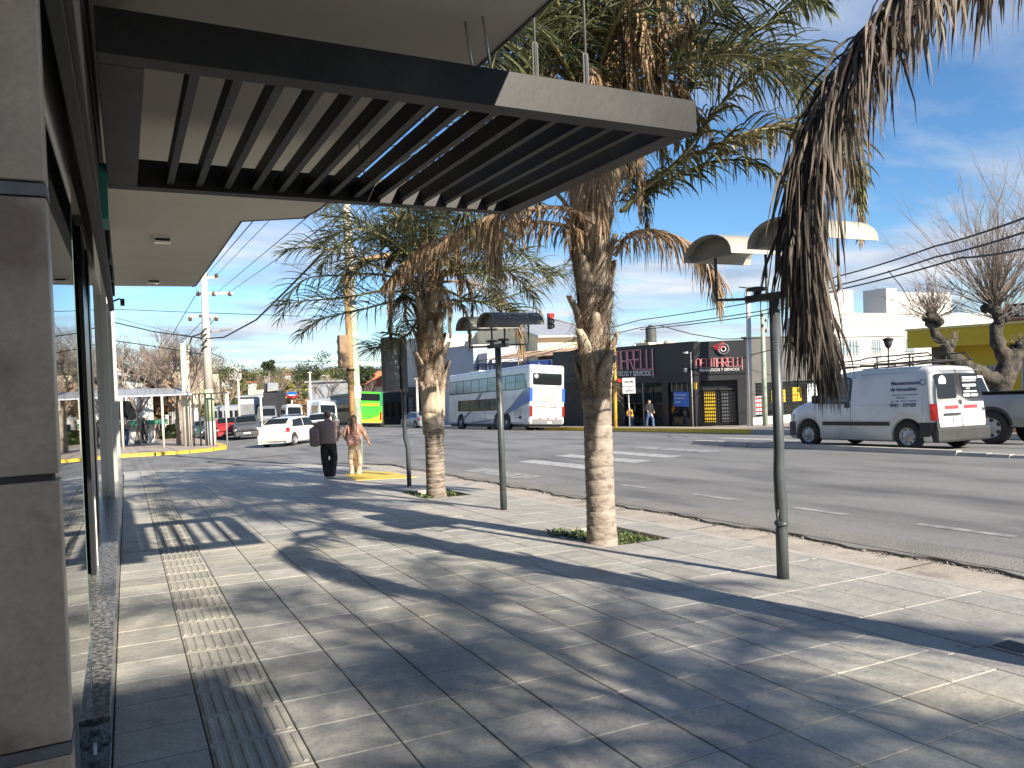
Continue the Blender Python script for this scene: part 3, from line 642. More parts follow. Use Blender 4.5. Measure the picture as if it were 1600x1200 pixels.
# ================================================================ palms
def sample(P,n):
    P=[Vector(p) for p in P]; Q=[P[0]*2-P[1]]+P+[P[-1]*2-P[-2]]; out=[]
    for k in range(n+1):
        u=k/n*(len(P)-1); i=min(int(u),len(P)-2); t=u-i; a,b_,c,d=Q[i:i+4]
        out.append(.5*((2*b_)+(c-a)*t+(2*a-5*b_+4*c-d)*t*t+(3*b_-a-3*c+d)*t**3))
    return out
def arc_pts(p0,az,el,L,droop,n=14):
    pts=[Vector(p0)]; 
    for i in range(n):
        s=(i+.5)/n; e=el-droop*s**1.4
        pts.append(pts[-1]+Vector((math.cos(az)*math.cos(e),math.sin(az)*math.cos(e),math.sin(e)))*(L/n))
    return pts
def frond(parent,pts,style='green',seed=0,leaf=.55,n=80,start=.16,wid=.0125,hang=None,name='frond',spread=1.0):
    rg=random.Random(seed); P=sample(pts,48)
    L=sum((P[i+1]-P[i]).length for i in range(48))
    b=MB(); rs=[.024*(1-i/49)**.8+.003 for i in range(49)]
    b.tube(P,rs,5)
    b.mi=1
    g={'green':.62,'olive':.8,'dry':1.15,'brown':1.9}[style] if hang is None else hang
    up0=Vector((0,0,1))
    for side in (-1,1):
        for k in range(n):
            s=start+(1-start)*(k+rg.random()*.8)/n; u=s*48; i=min(int(u),47); p=P[i].lerp(P[i+1],u-i); t=(P[i+1]-P[i]).normalized()
            sd=t.cross(up0)
            if sd.length<.15: sd=t.orthogonal()
            sd.normalize(); nr=sd.cross(t).normalized()
            q=(s-start)/(1-start); l=leaf*(.55+.45*math.sin(min(1,q*1.6)*math.pi/2))*(1-.62*max(0,q-.55)/.45)*rg.uniform(.72,1.12)
            ph=rg.uniform(-.5,1.0)*spread
            d=(t*(.3+.75*q)+sd*side*math.cos(ph)+nr*math.sin(ph)*.9).normalized()
            if style in('dry','brown'): d=(d+Vector((rg.uniform(-.3,.3),rg.uniform(-.3,.3),-.5))).normalized()
            segs=5; c=p.copy(); prev=None; w0=wid*rg.uniform(.75,1.2); gg=g*rg.uniform(.6,1.35)
            wv=d.cross(nr+Vector((rg.uniform(-.5,.5),rg.uniform(-.5,.5),rg.uniform(-.5,.5))))
            if wv.length<.1: wv=d.orthogonal()
            wv.normalize(); vs=[]
            tw=rg.uniform(-.5,.5)
            for j in range(segs+1):
                f=j/segs; ww=w0*(min(1,.45+f*2.2))*(1-f**2.2)+.0006
                wv=(wv-d*wv.dot(d)).normalized(); wv=(Matrix.Rotation(tw,3,d)@wv)
                vs+= [c-wv*ww,c+wv*ww]
                d=(d+Vector((0,0,-gg*(.25+f)*.55))+Vector((rg.uniform(-1,1),rg.uniform(-1,1),rg.uniform(-1,1)))*(.17 if style in('dry','brown') else .05)).normalized()
                c=c+d*(l/segs)
            b.add(vs,[(2*j,2*j+1,2*j+3,2*j+2) for j in range(segs)])
    ms={'green':('rachis_green','leaf_green'),'olive':('rachis_green','leaf_olive'),'dry':('rachis_dry','leaf_dry'),'brown':('rachis_dry','leaf_brown')}[style]
    return b.build(name,[M[ms[0]],M[ms[1]]],parent,w=True)
def ring_trunk(parent,c,z0,z1,r0,r1,seed,m,step=.17,nz=None):
    rg=random.Random(seed); prof=[]; z=z0
    n=26; vs=[]; fs=[]; rows=[]
    k=0
    while z<z1:
        st=step*rg.uniform(.75,1.25)
        for f,dr in ((0,-.009),(.08,.004),(.5,.001),(.92,.005)):
            zz=z+f*st; 
            if zz>z1: break
            t=(zz-z0)/(z1-z0); r=r0+(r1-r0)*t+dr+.035*math.exp(-(zz-z0)*6)
            rows.append((zz,r))
        z+=st
    for zz,r in rows:
        for k in range(n):
            a=2*math.pi*k/n; rr=r*(1+.025*noise.noise(Vector((math.cos(a)*1.5+seed,math.sin(a)*1.5,zz*1.3))))
            tilt=.02*math.sin(a+seed)
            vs.append((c[0]+rr*math.cos(a),c[1]+rr*math.sin(a),zz+tilt*.5))
    m_=len(rows); fs=[(i*n+k,i*n+(k+1)%n,(i+1)*n+(k+1)%n,(i+1)*n+k) for i in range(m_-1) for k in range(n)]
    b=MB(); b.smooth=True; b.add(vs,fs); return b.build('trunk',m,parent,w=True)
def leaf_bases(parent,c,z0,z1,r0,r1,seed,n=20,ln=.75,flare=.3,w0=.17):
    rg=random.Random(seed); out=[]
    for k in range(n):
        a=k*2.4+rg.uniform(-.2,.2); t=k/n; z=z0+(z1-z0)*t; r=r0+(r1-r0)*t; l=ln*rg.uniform(.7,1.25)
        b=MB(); b.smooth=True; nu,nv=6,8; vs=[]
        for j in range(nv+1):
            f=j/nv; hw=(w0*(1-f)**.8+.028)/r; rr=r+.012+flare*f**2.2*rg.uniform(.9,1.1)
            for i in range(nu+1):
                g=(i/nu-.5)*2; aa=a+g*hw*.95; q=rr-(.03+.02*f)*abs(g)**2+.004
                vs.append((c[0]+q*math.cos(aa),c[1]+q*math.sin(aa),z+l*f-.10*abs(g)*(1-f)))
        b.add(vs,[(j*(nu+1)+i,j*(nu+1)+i+1,(j+1)*(nu+1)+i+1,(j+1)*(nu+1)+i) for j in range(nv) for i in range(nu)])
        o=b.build('leaf_base',M['sheath'],parent,w=True); s=o.modifiers.new('thickness','SOLIDIFY'); s.thickness=.014; s.offset=-1
        out.append(o)
    return out
def fibres(parent,c,z0,z1,r,seed,n=900,ln=.28,flare=.5):
    rg=random.Random(seed); b=MB()
    for k in range(n):
        a=rg.uniform(0,6.283); z=rg.uniform(z0,z1); rr=r*rg.uniform(.9,1.2); p=Vector((c[0]+rr*math.cos(a),c[1]+rr*math.sin(a),z))
        rad=Vector((math.cos(a),math.sin(a),0)); tan=Vector((-math.sin(a),math.cos(a),0))
        d=(rad*rg.uniform(.05,flare)+tan*rg.uniform(-.6,.6)+Vector((0,0,rg.uniform(-.9,.8)))).normalized(); l=ln*rg.uniform(.3,1.1)
        w_=tan*.0045; vs=[]
        for j in range(4):
            f=j/3; vs+=[p-w_*(1.2-f),p+w_*(1.2-f)]; p=p+d*l/3; d=(d+Vector((0,0,-.35))).normalized()
        b.add(vs,[(2*j,2*j+1,2*j+3,2*j+2) for j in range(3)])
    return tag(b.build('fibre',M['fibre'],parent,w=True),kind='stuff')
def crown(parent,c,zc,seed,n=22,L=3.0,el=(1.35,-.1),styles=None,azs=None,leaf=.55,droop=1.6):
    rg=random.Random(seed)
    for k in range(n):
        az=k*2.39996+rg.uniform(-.25,.25); t=k/(n-1); e=el[0]+(el[1]-el[0])*t
        if azs and azs(az%(2*math.pi),e): continue
        st='green' if t<.72 else ('olive' if t<.9 else 'dry')
        p0=Vector((c[0]+.13*math.cos(az),c[1]+.13*math.sin(az),zc-.55*t))
        frond(parent,arc_pts(p0,az,e,L*rg.uniform(.85,1.12),droop*rg.uniform(.8,1.15)),st,seed*100+k,leaf=leaf*1.3,n=84,wid=.011,hang={'green':.5,'olive':.75,'dry':1.3}[st],spread=1.2)
def weeds(x0,x1,y0,y1,seed,n,label,h=.12,avoid=None):
    rg=random.Random(seed); b=MB()
    for k in range(n):
        x,y=rg.uniform(x0,x1),rg.uniform(y0,y1)
        if avoid and math.hypot(x-avoid[0],y-avoid[1])<.2: continue
        z=S(x,y)-.08; hh=h*rg.uniform(.4,1.3)
        b.mi=0 if rg.random()<.55 else 1
        for q in range(5):
            a=rg.uniform(0,6.28); d=Vector((math.cos(a)*.5,math.sin(a)*.5,1)).normalized(); w_=Vector((-math.sin(a),math.cos(a),0))*(.004 if b.mi else .014)
            p=Vector((x,y,z)); m_=p+d*hh*.6; e=m_+Vector((math.cos(a),math.sin(a),.1))*hh*.45
            b.add([p-w_*.4,p+w_*.4,m_+w_,e,m_-w_],[(0,1,2,4),(4,2,3)])
    return tag(b.build('weeds',[M['weed'],M['grass']]),label,None,None,'stuff')

def pz(px,py,d): return ad(px,py,d)
# palm 1: the large one in the middle of the picture
c1=(4.70,7.24); g1=S(*c1)-.1
P1=thing('palm_tree','large palm in the middle with a ringed trunk, pale leaf bases and a shaggy crown','palm tree',(c1[0],c1[1],g1))
ring_trunk(P1,c1,g1,1.45,.160,.155,3,M['trunk'],.165)
fibres(P1,c1,1.2,3.9,.20,5,2600,.22,.5)
q=MB(); q.lathe([(.165,1.4),(.17,2.0),(.19,2.6),(.22,3.2),(.2,3.9),(.14,4.6),(.06,5.2)],18,Matrix.Translation((c1[0],c1[1],0))); q.build('upper_trunk',M['fibre'],P1,w=True)
leaf_bases(P1,c1,1.05,3.25,.15,.2,11,28,.66,.12,.16)
leaf_bases(P1,c1,2.9,3.9,.19,.2,12,12,.9,.34,.11)
D=8.35
frond(P1,[pz(925,372,D),pz(880,352,D-.1),pz(800,346,D-.3),pz(720,362,D-.5),pz(650,392,D-.6),pz(600,445,D-.7)],'dry',21,leaf=.50,n=150,start=.05,hang=1.6,wid=.011)
frond(P1,[pz(935,352,D-.2),pz(880,325,D-.4),pz(800,330,D-.6),pz(730,352,D-.7),pz(672,392,D-.8)],'dry',27,leaf=.36,n=90,start=.1,hang=1.5,wid=.010)
frond(P1,[pz(960,400,D),pz(985,366,D),pz(1030,362,D+.1),pz(1085,385,D+.1),pz(1118,430,D+.2),pz(1124,478,D+.2)],'dry',22,leaf=.55,n=150,start=.1,hang=1.5,wid=.010)
frond(P1,[pz(975,330,D),pz(1015,285,D),pz(1090,240,D+.1),pz(1180,205,D+.2),pz(1270,205,D+.4),pz(1330,250,D+.5),pz(1345,320,D+.5)],'olive',23,leaf=.62,n=140,wid=.0165,start=.16,hang=1.0)
frond(P1,[pz(1080,245,D+.4),pz(1150,215,D+.5),pz(1230,195,D+.6),pz(1300,230,D+.7),pz(1338,300,D+.8),pz(1345,370,D+.8)],'dry',24,leaf=.52,n=120,start=.1,hang=1.3)
frond(P1,[pz(975,300,D),pz(1020,210,D),pz(1080,130,D+.1),pz(1150,70,D+.2),pz(1230,20,D+.3),pz(1310,-5,D+.4)],'green',25,leaf=.66,n=80,wid=.0165,start=.14,hang=.75)
frond(P1,[pz(980,250,D-.1),pz(1040,120,D-.4),pz(1120,20,D-.7),pz(1220,-30,D-1),pz(1290,10,D-1.2)],'green',26,leaf=.6,n=72,wid=.0165)
frond(P1,[pz(985,310,D),pz(1060,250,D-.3),pz(1120,170,D-.4),pz(1190,110,D-.5),pz(1265,90,D-.6)],'green',28,leaf=.66,n=80,wid=.0165,start=.12,hang=.9)
frond(P1,[pz(970,330,D),pz(1010,300,D+.3),pz(1080,265,D+.5),pz(1160,250,D+.7),pz(1230,285,D+.8)],'green',29,leaf=.5,n=72,wid=.0165,start=.1,hang=1.0)
for k,(x0,y0,x1,y1,dd,st) in enumerate(((930,120,870,60,-.3,'olive'),(930,160,850,130,-.4,'dry'),(960,60,905,10,-.5,'green'),(960,90,1060,40,-.3,'dry'),(940,70,850,20,.3,'green'),(975,150,1050,130,-.3,'dry'),(1000,60,1080,-10,.2,'green'),(900,40,800,60,.5,'green'),(950,40,980,-60,-.6,'dry'),(920,100,820,90,.2,'olive'))):
    a=pz(950,270,D); m_=pz(x0,y0,D+dd*.5); e=pz(x1,y1,D+dd); t=e+(e-m_)*.7+Vector((0,0,-.55))
    frond(P1,[a,m_,e,t],st,200+k,leaf=.55,n=85,start=.1,hang={'green':.7,'olive':1.1,'dry':1.7}[st])
for k,(x,y,dd) in enumerate(((1010,10,-.5),(1035,40,-.2),(985,30,-.7),(1050,-10,.1),(960,0,-.6),(1000,-40,-.4))):
    frond(P1,[pz(960,250,D),pz((x+960)/2,(y-60),D+dd*.6),pz(x,y-70,D+dd),pz(x+22,y+20,D+dd*1.1),pz(x+26,y+120,D+dd*1.1),pz(x+20,y+190,D+dd*1.05)],'dry',250+k,leaf=.34,n=100,start=.3,hang=1.6,wid=.013)
for k in range(16):   # dead fronds lying down against the head of the trunk
    a=k*2.4; z=3.6+.11*k; r=.24+.03*(k%4); p=Vector((c1[0]+.16*math.cos(a),c1[1]+.16*math.sin(a),z)); ra=Vector((math.cos(a),math.sin(a),0))
    frond(P1,[p,p+ra*(r+.12)+Vector((0,0,.25)),p+ra*(r+.36)-Vector((0,0,.1)),p+ra*(r+.36)-Vector((0,0,.65+.05*(k%5)))],'dry' if k%3 else 'brown',300+k,leaf=.34,n=60,start=.15,hang=2,wid=.010)
crown(P1,c1,4.8,31,30,3.0,(1.4,.0),leaf=.72,droop=1.8,azs=lambda a,e:e<.45 and (a<1.2 or a>5.2))
# palm 2, further along the kerb
c2=(4.98,13.12); g2=S(*c2)-.1
P2=thing('palm_tree','smaller palm behind, between the lamp post and the grey sign panel','palm tree',(c2[0],c2[1],g2))
ring_trunk(P2,c2,g2,.75,.165,.165,8,M['trunk_dark'],.11)
q=MB(); q.lathe([(.17,.7),(.22,1.2),(.24,1.8),(.24,2.6),(.2,3.3),(.12,4.2)],18,Matrix.Translation((c2[0],c2[1],0))); q.build('upper_trunk',M['fibre'],P2,w=True)
leaf_bases(P2,c2,.45,1.0,.185,.22,15,9,.95,.06,.24)
leaf_bases(P2,c2,1.1,3.0,.215,.2,16,22,.7,.16,.14)
fibres(P2,c2,1.3,3.5,.25,17,2600,.26,.7)
crown(P2,c2,3.7,33,24,2.7,(1.45,.05),leaf=.52,droop=1.9,azs=lambda a,e:e<.5 and 1.8<a<4.9)
D2=13.9
for k,(pp,st) in enumerate((([(670,460),(600,455),(540,465),(480,470),(432,478)],'green'),([(672,450),(610,425),(545,400),(490,385),(440,395)],'green'),([(670,470),(620,470),(560,485),(500,500),(470,525)],'green'),
    ([(672,440),(600,380),(550,345),(510,338)],'green'),([(690,450),(740,470),(790,465),(850,440),(900,400)],'olive'),([(690,430),(760,425),(820,420),(885,430)],'green'),([(660,480),(640,520),(600,540),(575,545)],'green'),
    ([(675,440),(640,390),(625,360),(618,340)],'green'),([(690,440),(720,380),(760,350),(830,350)],'green'),([(695,480),(730,470),(780,480),(820,500)],'green'),([(670,430),(650,400),(590,385),(540,420),(530,470)],'green'),([(672,440),(640,400),(590,360),(530,330)],'green'),([(672,450),(600,430),(540,430),(470,440),(436,500)],'green'))):
    rr=random.Random(k+50); d0=rr.uniform(-.9,.7)
    frond(P2,[pz(x,y,D2+d0*i/4) for i,(x,y) in enumerate(pp)],st,400+k,leaf=.80,n=66,start=.14,hang=.5 if st=='green' else .9,wid=.0095,spread=1.25)
for k in range(11):
    a=k*2.4; z=2.7+.1*k; p=Vector((c2[0]+.16*math.cos(a),c2[1]+.16*math.sin(a),z)); ra=Vector((math.cos(a),math.sin(a),0))
    frond(P2,[p,p+ra*.35+Vector((0,0,.2)),p+ra*.6-Vector((0,0,.1)),p+ra*.62-Vector((0,0,.7))],'brown' if k%2 else 'dry',500+k,leaf=.34,n=55,start=.15,hang=2)
# palm 3: trunk just outside the picture on the right; its dead frond hangs in front of the near lamp
c3=(4.95,1.42); g3=S(*c3)-.1
P3=thing('palm_tree','palm beside the near lamp with a long dead frond hanging down in front','palm tree',(c3[0],c3[1],g3))
ring_trunk(P3,c3,g3,1.6,.2,.175,9,M['trunk']); q=MB(); q.lathe([(.17,1.5),(.2,2.4),(.22,3.4),(.14,4.6)],16,Matrix.Translation((c3[0],c3[1],0))); q.build('upper_trunk',M['fibre'],P3,w=True)
leaf_bases(P3,c3,1.3,3.6,.16,.2,19,20,.65,.14,.14)
crown(P3,c3,4.7,35,22,2.9,(1.4,.0),leaf=.6,droop=1.5,azs=lambda a,e:(e<1.0 and 1.6<a<3.4) or (e<1.25 and 3.3<a<4.9) or (e<1.0 and (a<.6 or a>5.6)) or e<.4)
frond(P3,[Vector((4.8,1.5,4.3)),pz(1760,-330,3.5),pz(1560,-120,3.55),pz(1420,-25,3.6),pz(1335,75,3.65),pz(1285,175,3.7),pz(1258,290,3.72),pz(1254,400,3.75),pz(1270,490,3.78),pz(1290,560,3.8)],'brown',41,leaf=.74,n=330,start=.28,hang=1.9,wid=.0085,name='hanging_frond')
frond(P3,[Vector((4.8,1.5,4.25)),pz(1740,-330,3.55),pz(1540,-90,3.6),pz(1430,10,3.65),pz(1345,110,3.7),pz(1290,210,3.75),pz(1258,320,3.78),pz(1255,430,3.8),pz(1268,500,3.83)],'brown',43,leaf=.66,n=230,start=.30,hang=1.8,wid=.008)
frond(P3,[Vector((4.8,1.5,4.5)),pz(1800,-250,3.6),pz(1640,-160,3.7),pz(1540,-90,3.8),pz(1450,-60,3.9)],'brown',42,leaf=.62,n=80,start=.3,hang=1.6)
# palms of the same row behind the camera: they stand along the kerb and shade the pavement
for k,(x,y,sd) in enumerate(((4.9,-6.1,36),(4.9,-10.7,37),(4.8,-16.4,38))):
    lab=('palm of the kerb row standing just behind the camera','second palm of the kerb row behind the camera','third palm of the kerb row behind the camera')[k]
    P=thing('palm_tree',lab,'palm tree',(x,y,S(x,y)-.1))
    ring_trunk(P,(x,y),S(x,y)-.1,3.9,.2,.17,sd,M['trunk'],.3)
    crown(P,(x,y),4.9+along(y)*.5,sd,(23 if k==0 else 30),(2.7 if k==0 else 2.8),(1.35,-.05),leaf=.62,droop=1.6)
weeds(4.46,4.95,7.3,8.15,1,110,'green weeds and dry grass in the tree pit of the large palm',.17,c1)
weeds(4.88,5.4,7.0,8.1,2,190,'grass tufts right of the large palm trunk',.12,c1)
weeds(4.62,5.45,12.7,13.9,3,130,'low weeds round the foot of the smaller palm',.14,c2)

# ================================================================ street lamps with a pair of curved shades
def barrel(b,cx,cy,cz,L,Wd,H,th=.012,n=12):
    # half barrel, its axis along x, arching over y
    ring=lambda o:[(cy+(Wd/2+o)*math.cos(math.pi*k/n),cz+(H+o)*math.sin(math.pi*k/n)**.9) for k in range(n+1)]
    A,B=ring(0),ring(-th); vs=[]
    for x in (cx-L/2,cx+L/2):
        vs+=[(x,y,z) for y,z in A]+[(x,y,z) for y,z in B]
    m=n+1; fs=[]
    for k in range(n):
        fs+=[(k,k+1,2*m+k+1,2*m+k),(m+k+1,m+k,3*m+k,3*m+k+1),(k+1,k,m+k,m+k+1),(2*m+k,2*m+k+1,3*m+k+1,3*m+k)]
    fs+=[(0,2*m,3*m,m),(n,m+n,3*m+n,2*m+n)]
    b.add(vs,fs)
def twin_lamp(x,y,zbar,label,s=1.0,bent=False,ms=('lamp_top','lamp_shade')):
    z0=S(x,y); t=thing('street_lamp',label,'street lamp',(x,y,z0),0)
    q=MB()
    if bent: q.tube([(x,y,z0-.05),(x,y,z0+.42),(x+.01,y,z0+.48),(x+.006,y,z0+.62),(x-.012,y,z0+.9),(x,y,z0+1.1),(x,y,zbar)],[.052,.052,.047,.056,.047,.046,.046],14)
    else: q.tube([(x,y,z0-.05),(x,y,z0+.9),(x,y,zbar)],[.052,.05,.047],14)
    q.build('post',M['lamp_green'],t,w=True)
    if bent:
        q=MB(); q.tube([(x-.05,y-.02,z0+.60),(x-.075,y-.03,z0+.55),(x-.06,y-.03,z0+.47)],[.008,.01,.006],6); q.build('torn_flap',M['lamp_green'],t,w=True)
        q=MB(); q.lathe([(.053,0),(.062,.02),(.053,.04)],14,Matrix.Translation((x,y,z0+.455))); q.build('collar',M['lamp_green'],t,w=True)
    q=MB(); q.box(x-.03,x+.03,y-.32,y+.32,zbar,zbar+.06); q.build('cross_bar',M['lamp_green'],t,w=True,bevel=.004)
    for sg in (-1,1):
        yc=y+sg*.40*s; zb=zbar+(.40 if bent else .30)
        q=MB(); barrel(q,x+.02,yc,zb,.80*s,.62*s,.20*s)
        q.build('shade',M[ms[0]],t,w=True)
        q=MB()
        A=[(yc+.298*s*math.cos(math.pi*k/12),zb+.188*s*math.sin(math.pi*k/12)**.9) for k in range(13)]
        q.prism([(x-.30*s,yy,zz2) for yy,zz2 in A],(.008,0,0)); q.build('end_plate',M[ms[1]],t,w=True)
        q=MB(); q.box(x-.2*s,x+.3*s,yc-.16*s,yc+.16*s,zb+.08,zb+.13); q.build('lamp_tray',M['lamp_shade'],t,w=True)
        for xx in (x-.28*s,x+.32*s):
            q=MB(); q.tube([(x,y+sg*.25,zbar+.03),(xx*.6+x*.4,y+sg*.36,zbar+.03),(xx,yc-.02*sg,zbar+.03),(xx,yc,zbar+.06),(xx,yc,zbar+.12),(xx,yc,zb+.2)],.013,8); q.build('bracket',M['lamp_green'],t,w=True)
        q=MB(); q.lathe([(.03,0),(.03,.03),(.09,.035),(.09,.06),(.04,.07)],12,Matrix.Translation((x,y+sg*.2,zbar+.06))); q.build('floodlight',M['lamp_green'],t,w=True)
    return t
twin_lamp(4.99,4.86,2.07,'near lamp post with two curved shades, dented near the foot',1.0,True)
twin_lamp(5.03,10.42,1.90,'second lamp post with two curved shades, between the two palms',1.0,False,('lamp_shade_shadowed','lamp_shade_shadowed'))
# third post: carries a grey panel
t=thing('sign_post','grey post with a tall blank panel beside the smaller palm','sign',(5.06,14.9,S(5.06,14.9)))
q=MB(); q.tube([(5.08,14.9,S(5,14.9)-.05),(5.085,14.9,.05),(5.03,14.9,.3),(5.05,14.9,2.31)],[.045,.05,.045,.042],12); q.build('post',M['lamp_green'],t,w=True)
q=MB(); q.box(4.60,4.97,14.84,14.98,1.22,2.32); q.build('panel',M['panel_grey'],t,w=True,bevel=.05)
q=MB(); q.box(4.975,5.11,14.80,15.0,1.20,2.30); q.build('panel_side',M['lamp_green'],t,w=True,bevel=.02)

# ================================================================ trees without leaves
def branch_rec(b,p,d,r,l,depth,rg,bend=.25,split=(2,3),ang=.55,shrink=.72,up=.1,n=4):
    pts=[p]; rs=[r]; q=p; dd=d
    for i in range(3):
        dd=(dd+Vector((rg.uniform(-1,1),rg.uniform(-1,1),rg.uniform(-1,1)))*bend*.5+Vector((0,0,up))).normalized(); q=q+dd*(l/3); pts.append(q); rs.append(r*(1-.3*(i+1)/3))
    b.tube(pts,rs,n if r>.02 else 3,cap=False)
    if depth<=0: return
    k=rg.randint(*split)
    for i in range(k):
        ax=dd.orthogonal().normalized(); ax=Matrix.Rotation(rg.uniform(0,6.28),3,dd)@ax
        nd=(Matrix.Rotation(rg.uniform(.35,1)*ang,3,ax)@dd).normalized(); s=pts[rg.choice((2,3,3))]
        branch_rec(b,s,nd,r*.62,l*shrink*rg.uniform(.8,1.15),depth-1,rg,bend,split,ang,shrink,up,n)
def bare_tree(x,y,z,h,label,seed,group=None,m='bark_light',depth=5,tr=.14,trunk=.3,spread=.75,name='bare_tree'):
    rg=random.Random(seed); t=thing(name,label,'tree',(x,y,z),0,group); p=Vector((x,y,z)); th=h*trunk
    q=MB(); top=p+Vector((rg.uniform(-.2,.2),rg.uniform(-.2,.2),th)); q.tube([p-Vector((0,0,.2)),p.lerp(top,.5)+Vector((rg.uniform(-.08,.08),0,0)),top],[tr*1.2,tr,tr*.85],9); q.build('trunk',M[m],t,w=True)
    b=MB()
    for k in range(5):
        a=k*1.26+rg.uniform(-.3,.3); d=Vector((math.cos(a)*spread,math.sin(a)*spread,1)).normalized()
        branch_rec(b,top-Vector((0,0,.1)),d,tr*.6,h*.24,depth,rg,.3,(2,4),.6,.76,.07)
    b.build('crown',M['twig'],t,w=True); return t
bare_tree(2.6,47.5,CB(2.6,47.5),6.2,'bare tree behind the metal shelter, left of the concrete pole',61,'bare street trees on the far corner',depth=5)
bare_tree(.5,52,CB(.5,52),6.6,'bare twiggy tree behind the left end of the metal shelter',62,'bare street trees on the far corner',depth=5)
bare_tree(3.4,58,CB(3.4,58),7,'bare tree right of the concrete pole, behind the parked cars',63,'bare street trees on the far corner',depth=5)
bare_tree(3.2,68,CB(3.2,68),7.5,'tall bare tree further down the left pavement',64,'bare street trees on the far corner',depth=5)
bare_tree(-2.0,62,CB(-2,62),7,'bare tree beside the gabled house',65,'bare street trees on the far corner',depth=5)
for k,(x,y,h,lab) in enumerate(((27,98,6.5,'bare tree with a pale trunk behind the silver hatchback'),(14,128,8,'bare tree left of the oval sign'),(22,132,9,'russet bare tree beside the oval sign'),(27.5,118,8,'bare tree behind the green coach'),(9,118,7.5,'bare tree behind the grey sign tower'),(5,95,7.5,'bare tree over the queue of cars'))):
    bare_tree(x,y,(RD(x,y)),h,lab,70+k,'bare trees down the street',depth=4,tr=.16)
# pollarded tree on the right: thick knobbly limbs, long whips
bx,by=27.2,15.6; bz=FW(bx,by)
T=thing('pollarded_tree','old pollarded tree with knobbly limbs in front of the yellow building','tree',(bx,by,bz))
def TP(px,py,dd=0): return ad(px,py,26.2+dd)
q=MB(); q.tube([Vector((bx,by,bz-.3)),TP(1566,640),TP(1563,605),TP(1575,575),TP(1588,552)],[.5,.42,.36,.36,.3],12); q.build('trunk',M['bark'],T,w=True)
rgt=random.Random(5)
def limb(pts,rs,nm='limb'):
    P=sample(pts,14); n=len(rs)-1; b=MB()
    rr=[rs[min(int(i/14*n),n-1)]*(1-(i/14*n-min(int(i/14*n),n-1)))+rs[min(int(i/14*n),n-1)+1]*(i/14*n-min(int(i/14*n),n-1)) for i in range(15)]
    rr=[r*(1+.16*math.sin(i*2.3+len(pts))) for i,r in enumerate(rr)]; b.tube(P,rr,10); return b.build(nm,M['bark'],T,w=True)
limb([TP(1572,598),TP(1540,588),TP(1508,570),TP(1484,555),TP(1478,538),TP(1462,524),TP(1458,505)],[.34,.27,.22,.2,.17,.14,.17])
limb([TP(1575,580),TP(1572,560),TP(1560,540),TP(1556,515),TP(1562,498),TP(1553,482)],[.3,.27,.22,.2,.17,.2])
limb([TP(1585,562),TP(1604,548),TP(1632,530),TP(1650,480)],[.3,.27,.22,.2])
limb([TP(1590,565),TP(1592,552,.4),TP(1591,544,.5)],[.22,.19,.18])
def knob(px,py,r,n,l,sp,dd=0,ups=.35,name='whips'):
    c=TP(px,py,dd); q=MB()
    for k in range(7): 
        o=Vector((rgt.uniform(-1,1),rgt.uniform(-1,1),rgt.uniform(-.7,.7)))*r*.6; q.lathe([(.01,-r*.5),(r*.42,-r*.25),(r*.5,0),(r*.4,r*.3),(.02,r*.5)],8,Matrix.Translation(c+o))
    q.build('knob',M['bark'],T,w=True)
    b=MB()
    for k in range(n):
        a=rgt.uniform(0,6.28); e=rgt.uniform(-.2,1.5); d=Vector((math.cos(a)*math.cos(e)*sp,math.sin(a)*math.cos(e)*sp,math.sin(e)+ups)).normalized(); L=l*rgt.uniform(.45,1.1)
        p=c+d*r*.4; branch_rec(b,p,d,.019*rgt.uniform(.6,1.2),L*.36,2 if rgt.random()<.4 else 3,rgt,.26,(1,3),.42,.8,.03,3)
    b.build(name,M['twig'],T,w=True)
knob(1458,500,.34,70,1.8,1.0); knob(1553,480,.36,110,4.8,.8,ups=.45); knob(1650,455,.36,60,4.6,.8,ups=.5); knob(1591,540,.26,8,.6,.8,.5,.3); knob(1484,540,.2,12,.7,1); knob(1562,500,.26,50,4.0,1.0,ups=.35)

b=MB(); rl=random.Random(77)
for k in range(260):
    x=rl.uniform(.0,5.8) if k%3 else rl.uniform(4.3,6.7); y=1.5+20*rl.random()**1.6; z=(S(x,y) if x<6.0 else RD(x,y)-.02)+.006; a=rl.uniform(0,3.14); l=rl.uniform(.01,.07) if k%4==0 else rl.uniform(.004,.014); w_=.004
    c_,s_=math.cos(a),math.sin(a); b.mi=k%2
    b.add([(x-c_*l,y-s_*l,z),(x+s_*w_,y-c_*w_,z+.004),(x+c_*l,y+s_*l,z+.002),(x-s_*w_,y+c_*w_,z+.005)],[(0,1,2,3)])
tag(b.build('fallen_leaf_bits',[M['leaf_dry'],M['leaf_brown']]),'dry leaf bits and crumbs scattered over the paving',None,None,'stuff')
cv=thing('valve_cover','small dark iron cover set into the paving near the right edge','cover',(4.68,2.77,S(4.68,2.77)))
q=MB(); q.prism([(x,y,S(x,y)+.002) for x,y in ((4.61,2.66),(4.83,2.66),(4.83,2.88),(4.61,2.88))],(0,0,.006)); q.build('frame',M['kerb'],cv,w=True)
q=MB(); q.prism([(x,y,S(x,y)+.009) for x,y in ((4.63,2.68),(4.81,2.68),(4.81,2.86),(4.63,2.86))],(0,0,.003)); q.build('lid',M['black_matt'],cv,w=True)
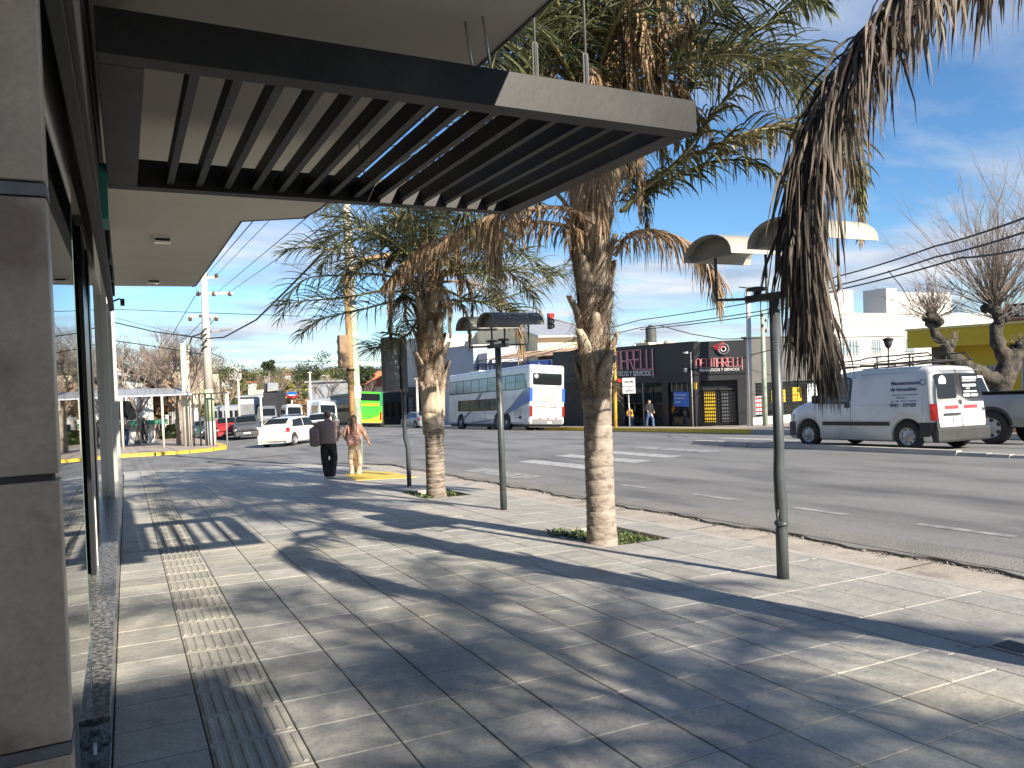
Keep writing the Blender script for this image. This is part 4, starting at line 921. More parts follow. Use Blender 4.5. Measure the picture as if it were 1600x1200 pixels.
# ================================================================ poles, signals, cables
def pole(name,label,cat,x,y,z0,z1,r0,r1,m,parts=None,group=None,n=12):
    t=thing(name,label,cat,(x,y,z0),0,group); q=MB(); q.tube([(x,y,z0-.2),(x,y,z1)],[r0,r1],n); q.build('shaft',M[m],t,w=True); return t
def insul(b,p,s=1): b.lathe([(.02*s,-.09*s),(.07*s,-.07*s),(.05*s,-.02*s),(.08*s,.0),(.05*s,.05*s),(.03*s,.09*s)],8,Matrix.Translation(Vector(p)))
def bar(b,a,c,h=.08,t=.05):
    a,c=Vector(a),Vector(c); d=(c-a).normalized(); n=Vector((0,0,1)).cross(d).normalized()*t/2
    b.prism([a-n-Vector((0,0,h/2)),a+n-Vector((0,0,h/2)),a+n+Vector((0,0,h/2)),a-n+Vector((0,0,h/2))],c-a)
xp,yp=4.0,44.2; zp=CB(xp,yp)
t=thing('utility_pole','tall pale concrete pole with three crossarms beside the metal shelter','utility pole',(xp,yp,zp))
q=MB(); q.tube([(xp,yp,zp-.1),(xp,yp,zp+1.3)],[.29,.27],14); q.build('white_base',M['white'],t,w=True)
q=MB(); q.tube([(xp,yp,zp+1.3),(xp,yp,zp+3.0)],[.27,.245],14); q.build('green_band',mat('green_band',(.30,.42,.22),(.42,.48,.33),sc=6,rough=.8,coord='World'),t,w=True)
ztop=7.9; q=MB(); q.tube([(xp,yp,zp+3.0),(xp,yp,ztop)],[.245,.15],14); q.build('shaft',M['pole_concrete'],t,w=True)
def pzz(px,py): return ad(px,py,41.5)
for (a,c),ins in ((((307,433),(340,434)),[(322,431),(338,431)]),(((306,459),(364,458)),[(309,459),(334,459),(359,459)]),(((295,494),(340,494)),[(297,498),(338,498),(326,499)])):
    q=MB(); bar(q,pzz(*a),pzz(*c),.14,.1); o=q.build('crossarm',M['pole_concrete'],t,w=True)
    for i_ in ins:
        q=MB(); insul(q,pzz(*i_),1.5); q.build('insulator',M['porcelain'],o,w=True)
for k in range(4):
    q=MB(); z=3.5+.32*k; q.tube([(xp,yp-.2,z),(xp-.22+.1*(k%2),yp-.3,z-.1),(xp-.3,yp-.3,z-.3)],.05,6); q.build('cable_clamp',M['wire'],t,w=True)
# curved arm lamp post behind it
t=thing('street_lamp','thin street lamp with a curved arm left of the tall concrete pole','street lamp',(3.1,45.5,CB(3.1,45.5)))
q=MB(); q.tube([(3.1,45.5,CB(3.1,45.5)-.1),(3.1,45.5,2.6),ad(295,540,42.6),ad(300,526,42.6),ad(322,519,42.4),ad(352,516,42.2)],[.10,.09,.055,.05,.045,.04],8); q.build('post',mat('rusty_pole',(.33,.22,.15),(.42,.38,.32),sc=3,rough=.8),t,w=True)
q=MB(); bar(q,ad(345,516,42.2),ad(364,514,42),.09,.16); q.build('lantern',M['alu'],t,w=True)
t=pole('utility_pole','short thick wooden pole rising through the shelter roof','utility pole',2.85,44.6,CB(2.9,44.6),3.7,.19,.15,'pole_concrete')
# poles by the crossing
xw,yw=5.16,19.4; zw=S(xw,yw)
t=thing('traffic_light','ochre traffic light pole with a long bent arm where the two women wait','traffic light',(xw,yw,zw))
q=MB(); q.tube([(xw,yw,zw-.1),(xw,yw,2.6),(xw-.02,yw,4.2),ad(552,425,19.6),ad(566,407,19.6),ad(600,400,19.8),ad(680,388,20.5),ad(780,372,21.5)],[.085,.08,.072,.07,.068,.065,.06,.05],12); q.build('pole',M['pole_wood'],t,w=True)
q=MB(); c=Vector((xw-.17,yw-.02,2.2)); q.box(c.x-.12,c.x+.11,c.y-.12,c.y+.12,c.z-.42,c.z+.42); q.build('signal_box',M['signal_box'],t,w=True,bevel=.02)
for k in range(3):
    q=MB(); q.lathe([(.095,0),(.10,.14),(.09,.14),(.085,.02)],14,Matrix.Translation((c.x,c.y+.12,c.z-.27+.27*k))@Matrix.Rotation(R(-90),4,'X'),cap=False); q.build('visor',M['signal_black'],t,w=True)
q=MB(); q.lathe([(.09,0),(.11,.01),(.11,.05),(.09,.06)],12,Matrix.Translation((xw,yw,c.z-.5))); q.build('clamp',M['wire'],t,w=True)
xc,yc=5.75,21.2; zc=S(xc,yc)
t=thing('utility_pole','tall concrete pole with green moss and step bands behind the ochre signal pole','utility pole',(xc,yc,zc))
q=MB(); q.tube([(xc,yc,zc-.1),(xc,yc,3.7)],[.155,.13],14); q.build('shaft',M['pole_moss'],t,w=True)
q=MB(); q.tube([(xc,yc,3.7),(xc-.08,yc,8.9)],[.13,.10],14); q.build('upper_shaft',M['pole_concrete'],t,w=True)
for k in range(9):
    z=4.0+.42*k; q=MB(); q.lathe([(.13,0),(.14,.005),(.14,.035),(.13,.04)],12,Matrix.Translation((xc-.04,yc,z))); q.build('band',M['wire'],t,w=True)
q=MB(); q.lathe([(.158,0),(.16,.01),(.158,.33),(.155,.34)],14,Matrix.Translation((xc,yc,.95))); q.build('paper_notice',M['sign_white'],t,w=True)
# far traffic light
xf,yf=26.6,38.6; zf=FW(xf,yf)
t=thing('traffic_light','yellow traffic light post across the road, its arm holding a red signal','traffic light',(xf,yf,zf))
q=MB(); q.tube([ad(962,672,47),ad(961,600,47),ad(960,540,47)],[.11,.10,.09],10); q.build('post',M['yellow_pole'],t,w=True)
q=MB(); q.tube([ad(960,545,47),ad(953,527,47),ad(925,514,47),ad(866,499,47)],[.07,.06,.05,.045],8); q.build('arm',M['kerb'],t,w=True)
def head(t,p,lit=True,s=1):
    q=MB(); q.box(p.x-.13*s,p.x+.13*s,p.y-.11*s,p.y+.11*s,p.z-.48*s,p.z+.48*s); h=q.build('signal_head',M['signal_black'],t,w=True,bevel=.02)
    for k in range(3):
        z=p.z-.31*s+.31*s*k; q=MB(); q.lathe([(.01,0),(.13*s,.0),(.13*s,.02),(.01,.02)],14,Matrix.Translation((p.x-.02,p.y-.12*s,z))@Matrix.Rotation(R(90),4,'X'))
        q.build('lens',M['signal_red'] if (k==2 and lit) else M['signal_black'],h,w=True)
        q=MB(); q.lathe([(.15*s,0),(.16*s,.2*s),(.15*s,.2*s),(.14*s,0)],12,Matrix.Translation((p.x,p.y-.13*s,z))@Matrix.Rotation(R(90),4,'X'),cap=False); q.build('visor',M['red'] if k==2 else M['signal_black'],h,w=True)
head(t,ad(859,502,47))
head(t,ad(966,600,46.7),True,.7)
# poles on the far corner
for (px,top,bot,d,r,m,lab) in ((1172,452,672,44.3,.17,'white','white lamp pole with a flat square top on the far corner'),(1196,484,672,43.6,.15,'pole_moss','mossy concrete pole just right of the white lamp pole')):
    a=ad(px,bot,d); c=ad(px-(3 if px<1180 else 5),top,d); t=thing('utility_pole',lab,'utility pole',tuple(a)); q=MB(); q.tube([a-Vector((0,0,.2)),c],[r,r*.72],12); q.build('shaft',M[m],t,w=True)
    if px<1180:
        q=MB(); q.prism([c+Vector((-.42,-.3,0)),c+Vector((.42,-.3,0)),c+Vector((.42,.3,.12)),c+Vector((-.42,.3,.12))],(0,0,.06)); q.build('flat_lamp',M['panel_grey'],t,w=True)
        q=MB(); q.tube([c+Vector((-.2,0,0)),c+Vector((-.35,0,-.5)),c+Vector((-.1,0,-.9))],.015,5); q.tube([c+Vector((.3,0,0)),c+Vector((.33,0,-.5)),c+Vector((.1,0,-.45))],.015,5); q.build('lamp_bracket',M['wire'],t,w=True)
    else:
        for k in range(4):
            q=MB(); insul(q,c+Vector((-.12+.24*(k%2),-.1,-.3-.3*k)),1.1); q.build('insulator',M['porcelain'],t,w=True)
for (px,top,bot,d,lab) in ((374,592,648,95,'slender white pole over the queue of cars'),(409,618,660,90,'thin white pole in front of the grey sign tower'),(357,612,660,85,'thin white pole behind the dark cars, left one'),(486,581,648,105,'slender white pole behind the white minibus'),(653,590,660,82,'thin pole behind the silver hatchback')):
    a=ad(px,bot,d); c=ad(px-2,top,d); t=thing('utility_pole',lab,'utility pole',tuple(a)); q=MB(); q.tube([a-Vector((0,0,1.2)),c],[.17,.12],8); q.build('shaft',M['pole_concrete'],t,w=True)
    q=MB(); bar(q,c+Vector((-.3,0,-.1)),c+Vector((.3,0,-.1)),.1,.1); q.build('cap',M['pole_concrete'],t,w=True)
def cable(P,r,label,sag=0,group=None,clips=0):
    pts=[]
    P=[Vector(p) for p in P]
    for a,c in zip(P[:-1],P[1:]):
        for i in range(10): 
            t_=i/10; pts.append(a.lerp(c,t_)-Vector((0,0,sag*4*t_*(1-t_))))
    pts.append(P[-1]); q=MB(); q.tube(pts,r,5); o=q.build('power_cable',M['wire']); tag(o,label,'cable',group)
cable([ad(150,497,40),ad(240,518,42),ad(320,529,41.5),ad(350,527,36),ad(400,500,30),ad(446,455,26),ad(505,395,22)],.035,'thick sagging cable tied to the tall concrete pole')
cable([ad(150,528,40),ad(240,541,42),ad(318,554,41.5)],.03,'lower cable reaching the tall concrete pole from the left')
cable([ad(150,482,45),ad(300,488,45),ad(470,494,45)],.02,'thin straight cable crossing behind the tall concrete pole')
cable([ad(150,489,46),ad(260,517,46),ad(320,530,41)],.012,'hair-thin cable slanting down to the tall concrete pole')
for k,(a,c) in enumerate((((338,430),(560,200)),((338,458),(545,285)),((323,430),(400,340)),((355,459),(540,330)))):
    cable([ad(*a,41.5),ad(*c,12)],.010,('thin overhead line from the right tip of the pole\'s top crossarm','thin overhead line from the middle of the pole\'s second crossarm','thin overhead line from the left tip of the top crossarm, hugging the slab edge','thin overhead line from the right tip of the pole\'s second crossarm')[k],0,'thin lines from the crossarms of the concrete pole')
for k,(a,c) in enumerate((((305,462),(200,700)),((322,496),(240,640)),((336,497),(270,640)))):
    cable([ad(a[0],a[1],41.5),ad(c[0],c[1]-60,95)],.02,('faint line from the left end of the second crossarm down the street','faint line from the middle of the lowest crossarm down the street','faint line from the right end of the lowest crossarm down the street')[k],0,'faint lines running down the street')
cable([ad(335,610,90),ad(350,560,60),ad(325,550,42)],.03,'service cable hanging left of the concrete pole')
cable([ad(430,566,95),ad(700,560,95)],.03,'faint cable over the hill trees')
RW=[([(1000,500,55),(1190,470,43),(1308,432,33),(1460,385,25),(1620,333,18)],'topmost of the three cables right of the hanging frond'),([(1000,512,55),(1190,486,43),(1308,446,33),(1460,402,25),(1620,356,18)],'middle cable with small clips right of the hanging frond'),([(1000,515,55),(1190,492,43),(1308,453,33),(1500,403,23),(1620,384,18)],'lowest thick cable right of the hanging frond')]
for P,l in RW: cable([ad(*p) for p in P],.03,l,.05)
cable([ad(1000,500,55),ad(925,520,58),ad(850,548,64),ad(740,565,75)],.03,'cable dipping from the far lamp pole behind the large palm')
cable([ad(1000,512,55),ad(925,530,58),ad(850,553,64),ad(740,575,75)],.03,'second cable dipping behind the large palm')
cable([ad(1029,508,46.5),ad(1080,522,46),ad(1130,530,45),ad(1195,528,43.6)],.028,'cable looping over the roof of the black shop')
cable([ad(1270,530,40),ad(1180,553,44),ad(1150,563,45)],.025,'cable along the front of the grey wall')
cable([ad(1388,423,30),ad(1410,450,32),ad(1432,492,36),ad(1455,500,40)],.02,'cable drooping to the pollarded tree')
for k,(a,c) in enumerate((((1290,495),(1450,510)),((1300,535),(1440,550)),((1310,572),(1440,582)))):
    cable([ad(*a,42),ad(*c,44)],.015,('thin cable over the top of the white building','thin cable across the white building windows','thin cable low on the white building')[k],.1)
cable([ad(1310,430,33),ad(1315,500,38),ad(1330,585,44)],.015,'service drop in front of the white building')
# classic lantern post on the far pavement
a=ad(1389,600,44); t=thing('street_lamp','old style black lantern post in front of the white building','street lamp',tuple(a))
q=MB(); q.tube([ad(1391,660,44),ad(1390,600,44),ad(1388,560,44),ad(1388,545,44)],[.09,.06,.045,.04],8); q.build('post',M['wire'],t,w=True)
q=MB(); p=ad(1388,545,44); q.lathe([(.05,0),(.16,.12),(.27,.5),(.25,.5),(.14,.14)],8,Matrix.Translation(p),cap=False); q.lathe([(.34,.5),(.30,.58),(.05,.66)],10,Matrix.Translation(p)); q.build('lantern',M['wire'],t,w=True)
# white notice board near the far kerb
t=thing('sign_board','white notice board on a thin post in front of the black tyre shop','sign',tuple(ad(984,668,47)))
q=MB(); q.tube([ad(984,670,47),ad(982,612,47)],[.04,.035],8); q.build('post',M['alu'],t,w=True)
o=ad(973,615,47); q=MB(); r_=Vector((.72,-.69,0)); up=Vector((0,0,1)); a=o; q.prism([a,a+r_*.78,a+r_*.78+up*.95,a+up*.95],r_.cross(up)*-.04); q.build('board',M['sign_white'],t,w=True)
nn=r_.cross(up)*.012
for k,(s,z,sz) in enumerate((('marelli',.66,.2),('ESTACIONAMIENTO',.42,.085),('DE',.28,.1),('CLIENTES',.12,.12))):
    text('lettering',s,sz,M['ltr_black'],t,o+r_*.39+up*z+nn,r_,up,.003,'CENTER')
def sig(label,px,py,d,h,w_,m,zb): pass

# ================================================================ vehicles
def smooth01(t): t=max(0,min(1,t)); return t*t*(3-2*t)
class Car:
    def __init__(s,L,W,top,belt,wheels,wr=.31,zb=.2,tum=.16,rear=0,front=0,round_=.35,rround=.12):
        s.L,s.W,s.top,s.belt,s.wheels,s.wr,s.zb,s.tum,s.rear,s.front,s.round,s.rround=L,W,top,belt,wheels,wr,zb,tum,rear,front,round_,rround
    def T(s,x): return lerp(x,*s.top)
    def B(s,x): return min(lerp(x,*s.belt),s.T(x)-.04)
    def hw(s,x):
        h=s.W/2; L=s.L/2
        if x>L-s.round*1.6: h-=.28*((x-(L-s.round*1.6))/(s.round*1.6))**2.2*s.round/.35
        if x<-L+s.rround*1.6: h-=.09*((-L+s.rround*1.6-x)/(s.rround*1.6))**2
        return h
    def warp(s,p):
        x,y,z=p; L=s.L/2
        if s.rear and x<0: x+=s.rear*max(0,z-.75)*smooth01((-x-L*.55)/(L*.45))
        if s.front and x>0: x-=s.front*max(0,z-.5)*smooth01((x-L*.6)/(L*.4))
        return Vector((x,y,z))
    def arch(s,x):
        z=s.zb
        for wx in s.wheels:
            r=s.wr+.065; d=abs(x-wx)
            if d<r: z=max(z,s.wr+math.sqrt(r*r-d*d))
        return z
    def side(s,x,k):     # k: 0 belt .. 1 roof edge
        h=s.hw(x)-.03; b=s.B(x); t=s.T(x)-.05
        z=b+(t-b)*k; y=h-s.tum*(z-b)-.05*k**6
        return s.warp((x,y,z))
    def low(s,x,z):      # body side below the belt at height z
        h=s.hw(x); b=s.B(x); y=h-.03*abs((z-.62)/.45)**2.2 if z<b else h-.03
        return s.warp((x,min(h,y),z))
    def build(s,t,paint):
        b=MB(); b.smooth=True; n=72; rows=[]; L=s.L/2
        xs=sorted(set([round(-L+s.L*i/n,4) for i in range(n+1)]+[round(wx+d,4) for wx in s.wheels for d in [(s.wr+.065)*math.cos(math.pi*k/14) for k in range(15)] if abs(wx+d)<L]))
        for x in xs:
            h=s.hw(x); a=s.arch(x); bl=max(s.B(x),a+.08); T=max(s.T(x),bl+.03)
            half=[(0,a if a>s.zb+.001 else s.zb),(h-.16,a),(h-.03,a),(h-.005,a+.03)]
            for f in (.35,.7): z=a+.03+(bl-.02-a-.03)*f; half.append((min(h,h-.03*abs((z-.62)/.45)**2.2),z))
            half.append((h-.03,bl))
            te=T-.05 if T-bl>.1 else bl+(T-bl)*.5
            for k in (.33,.66,.92):
                z=bl+(te-bl)*k; half.append((h-.03-s.tum*(z-bl)-.05*k**6,z))
            yr=h-.03-s.tum*(te-bl)-.05
            half+=[(yr-.02,te+.015),(yr-.09,te+.038),(yr*.55,T-.004),(0,T+.012)]
            rows.append([s.warp((x,y,z)) for y,z in half])
        m=len(rows[0]); vs=[]
        for r_ in rows: vs+=r_+[Vector((v.x,-v.y,v.z)) for v in r_[1:-1][::-1]]
        k=2*m-2
        fs=[(i*k+j,i*k+(j+1)%k,(i+1)*k+(j+1)%k,(i+1)*k+j) for i in range(len(rows)-1) for j in range(k)]
        fs+=[list(range(k)),[(len(rows)-1)*k+j for j in range(k)][::-1]]
        b.add(vs,[f[::-1] for f in fs])
        o=b.build('body',paint,t)
        return o
    def patch(s,name,m,t,fn,nu=8,nv=3,off=.006,both=True,smooth=True,inset=None):
        # fn(u,v)->(point); built as a thin skin set slightly proud of the body
        sides=(1,-1) if both else (1,)
        for sg in sides:
            b=MB(); b.smooth=smooth; P=[[Vector(fn(i/nu,j/nv)) for i in range(nu+1)] for j in range(nv+1)]
            vs=[]
            for j in range(nv+1):
                for i in range(nu+1):
                    a=P[j][min(i+1,nu)]-P[j][max(i-1,0)]; c=P[min(j+1,nv)][i]-P[max(j-1,0)][i]; nrm=a.cross(c)
                    if nrm.length>1e-9: nrm.normalize()
                    if nrm.dot(P[j][i]-Vector((0,0,.7)))<0: nrm=-nrm
                    p=P[j][i]+nrm*off; vs.append(Vector((p.x,p.y*sg,p.z)))
            b.add(vs,[(j*(nu+1)+i,j*(nu+1)+i+1,(j+1)*(nu+1)+i+1,(j+1)*(nu+1)+i) for j in range(nv) for i in range(nu)])
            b.build(name,m,t)
def wheel(t,x,y,r,wd,sg,rimm,style='spoke'):
    b=MB(); X=Matrix.Translation((x,y,r))@Matrix.Rotation(R(-90*sg),4,'X')
    b.lathe([(r*.6,-wd*.9),(r*.93,-wd),(r,-wd*.8),(r,-.02),(r*.95,.0),(r*.66,.005),(r*.62,-.01)],26,X,cap=False); b.lathe([(r*.62,-wd*.9),(.01,-wd*.9)],20,X,cap=False)
    o=b.build('wheel',M['rubber'],t)
    b=MB(); b.lathe([(r*.62,.004),(r*.60,-.012),(r*.5,-.03),(r*.42,-.028),(r*.30,-.012),(r*.18,-.01),(r*.14,.004),(.01,.006)],22,X,cap=False); b.build('rim',rimm,o)
    b=MB()
    nsp=8 if style=='spoke' else 6
    for k in range(nsp):
        a=2*math.pi*(k+.5)/nsp; c=X@Vector((math.cos(a)*r*.46,math.sin(a)*r*.46,-.024 if style=='spoke' else -.02)); d1=Vector((math.cos(a),0,0)); 
        rr=r*(.055 if style=='spoke' else .12)
        b.lathe([(.001,.003),(rr,.003),(rr,.0)],8,X@Matrix.Translation((math.cos(a)*r*.46,math.sin(a)*r*.46,-.026 if style=='spoke' else -.022)),cap=False)
    b.build('rim_hole',M['black'],o)
def underbody(t,c):
    b=MB(); b.box(-c.L/2+.25,c.L/2-.25,-c.W/2+.22,c.W/2-.22,c.zb-.02,c.zb+.35)
    for wx in c.wheels: b.box(wx-c.wr-.05,wx+c.wr+.05,-c.W/2+.1,c.W/2-.1,c.zb+.05,c.wr*2+.06)
    b.build('underbody',M['black_matt'],t)
def place(t,x,y,rz,zf=RD,tilt=True):
    t.location=(x,y,zf(x,y)); a=Vector((math.cos(rz),math.sin(rz))); 
    s1=(zf(x+a.x,y+a.y)-zf(x-a.x,y-a.y))/2; s2=(zf(x-a.y,y+a.x)-zf(x+a.y,y-a.x))/2
    t.rotation_mode='XYZ'; Mx=Matrix.Rotation(rz,3,'Z')@Matrix.Rotation(-math.atan(s1),3,'Y')@Matrix.Rotation(math.atan(s2),3,'X'); t.rotation_euler=Mx.to_euler()
def generic_car(name,label,cat,pm,kind='hatch',L=4.0,W=1.72,H=1.47,glass='carglass',group=None):
    t=thing(name,label,cat,(0,0,0),0,group); h=L/2; pm=M[pm]
    if kind=='hatch': top=([-h,-h+.03,-h+.25,-h+.75,-.3,.35,1.0,h-.3,h-.05,h],[.55,.95,1.12,H-.07,H,H-.02,.98,.82,.66,.5]); belt=([-h,-h+.4,0,1.0,h],[.9,.93,.90,.86,.5]); rear=.28
    elif kind=='sedan': top=([-h,-h+.03,-h+.5,-h+1.15,-.2,.4,1.15,h-.3,h-.05,h],[.55,.92,1.0,H-.06,H,H-.03,.96,.8,.64,.5]); belt=([-h,0,1.1,h],[.9,.9,.86,.5]); rear=.1
    elif kind=='suv': top=([-h,-h+.03,-h+.12,-h+.55,-.2,.45,1.05,h-.2,h-.04,h],[.7,1.1,1.3,H-.05,H,H-.03,1.1,1.0,.8,.6]); belt=([-h,0,1.0,h],[1.02,1.0,.98,.7]); rear=.2
    c=Car(L,W,top,belt,(h-.78,-h+.74),wr=.30 if kind!='suv' else .34,zb=.19 if kind!='suv' else .24,tum=.22,rear=rear)
    c.build(t,pm); underbody(t,c)
    xa,xb=(-h+.55,h-1.1) if kind!='sedan' else (-h+1.0,h-1.1)
    def win(x0,x1,s0,s1):
        return lambda u,v:c.side(x0+(x1-x0)*u+(s0*(1-u)+s1*u)*v,.08+.82*v)
    mid=(xa+xb)/2-.05
    c.patch('window',M[glass],t,win(mid+.03,xb+.05,0,-.48)); c.patch('window',M[glass],t,win(xa,mid-.03,.22,0))
    # windscreen and rear window follow the top line
    def topf(x,y):
        return c.warp((x,y*(c.hw(x)-.13-c.tum*(c.T(x)-c.B(x))),c.T(x)+.012-.016*abs(y)**3))
    ws0,ws1=(.42,.95) if kind!='sedan' else (.47,1.08)
    c.patch('windscreen',M[glass],t,lambda u,v:topf(ws0+(ws1-ws0)*u,-.96+1.92*v),8,8,.008,both=False)
    r0,r1=(-h+.27,-h+.72) if kind!='sedan' else (-h+.55,-h+1.08)
    if kind=='suv': r0,r1=-h+.13,-h+.5
    c.patch('rear_window',M[glass],t,lambda u,v:topf(r0+(r1-r0)*u,-.9+1.8*v),8,8,.008,both=False)
    c.patch('headlight',M['clear_lens'],t,lambda u,v:c.low(h-.42+.38*u,.60+.13*v+.04*u),4,2,.008)
    c.patch('tail_light',M['red_lens'],t,lambda u,v:c.low(-h+.0+.26*u,.72+.22*v),4,2,.008)
    c.patch('front_grille',M['black_matt'],t,lambda u,v:Vector((h+.004,-.5+u,.30+.22*v)),2,1,.004,both=False)
    c.patch('sill',M['plastic'],t,lambda u,v:c.low(-h+1.15+(L-2.35)*u,.2+.07*v),4,1,.004)
    c.patch('door_seam',M['black'],t,lambda u,v:c.low(mid-.01+.012*u,.3+.55*v),1,4,.003)
    c.patch('door_handle',M['plastic'],t,lambda u,v:c.low(mid+.07+.16*u,.80+.03*v),1,1,.02)
    b=MB(); b.box(-h-.035,-h+.14,-W/2+.05,W/2-.05,.27,.64); b.build('rear_bumper',pm,t,bevel=.06)
    b=MB(); b.box(h-.16,h+.035,-W/2+.12,W/2-.12,.24,.56); b.build('front_bumper',pm,t,bevel=.06)
    b=MB(); b.box(h+.034,h+.042,-.55,.55,.27,.36); b.build('air_intake',M['black_matt'],t)
    b=MB(); b.box(-h-.042,-h-.034,-.26,.26,.46,.57); b.build('number_plate',M['sign_white'],t)
    b=MB(); b.box(h+.036,h+.046,-.22,.22,.40,.50); b.build('number_plate',M['sign_white'],t)
    for sg in(1,-1):
        b=MB(); p=c.side(xb-.28,.1); b.box(p.x-.02,p.x+.1,(p.y+.02)*sg-.0 if sg>0 else -(p.y+.19),(p.y+.19) if sg>0 else -(p.y+.02),p.z-.0,p.z+.13); b.build('wing_mirror',M['plastic'],t,bevel=.03)
    for wx in c.wheels:
        for sg in (1,-1): wheel(t,wx,sg*(W/2-.01),c.wr,.19,sg,M['rim'],'alloy')
    return t
# --- the white delivery van (hero)
VL,VW,VH=4.12,1.74,1.80; h=VL/2
van=thing('delivery_van','white delivery van with a roof rack and small advertising print, behind the road divider','van')
vc=Car(VL,VW,([-h,-h+.02,-h+.15,-h+.5,-.3,.35,.62,1.12,h-.30,h-.06,h],[1.60,1.715,1.77,1.80,1.80,1.75,1.64,1.16,.97,.80,.60]),([-h,-.3,.4,1.1,h-.25,h],[1.12,1.10,1.06,1.0,.82,.55]),(h-.80,-h+.66),wr=.31,zb=.2,tum=.17,rear=.115,round_=.34,rround=.07)
vc.build(van,M['paint_white']); underbody(van,vc)
def vs_(x,z):
    return vc.side(x,(z-vc.B(x))/(vc.T(x)-.05-vc.B(x))) if z>vc.B(x) else vc.low(x,z)
# side window of the cab: slanted front, rounded
def cabwin(u,v):
    x0,x1=.02,.98; bot=1.045; topz=lambda x:min(1.615,1.615-max(0,x-.28)*.93)
    x=x0+(x1-x0)*u; tz=topz(x)-.02; rz=.05*(1-min(1,u/.08))**2
    return vs_(x,bot+rz+(max(tz,bot+.01)-bot-rz*2)*v)
vc.patch('window_seal',M['black'],van,lambda u,v:cabwin(-.02+1.04*u,-.05+1.10*v),14,6,.003)
vc.patch('cab_window',M['carglass_teal'],van,lambda u,v:cabwin(.03+.92*u,.04+.92*v),14,6,.009)
vc.patch('windscreen',M['carglass'],van,lambda u,v:vc.warp((.66+.44*u,(-.96+1.92*v)*(vc.hw(.9)-.17-.1*(1-u)),vc.T(.66+.44*u)+.014)),6,8,.004,both=False)
vc.patch('rubbing_strip',M['black_matt'],van,lambda u,v:vc.low(-h+1.06+(VL-2.32)*u,.53+.085*v),10,2,.014)
vc.patch('door_seam',M['black'],van,lambda u,v:vs_(.0+.008*u,.3+1.35*v),1,12,.003)
vc.patch('door_seam',M['black'],van,lambda u,v:vs_(1.02+.008*u,.5+.5*v),1,8,.003)
vc.patch('door_seam',M['black'],van,lambda u,v:vs_(.0+1.0*u,.292+.008*v),10,1,.003)
vc.patch('panel_crease',M['paint_silver'],van,lambda u,v:vs_(-1.45+1.3*u,1.655+.006*v),8,1,.002)
vc.patch('panel_crease',M['paint_silver'],van,lambda u,v:vs_(-1.5+1.3*u,.98+.006*v),8,1,.002)
vc.patch('door_handle',M['black_matt'],van,lambda u,v:vs_(.03+.13*u,.93+.11*v),3,3,.02)
vc.patch('wheel_arch_trim',M['plastic'],van,lambda u,v:vc.low(-h+1.06-.0+ -.05*0+ (0)*u,.5+.01*v) if False else vc.low(-h+.02+.34*u,.27+.33*v),5,4,.010)
vc.patch('front_bumper',M['plastic'],van,lambda u,v:vc.low(h-.42+.42*u,.22+.40*v),8,4,.012)
b=MB(); b.box(h-.06,h+.03,-.62,.62,.23,.60); b.build('bumper_face',M['plastic'],van,bevel=.04)
vc.patch('headlight',M['clear_lens'],van,lambda u,v:vc.low(h-.34+.28*u,.64+.16*v),5,3,.01)
vc.patch('tail_light',M['red_lens'],van,lambda u,v:vc.low(-h+.0+.10*u,.64+.34*v),2,5,.012)
b=MB(); b.box(-h-.055,-h+.14,-VW/2+.012,VW/2-.012,.185,.50); b.build('rear_bumper',M['plastic'],van,bevel=.05)
def vr(y,z,o=.0): p=vc.warp((-h,y,z)); return Vector((p.x-o,y,z))
def rear_patch(name,m,poly,o=.006,parent=van):
    b=MB(); P=[vr(y,z,o) for y,z in poly]; n=len(P); b.add(P+[p+Vector((.012,0,0)) for p in P],[list(range(n))]+[(i,i+n,(i+1)%n+n,(i+1)%n) for i in range(n)]); return b.build(name,m,parent)
def rrect(y0,y1,z0,z1,r=.06,n=4):
    P=[]
    for cx_,cz_,a0 in ((y1-r,z1-r,0),(y0+r,z1-r,90),(y0+r,z0+r,180),(y1-r,z0+r,270)):
        for k in range(n+1): a=R(a0+90*k/n); P.append((cx_+r*math.cos(a),cz_+r*math.sin(a)))
    return P
rear_patch('rear_glass',M['carglass'],rrect(.10,.70,1.08,1.60)); rear_patch('rear_glass',M['carglass'],rrect(-.68,-.10,1.08,1.60))
rear_patch('door_seam',M['black'],[(.012,.5),(-.0,.5),(-.0,1.7),(.012,1.7)],.004)
rear_patch('rear_roof_line',M['paint_silver'],[(.74,1.665),(-.74,1.665),(-.74,1.673),(.74,1.673)],.004)
rear_patch('lower_panel',M['paint_white'],rrect(.02,.75,.50,1.0,.03),.007)
rear_patch('lower_panel',M['paint_white'],rrect(-.75,-.01,.50,1.0,.03),.007)
rear_patch('red_stripe',M['red'],[(.10,.865),(.54,.865),(.54,.94),(.10,.94)],.010)
rear_patch('red_stripe',M['red'],[(-.52,.865),(-.08,.865),(-.08,.94),(-.52,.94)],.010)
rear_patch('handle',M['black_matt'],rrect(.08,.60,.735,.785,.02),.03)
pl=rear_patch('number_plate',M['sign_white'],[(.16,.58),(.50,.58),(.50,.69),(.16,.69)],.012)
rear_patch('plate_print',M['ltr_black'],[(.31,.59),(.35,.59),(.35,.68),(.31,.68)],.014)
b=MB(); b.lathe([(.001,.012),(.055,.012),(.055,0)],14,Matrix.Translation(vr(.02,1.0))@Matrix.Rotation(R(-90),4,'Y'),cap=False); b.build('badge',M['plastic'],van)
b=MB(); b.lathe([(.001,.012),(.12,.012),(.12,.008)],22,Matrix.Translation(vr(.50,1.44))@Matrix.Rotation(R(-90),4,'Y'),cap=False); st_=b.build('round_sticker',M['sign_white'],van)
